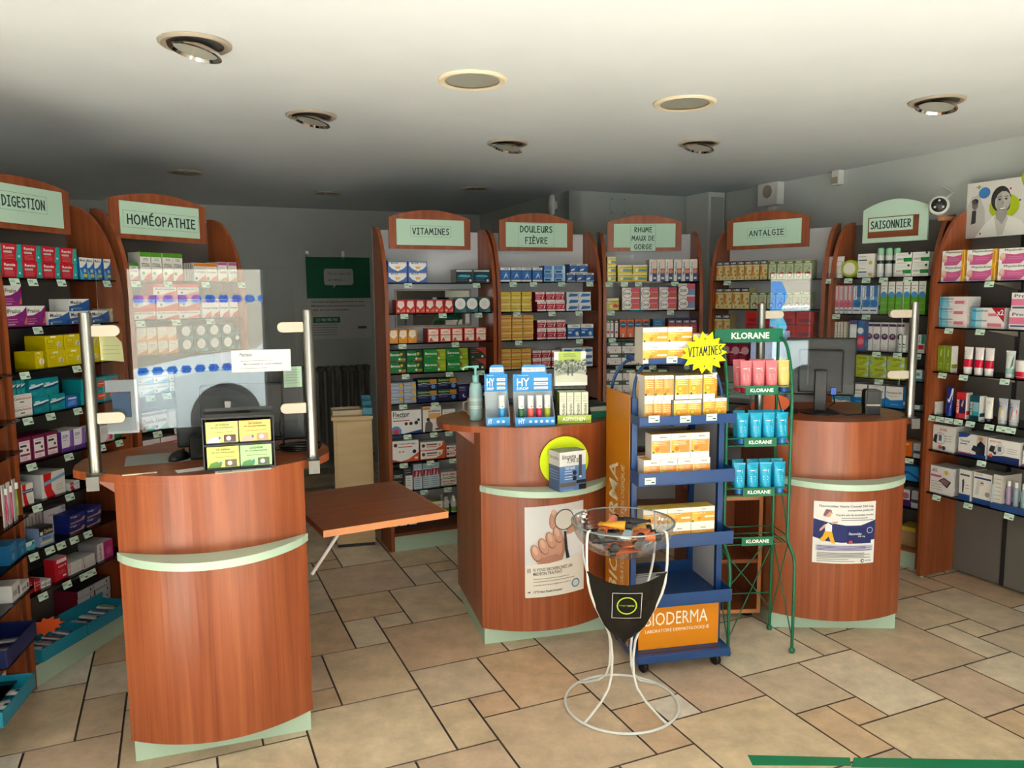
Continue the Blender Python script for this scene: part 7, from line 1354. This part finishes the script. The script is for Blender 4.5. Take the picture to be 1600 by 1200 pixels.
def ctag(par, px, py, v=-.0012):
    u, z = FC.uh(px, py, v); mb = MB(); mb.add([(u - .025, v, z - .015), (u + .025, v, z - .015), (u + .025, v, z + .015), (u - .025, v, z + .015)], [(0, 1, 2, 3)], '#cfe8e0')
    P = lambda a, b: (u - .025 + a * .05, v - .0005, z - .015 + b * .03); mb.flat([(.1, .6), (.6, .6), (.6, .72), (.1, .72)], '#7f948a', P); mb.flat([(.6, .2), (.9, .2), (.9, .4), (.6, .4)], '#3f5550', P); mb.build('price_tag', M_PAPER, par)
for px, py in ((1022, 655), (1071, 655), (1112, 652)): ctag(trays['D'], px, py)
ctag(trays['C'], 1016, 752)
TIER = {'E': 'top tray', 'D': 'upper tray', 'C': 'middle tray', 'B': 'lower tray'}
def crow(tier, key, x0, x1, n, ytop, z, rows=1, v=.03, d=.075, what='', base=None):
    z = (base if base is not None else z) + .0006; u0 = FC.uh(x0, ytop, v)[0]; u1 = FC.uh(x1, ytop, v)[0]; u0 = max(u0, .007); u1 = min(u1, CW - .007)
    if v + d > .097: u0 = max(u0, .033); u1 = min(u1, CW - .033)
    zt = FC.uh((x0 + x1) / 2, ytop, v)[1]; h = (zt - z) / rows; p = (u1 - u0) / n; look = ART[key][1]
    for j in range(rows):
        for i in range(n):
            lab = ', '.join(q for q in (look, (nth(i, n) if n > 1 else '').split(' of ')[0], rowname(j, rows), what) if q) + ', %s of orange cart' % TIER[tier]
            place(key, FC, u0 + p * (i + .5), v, z + j * h, p - .002, h - .0004, d, lab, 'vitamin boxes on the %s of the cart' % TIER[tier])
    return z + rows * h
zD = TZ['D'] + .004; z1 = crow('D', 'vitn', 988, 1048.5, 3, 626, zD, what='front, lower'); crow('D', 'vity', 1053, 1096, 2, 625, zD, what='front, lower'); crow('D', 'vity', 1099, 1138, 2, 622, zD, what='front right, lower')
crow('D', 'vitn', 987, 1053, 3, 587, z1, what='front, upper'); crow('D', 'vity', 1055.5, 1098, 2, 586.5, z1, what='front, upper'); crow('D', 'vity', 1099.5, 1118, 1, 585, z1, what='front right, upper')
for k, (key, a, b, n, y) in enumerate((('vitn', 982, 1040, 3, 584.5), ('vity', 1046, 1123, 4, 583))): crow('D', key, a, b, n, y, zD, v=.125, d=.1, what='back rank')
zC = TZ['C'] + .004; z1 = crow('C', 'vito', 990, 1110, 4, 717, zC, what='lower'); crow('C', 'vito', 1018, 1109, 3, 677, z1, base=z1, what='upper')
crow('C', 'vito', 980, 1016, 1, 712, zC, v=.125, what='back rank')
zB = TZ['B'] + .004; crow('B', 'vitw', 1000, 1117, 3, 794, zB, 2)
place('gwg', FC, .15, .28, TZ['A'] + .0046, .2, .05, .1, 'low grey box at back of the lowest cart tray', 'grey boxes on the cart')
zE = ZE + .0046; crow('E', 'vitw', 1003.5, 1082, 2, 511.5, zE - .0006, 2, v=.058, d=.1); crow('E', 'vitw', 1084, 1107, 1, 522, zE - .0006, v=.058, d=.12, what='narrow right one')
u, z = FC.uh(1101, 551, .03); pts = star(15, .112, .082, 4, 1, .82)
mb = MB(); mb.slab([(a, b) for a, b in pts], -.001, .001, '#f4ee10')
P = lambda a, b: (a, -.0016, b + a * .06); mb.strokes('VITAMINES', -.075, -.012, .078, .026, '#26303c', P, .15)
for a, b in ((-.05, .055), (0.0, .06), (-.055, -.05), (.045, -.03), (0, -.06)): mb.flat([(a - .004, b - .003), (a + .004, b - .003), (a + .003, b + .004), (a - .003, b + .003)], '#26303c', P)
o = mb.build('price_star', M_PAPER, None, 0, FC.w(u, .03, z), FC.a); tag(o, 'yellow jagged star reading vitamins fixed to cart top tray', 'price card')
u, z = FC.uh(1050, 563, .048); ctag(bpy.data.objects[[c.name for c in t.children if c.name.startswith('top_tray')][0]], 1050, 562, .0485)

# ================================================================== GREEN WIRE RACK
FK = Frame(1.011, 3.47, 5); KW, KV, KB = .314, .085, .255
t = rack = thing('wire_rack', 'green wire display rack with pink and blue cream tubes', 'display rack', (FK.o[0], FK.o[1], 0), FK.a)
for u in (0, KW):
    s = 1 if u == 0 else -1
    mb = MB(); mb.tube([(u, 0, .022), (u, 0, .42), (u, .012, .47), (u, KV - .015, .51), (u, KV, .55), (u, KV, 1.18)] + [(u, KV + .14 - .14 * math.cos(a), 1.18 + .31 * math.sin(a)) for a in np.linspace(.15, PI / 2 - .02, 10)], .0075, 10); l = mb.build('front_leg', M_GREEN, t)
    mb = MB(); mb.lathe([(.002, 0), (.012, .004), (.0155, .014), (.012, .024), (.006, .028)], 16, (u, 0, 0)); mb.build('ball_foot', M_GREEN, l)
    mb = MB(); mb.tube([(u, KB, .022), (u, KB, 1.49)], .0075, 10); l = mb.build('back_leg', M_GREEN, t)
    mb = MB(); mb.lathe([(.002, 0), (.012, .004), (.0155, .014), (.012, .024), (.006, .028)], 16, (u, KB, 0)); mb.build('ball_foot', M_GREEN, l)
    for z0, z1 in ((.06, .5), (.5, .06), (.55, .98), (.98, 1.22)):
        mb = MB(); mb.tube([(u, 0 if z0 < .5 and z0 < .2 else KV, z0), (u, KB, z1)], .003, 6); mb.build('side_brace', M_GREEN, t)
for a, b in (((0, KB, .12), (KW, KB, .5)), ((0, KB, .5), (KW, KB, .12)), ((0, KB, .2), (KW, KB, .2)), ((0, .02, .06), (KW, KB, .45))): mb = MB(); mb.tube([a, b], .003, 6); mb.build('back_brace', M_GREEN, t)
KZ = [1.238, .992, .752, .512]
for i, z in enumerate(KZ):
    mb = MB()
    for zz in (z, z + .035):
        for p, q in (((0, KV), (KW, KV)), ((KW, KV), (KW, KB)), ((KW, KB), (0, KB)), ((0, KB), (0, KV))): mb.tube([(*p, zz), (*q, zz)], .003, 6)
    for k in range(9): mb.tube([(.02 + k * (KW - .04) / 8, KV, z), (.02 + k * (KW - .04) / 8, KB, z)], .002, 6)
    s = mb.build('wire_shelf', M_GREEN, t)
    mb = MB(); mb.box(.085, .24, KV - .008, KV - .004, z - .004, z + .038, '#0d7350'); P = lambda a, b: (.085 + a * .155, KV - .0086, z - .004 + b * .042); mb.text('KLORANE', .14, .3, .86, .72, '#f4f8f4', P, .03); mb.build('name_plate', M_PRINT, s)
mb = MB(); mb.box(-.012, KW + .012, KB - .022, KB + .012, 1.47, 1.535, '#0d7350'); P = lambda a, b: (-.012 + a * (KW + .024), KB - .0226, 1.47 + b * .065); mb.text('KLORANE', .24, .26, .80, .74, '#f4f8f4', P, .03); mb.build('header_plate', M_PRINT, t, 0)
def ktube(px, sh, v, key, bc, cc, lab, grp, h=.15, w=.058):
    u = FK.uh(px, 700, v)[0]
    art = [('l', .2, .3, .7, 4, .5, '#f4f4f0'), ('r', .2, .74, .6, .77, '#f4f4f0'), ('r', .72, .66, .76, .8, '#f4f4f0')]
    tube_thing('shower_gel_tube', key, w, h, bc, cc, lab, FK.w(u, v, KZ[sh] + .0035), FK.a + R(rr.uniform(-4, 4)), grp, 'tube', art, (), .16, .36)
for i, px in enumerate((1162, 1182, 1202)):
    ktube(px, 0, KV + .035, 'kpink', '#f0808a', '#c8204c', 'pink gel tube, %s, front of top rack shelf' % nth(i, 3), 'pink tubes on the green rack')
for i, px in enumerate((1151, 1176, 1196)): ktube(px, 0, KV + .115, 'kpink', 0, 0, 'pink gel tube behind, %s, top rack shelf' % nth(i, 3), 'pink tubes on the green rack')
ktube(1221, 0, KV + .035, 'kgold', '#e0c878', '#2a4ca0', 'gold gel tube with blue cap on top rack shelf', 'gold tubes on the green rack')
for sh, xs, nm in ((1, (1159, 1180, 1200, 1221), 'second'), (2, (1156, 1177, 1197, 1219), 'third')):
    for i, px in enumerate(xs): ktube(px, sh, KV + .035, 'kblue', '#26b2de', '#1f7fd0', 'blue gel tube, %s, front of %s rack shelf' % (nth(i, 4), nm), 'blue tubes on the green rack', .148)
    for i, px in enumerate((1153, 1176, 1195, 1214)): ktube(px, sh, KV + .115, 'kblue', 0, 0, 'blue gel tube behind, %s, %s rack shelf' % (nth(i, 4), nm), 'blue tubes on the green rack', .148)

# ================================================================== BOWL STAND
BX, BY, BZ, BR = .447, 3.05, .785, .205
t = bowl = thing('bowl_stand', 'white wire stand holding a clear bowl of tubes', 'bowl stand', (BX, BY, 0), 0)
mb = MB(); mb.tube([(.235 * math.cos(a), .235 * math.sin(a), .007) for a in np.linspace(0, 2 * PI, 65)[:-1]], .006, 8, closed=True); mb.build('base_ring', M_WIRE, t)
RZ = [(.006, .235), (.02, .20), (.06, .125), (.10, .082), (.15, .064), (.224, .06), (.30, .07), (.35, .09), (.418, .134), (.476, .17), (.534, .197), (.584, .212), (.66, .22), (.74, .221), (.777, .217), (.787, .212)]
def rz_at(z):
    for (z0, r0), (z1, r1) in zip(RZ, RZ[1:]):
        if z0 <= z <= z1: return r0 + (r1 - r0) * (z - z0) / (z1 - z0)
    return RZ[-1][1]
AZ0 = R(-2)
for k in range(4):
    a = AZ0 + PI / 4 + k * PI / 2
    pth = [(r * math.cos(a), r * math.sin(a), z) for z, r in RZ] + [((BR - .004) * math.cos(a), (BR - .004) * math.sin(a), .789)]
    mb = MB(); mb.tube(pth, .0052, 8); mb.build('wire_leg', M_WIRE, t)
prof = [(.001, .0)] + [(BR * math.sin(a), .145 * (1 - math.cos(a))) for a in np.linspace(.08, PI / 2, 16)]
mb = MB(); mb.lathe([(r, BZ - .145 + z) for r, z in prof], 56, cap=False)
mb.lathe([(BR + .006, BZ), (BR + .006, BZ + .004), (BR - .003, BZ + .004), (BR - .003, BZ), (BR + .006, BZ)], 56, cap=False, mi=1); mb.build('bowl', [M_BOWL, M_PEDGE], t)
# black shield with its printed emblem, spanning the two front legs
mb = MB(); rows_ = []
NZ, NX = 12, 10
def shield(a, b):
    """a -1..1 across, b 0..1 from the tip up"""
    z = .305 + b * .33; hw = rz_at(z) * .715 * min(1, (b / .2) ** .8) ; z2 = z - (1 - a * a) * .055 * b ** 2
    x = a * hw; y = -.085 - .075 * b - .012 * (1 - a * a)
    c, s_ = math.cos(AZ0), math.sin(AZ0); return (x * c - y * s_, x * s_ + y * c, z2)
for j in range(NZ):
    for i in range(NX):
        q = [shield(-1 + 2 * (i + di) / NX, max(.001, (j + dj) / NZ)) for di, dj in ((0, 0), (1, 0), (1, 1), (0, 1))]
        mb.add(q, [(0, 1, 2, 3)], '#060606', 0, True); mb.add([(p[0], p[1] + .002, p[2]) for p in q], [(3, 2, 1, 0)], '#060606', 0, True)
def onsh(x, z, e=.0012):
    b = (z - .305) / .33; hw = rz_at(z) * .715; a = x / hw
    for _ in range(6):
        b = (z + (1 - a * a) * .055 * b ** 2 - .305) / .33; hw = rz_at(.305 + b * .33) * .715; a = x / hw
    p = shield(a, b); return (p[0] + e * math.sin(AZ0), p[1] - e * math.cos(AZ0) , p[2])
mb.build('shield', M_PRINT, t)
mb = MB(); P = lambda a, b: onsh(.003 + a, .487 + b, .0015); s_ = .058; e = .0016
for q in ((-s_, -s_, s_, -s_ + e), (-s_, s_ - e, s_, s_), (-s_, -s_, -s_ + e, s_), (s_ - e, -s_, s_, s_)):
    for k in range(6):
        if abs(q[2] - q[0]) > abs(q[3] - q[1]): x0, x1 = q[0] + (q[2] - q[0]) * k / 6, q[0] + (q[2] - q[0]) * (k + 1) / 6; mb.flat([(x0, q[1]), (x1, q[1]), (x1, q[3]), (x0, q[3])], '#e8e8e8', P)
        else: y0, y1 = q[1] + (q[3] - q[1]) * k / 6, q[1] + (q[3] - q[1]) * (k + 1) / 6; mb.flat([(q[0], y0), (q[2], y0), (q[2], y1), (q[0], y1)], '#e8e8e8', P)
for k in range(40):
    a0, a1 = 2 * PI * k / 40, 2 * PI * (k + 1) / 40; mb.flat([(.035 * math.cos(a0), .035 * math.sin(a0)), (.040 * math.cos(a0), .040 * math.sin(a0)), (.040 * math.cos(a1), .040 * math.sin(a1)), (.035 * math.cos(a1), .035 * math.sin(a1))], '#a4c030', P)
mb.text('manger', -.030, -.005, -.001, .004, '#7f9a34', P); mb.text('verte', .001, -.004, .029, .004, '#a4c030', P, .02); mb.build('emblem', M_PRINT, t)
CTB = [('#e8743a', '#1c1c1e', 'orange'), ('#f0a830', '#1c1c1e', 'yellow'), ('#a9c6d4', '#26282a', 'pale blue'), ('#ee8a70', '#1c1c1e', 'coral'), ('#2a2c30', '#1c1c1e', 'black'), ('#d8642c', '#1c1c1e', 'dark orange')]
spec = []
for z, ang, cells in ((.668, 15, ((0, -.024), (0, .024))), (.700, 100, ((0, -.05), (0, 0), (0, .05))), (.728, 10, ((-.072, -.045), (.072, -.05), (-.072, .005), (.072, .0), (-.06, .06), (.07, .055))), (.757, 75, ((-.06, -.08), (-.07, -.02), (.07, -.01), (.06, .06), (-.05, .07))), (.782, 165, ((.03, .04), (-.04, -.03)))):
    for i, (p, q) in enumerate(cells):
        a = R(ang + rr.uniform(-7, 7)); spec.append((p * math.cos(a) - q * math.sin(a), p * math.sin(a) + q * math.cos(a), z, ang + rr.uniform(-8, 8) + 180 * (i % 2), [0, 3, 1, 0, 5, 4, 0, 2, 3, 4, 1, 0, 2, 5, 3, 0, 1, 4][len(spec)]))
BL = ['at the very bottom', 'bottom beside another', 'second layer left', 'second layer centre', 'second layer right'] + ['middle layer, %s' % nth(i, 6) for i in range(6)] + ['upper layer, %s' % nth(i, 5) for i in range(5)] + ['topmost, rear', 'topmost, front']
for k, (x, y, z, rz, ci) in enumerate(spec):
    bc, cc, nm = CTB[ci]; key = 'bt%d' % ci
    h = .135
    q = tube_thing('cream_tube', key, .042, h, bc, cc, '%s cream tube lying in the clear bowl, %s' % (nm, BL[k]), (0, 0, 0), 0, 'cream tubes in the clear bowl', art=[('l', .2, .3, .8, 3, .6, '#f4ece0'), ('d', .5, .75, .04, '#f4ece0')])
    tilt = Matrix.Translation((BX + x, BY + y, z)) @ Matrix.Rotation(R(rz), 4, 'Z') @ Matrix.Rotation(R(86 + (k * 7) % 9), 4, 'Y') @ Matrix.Rotation(R(90), 4, 'Z') @ Matrix.Translation((0, 0, -h / 2))
    q.matrix_world = tilt
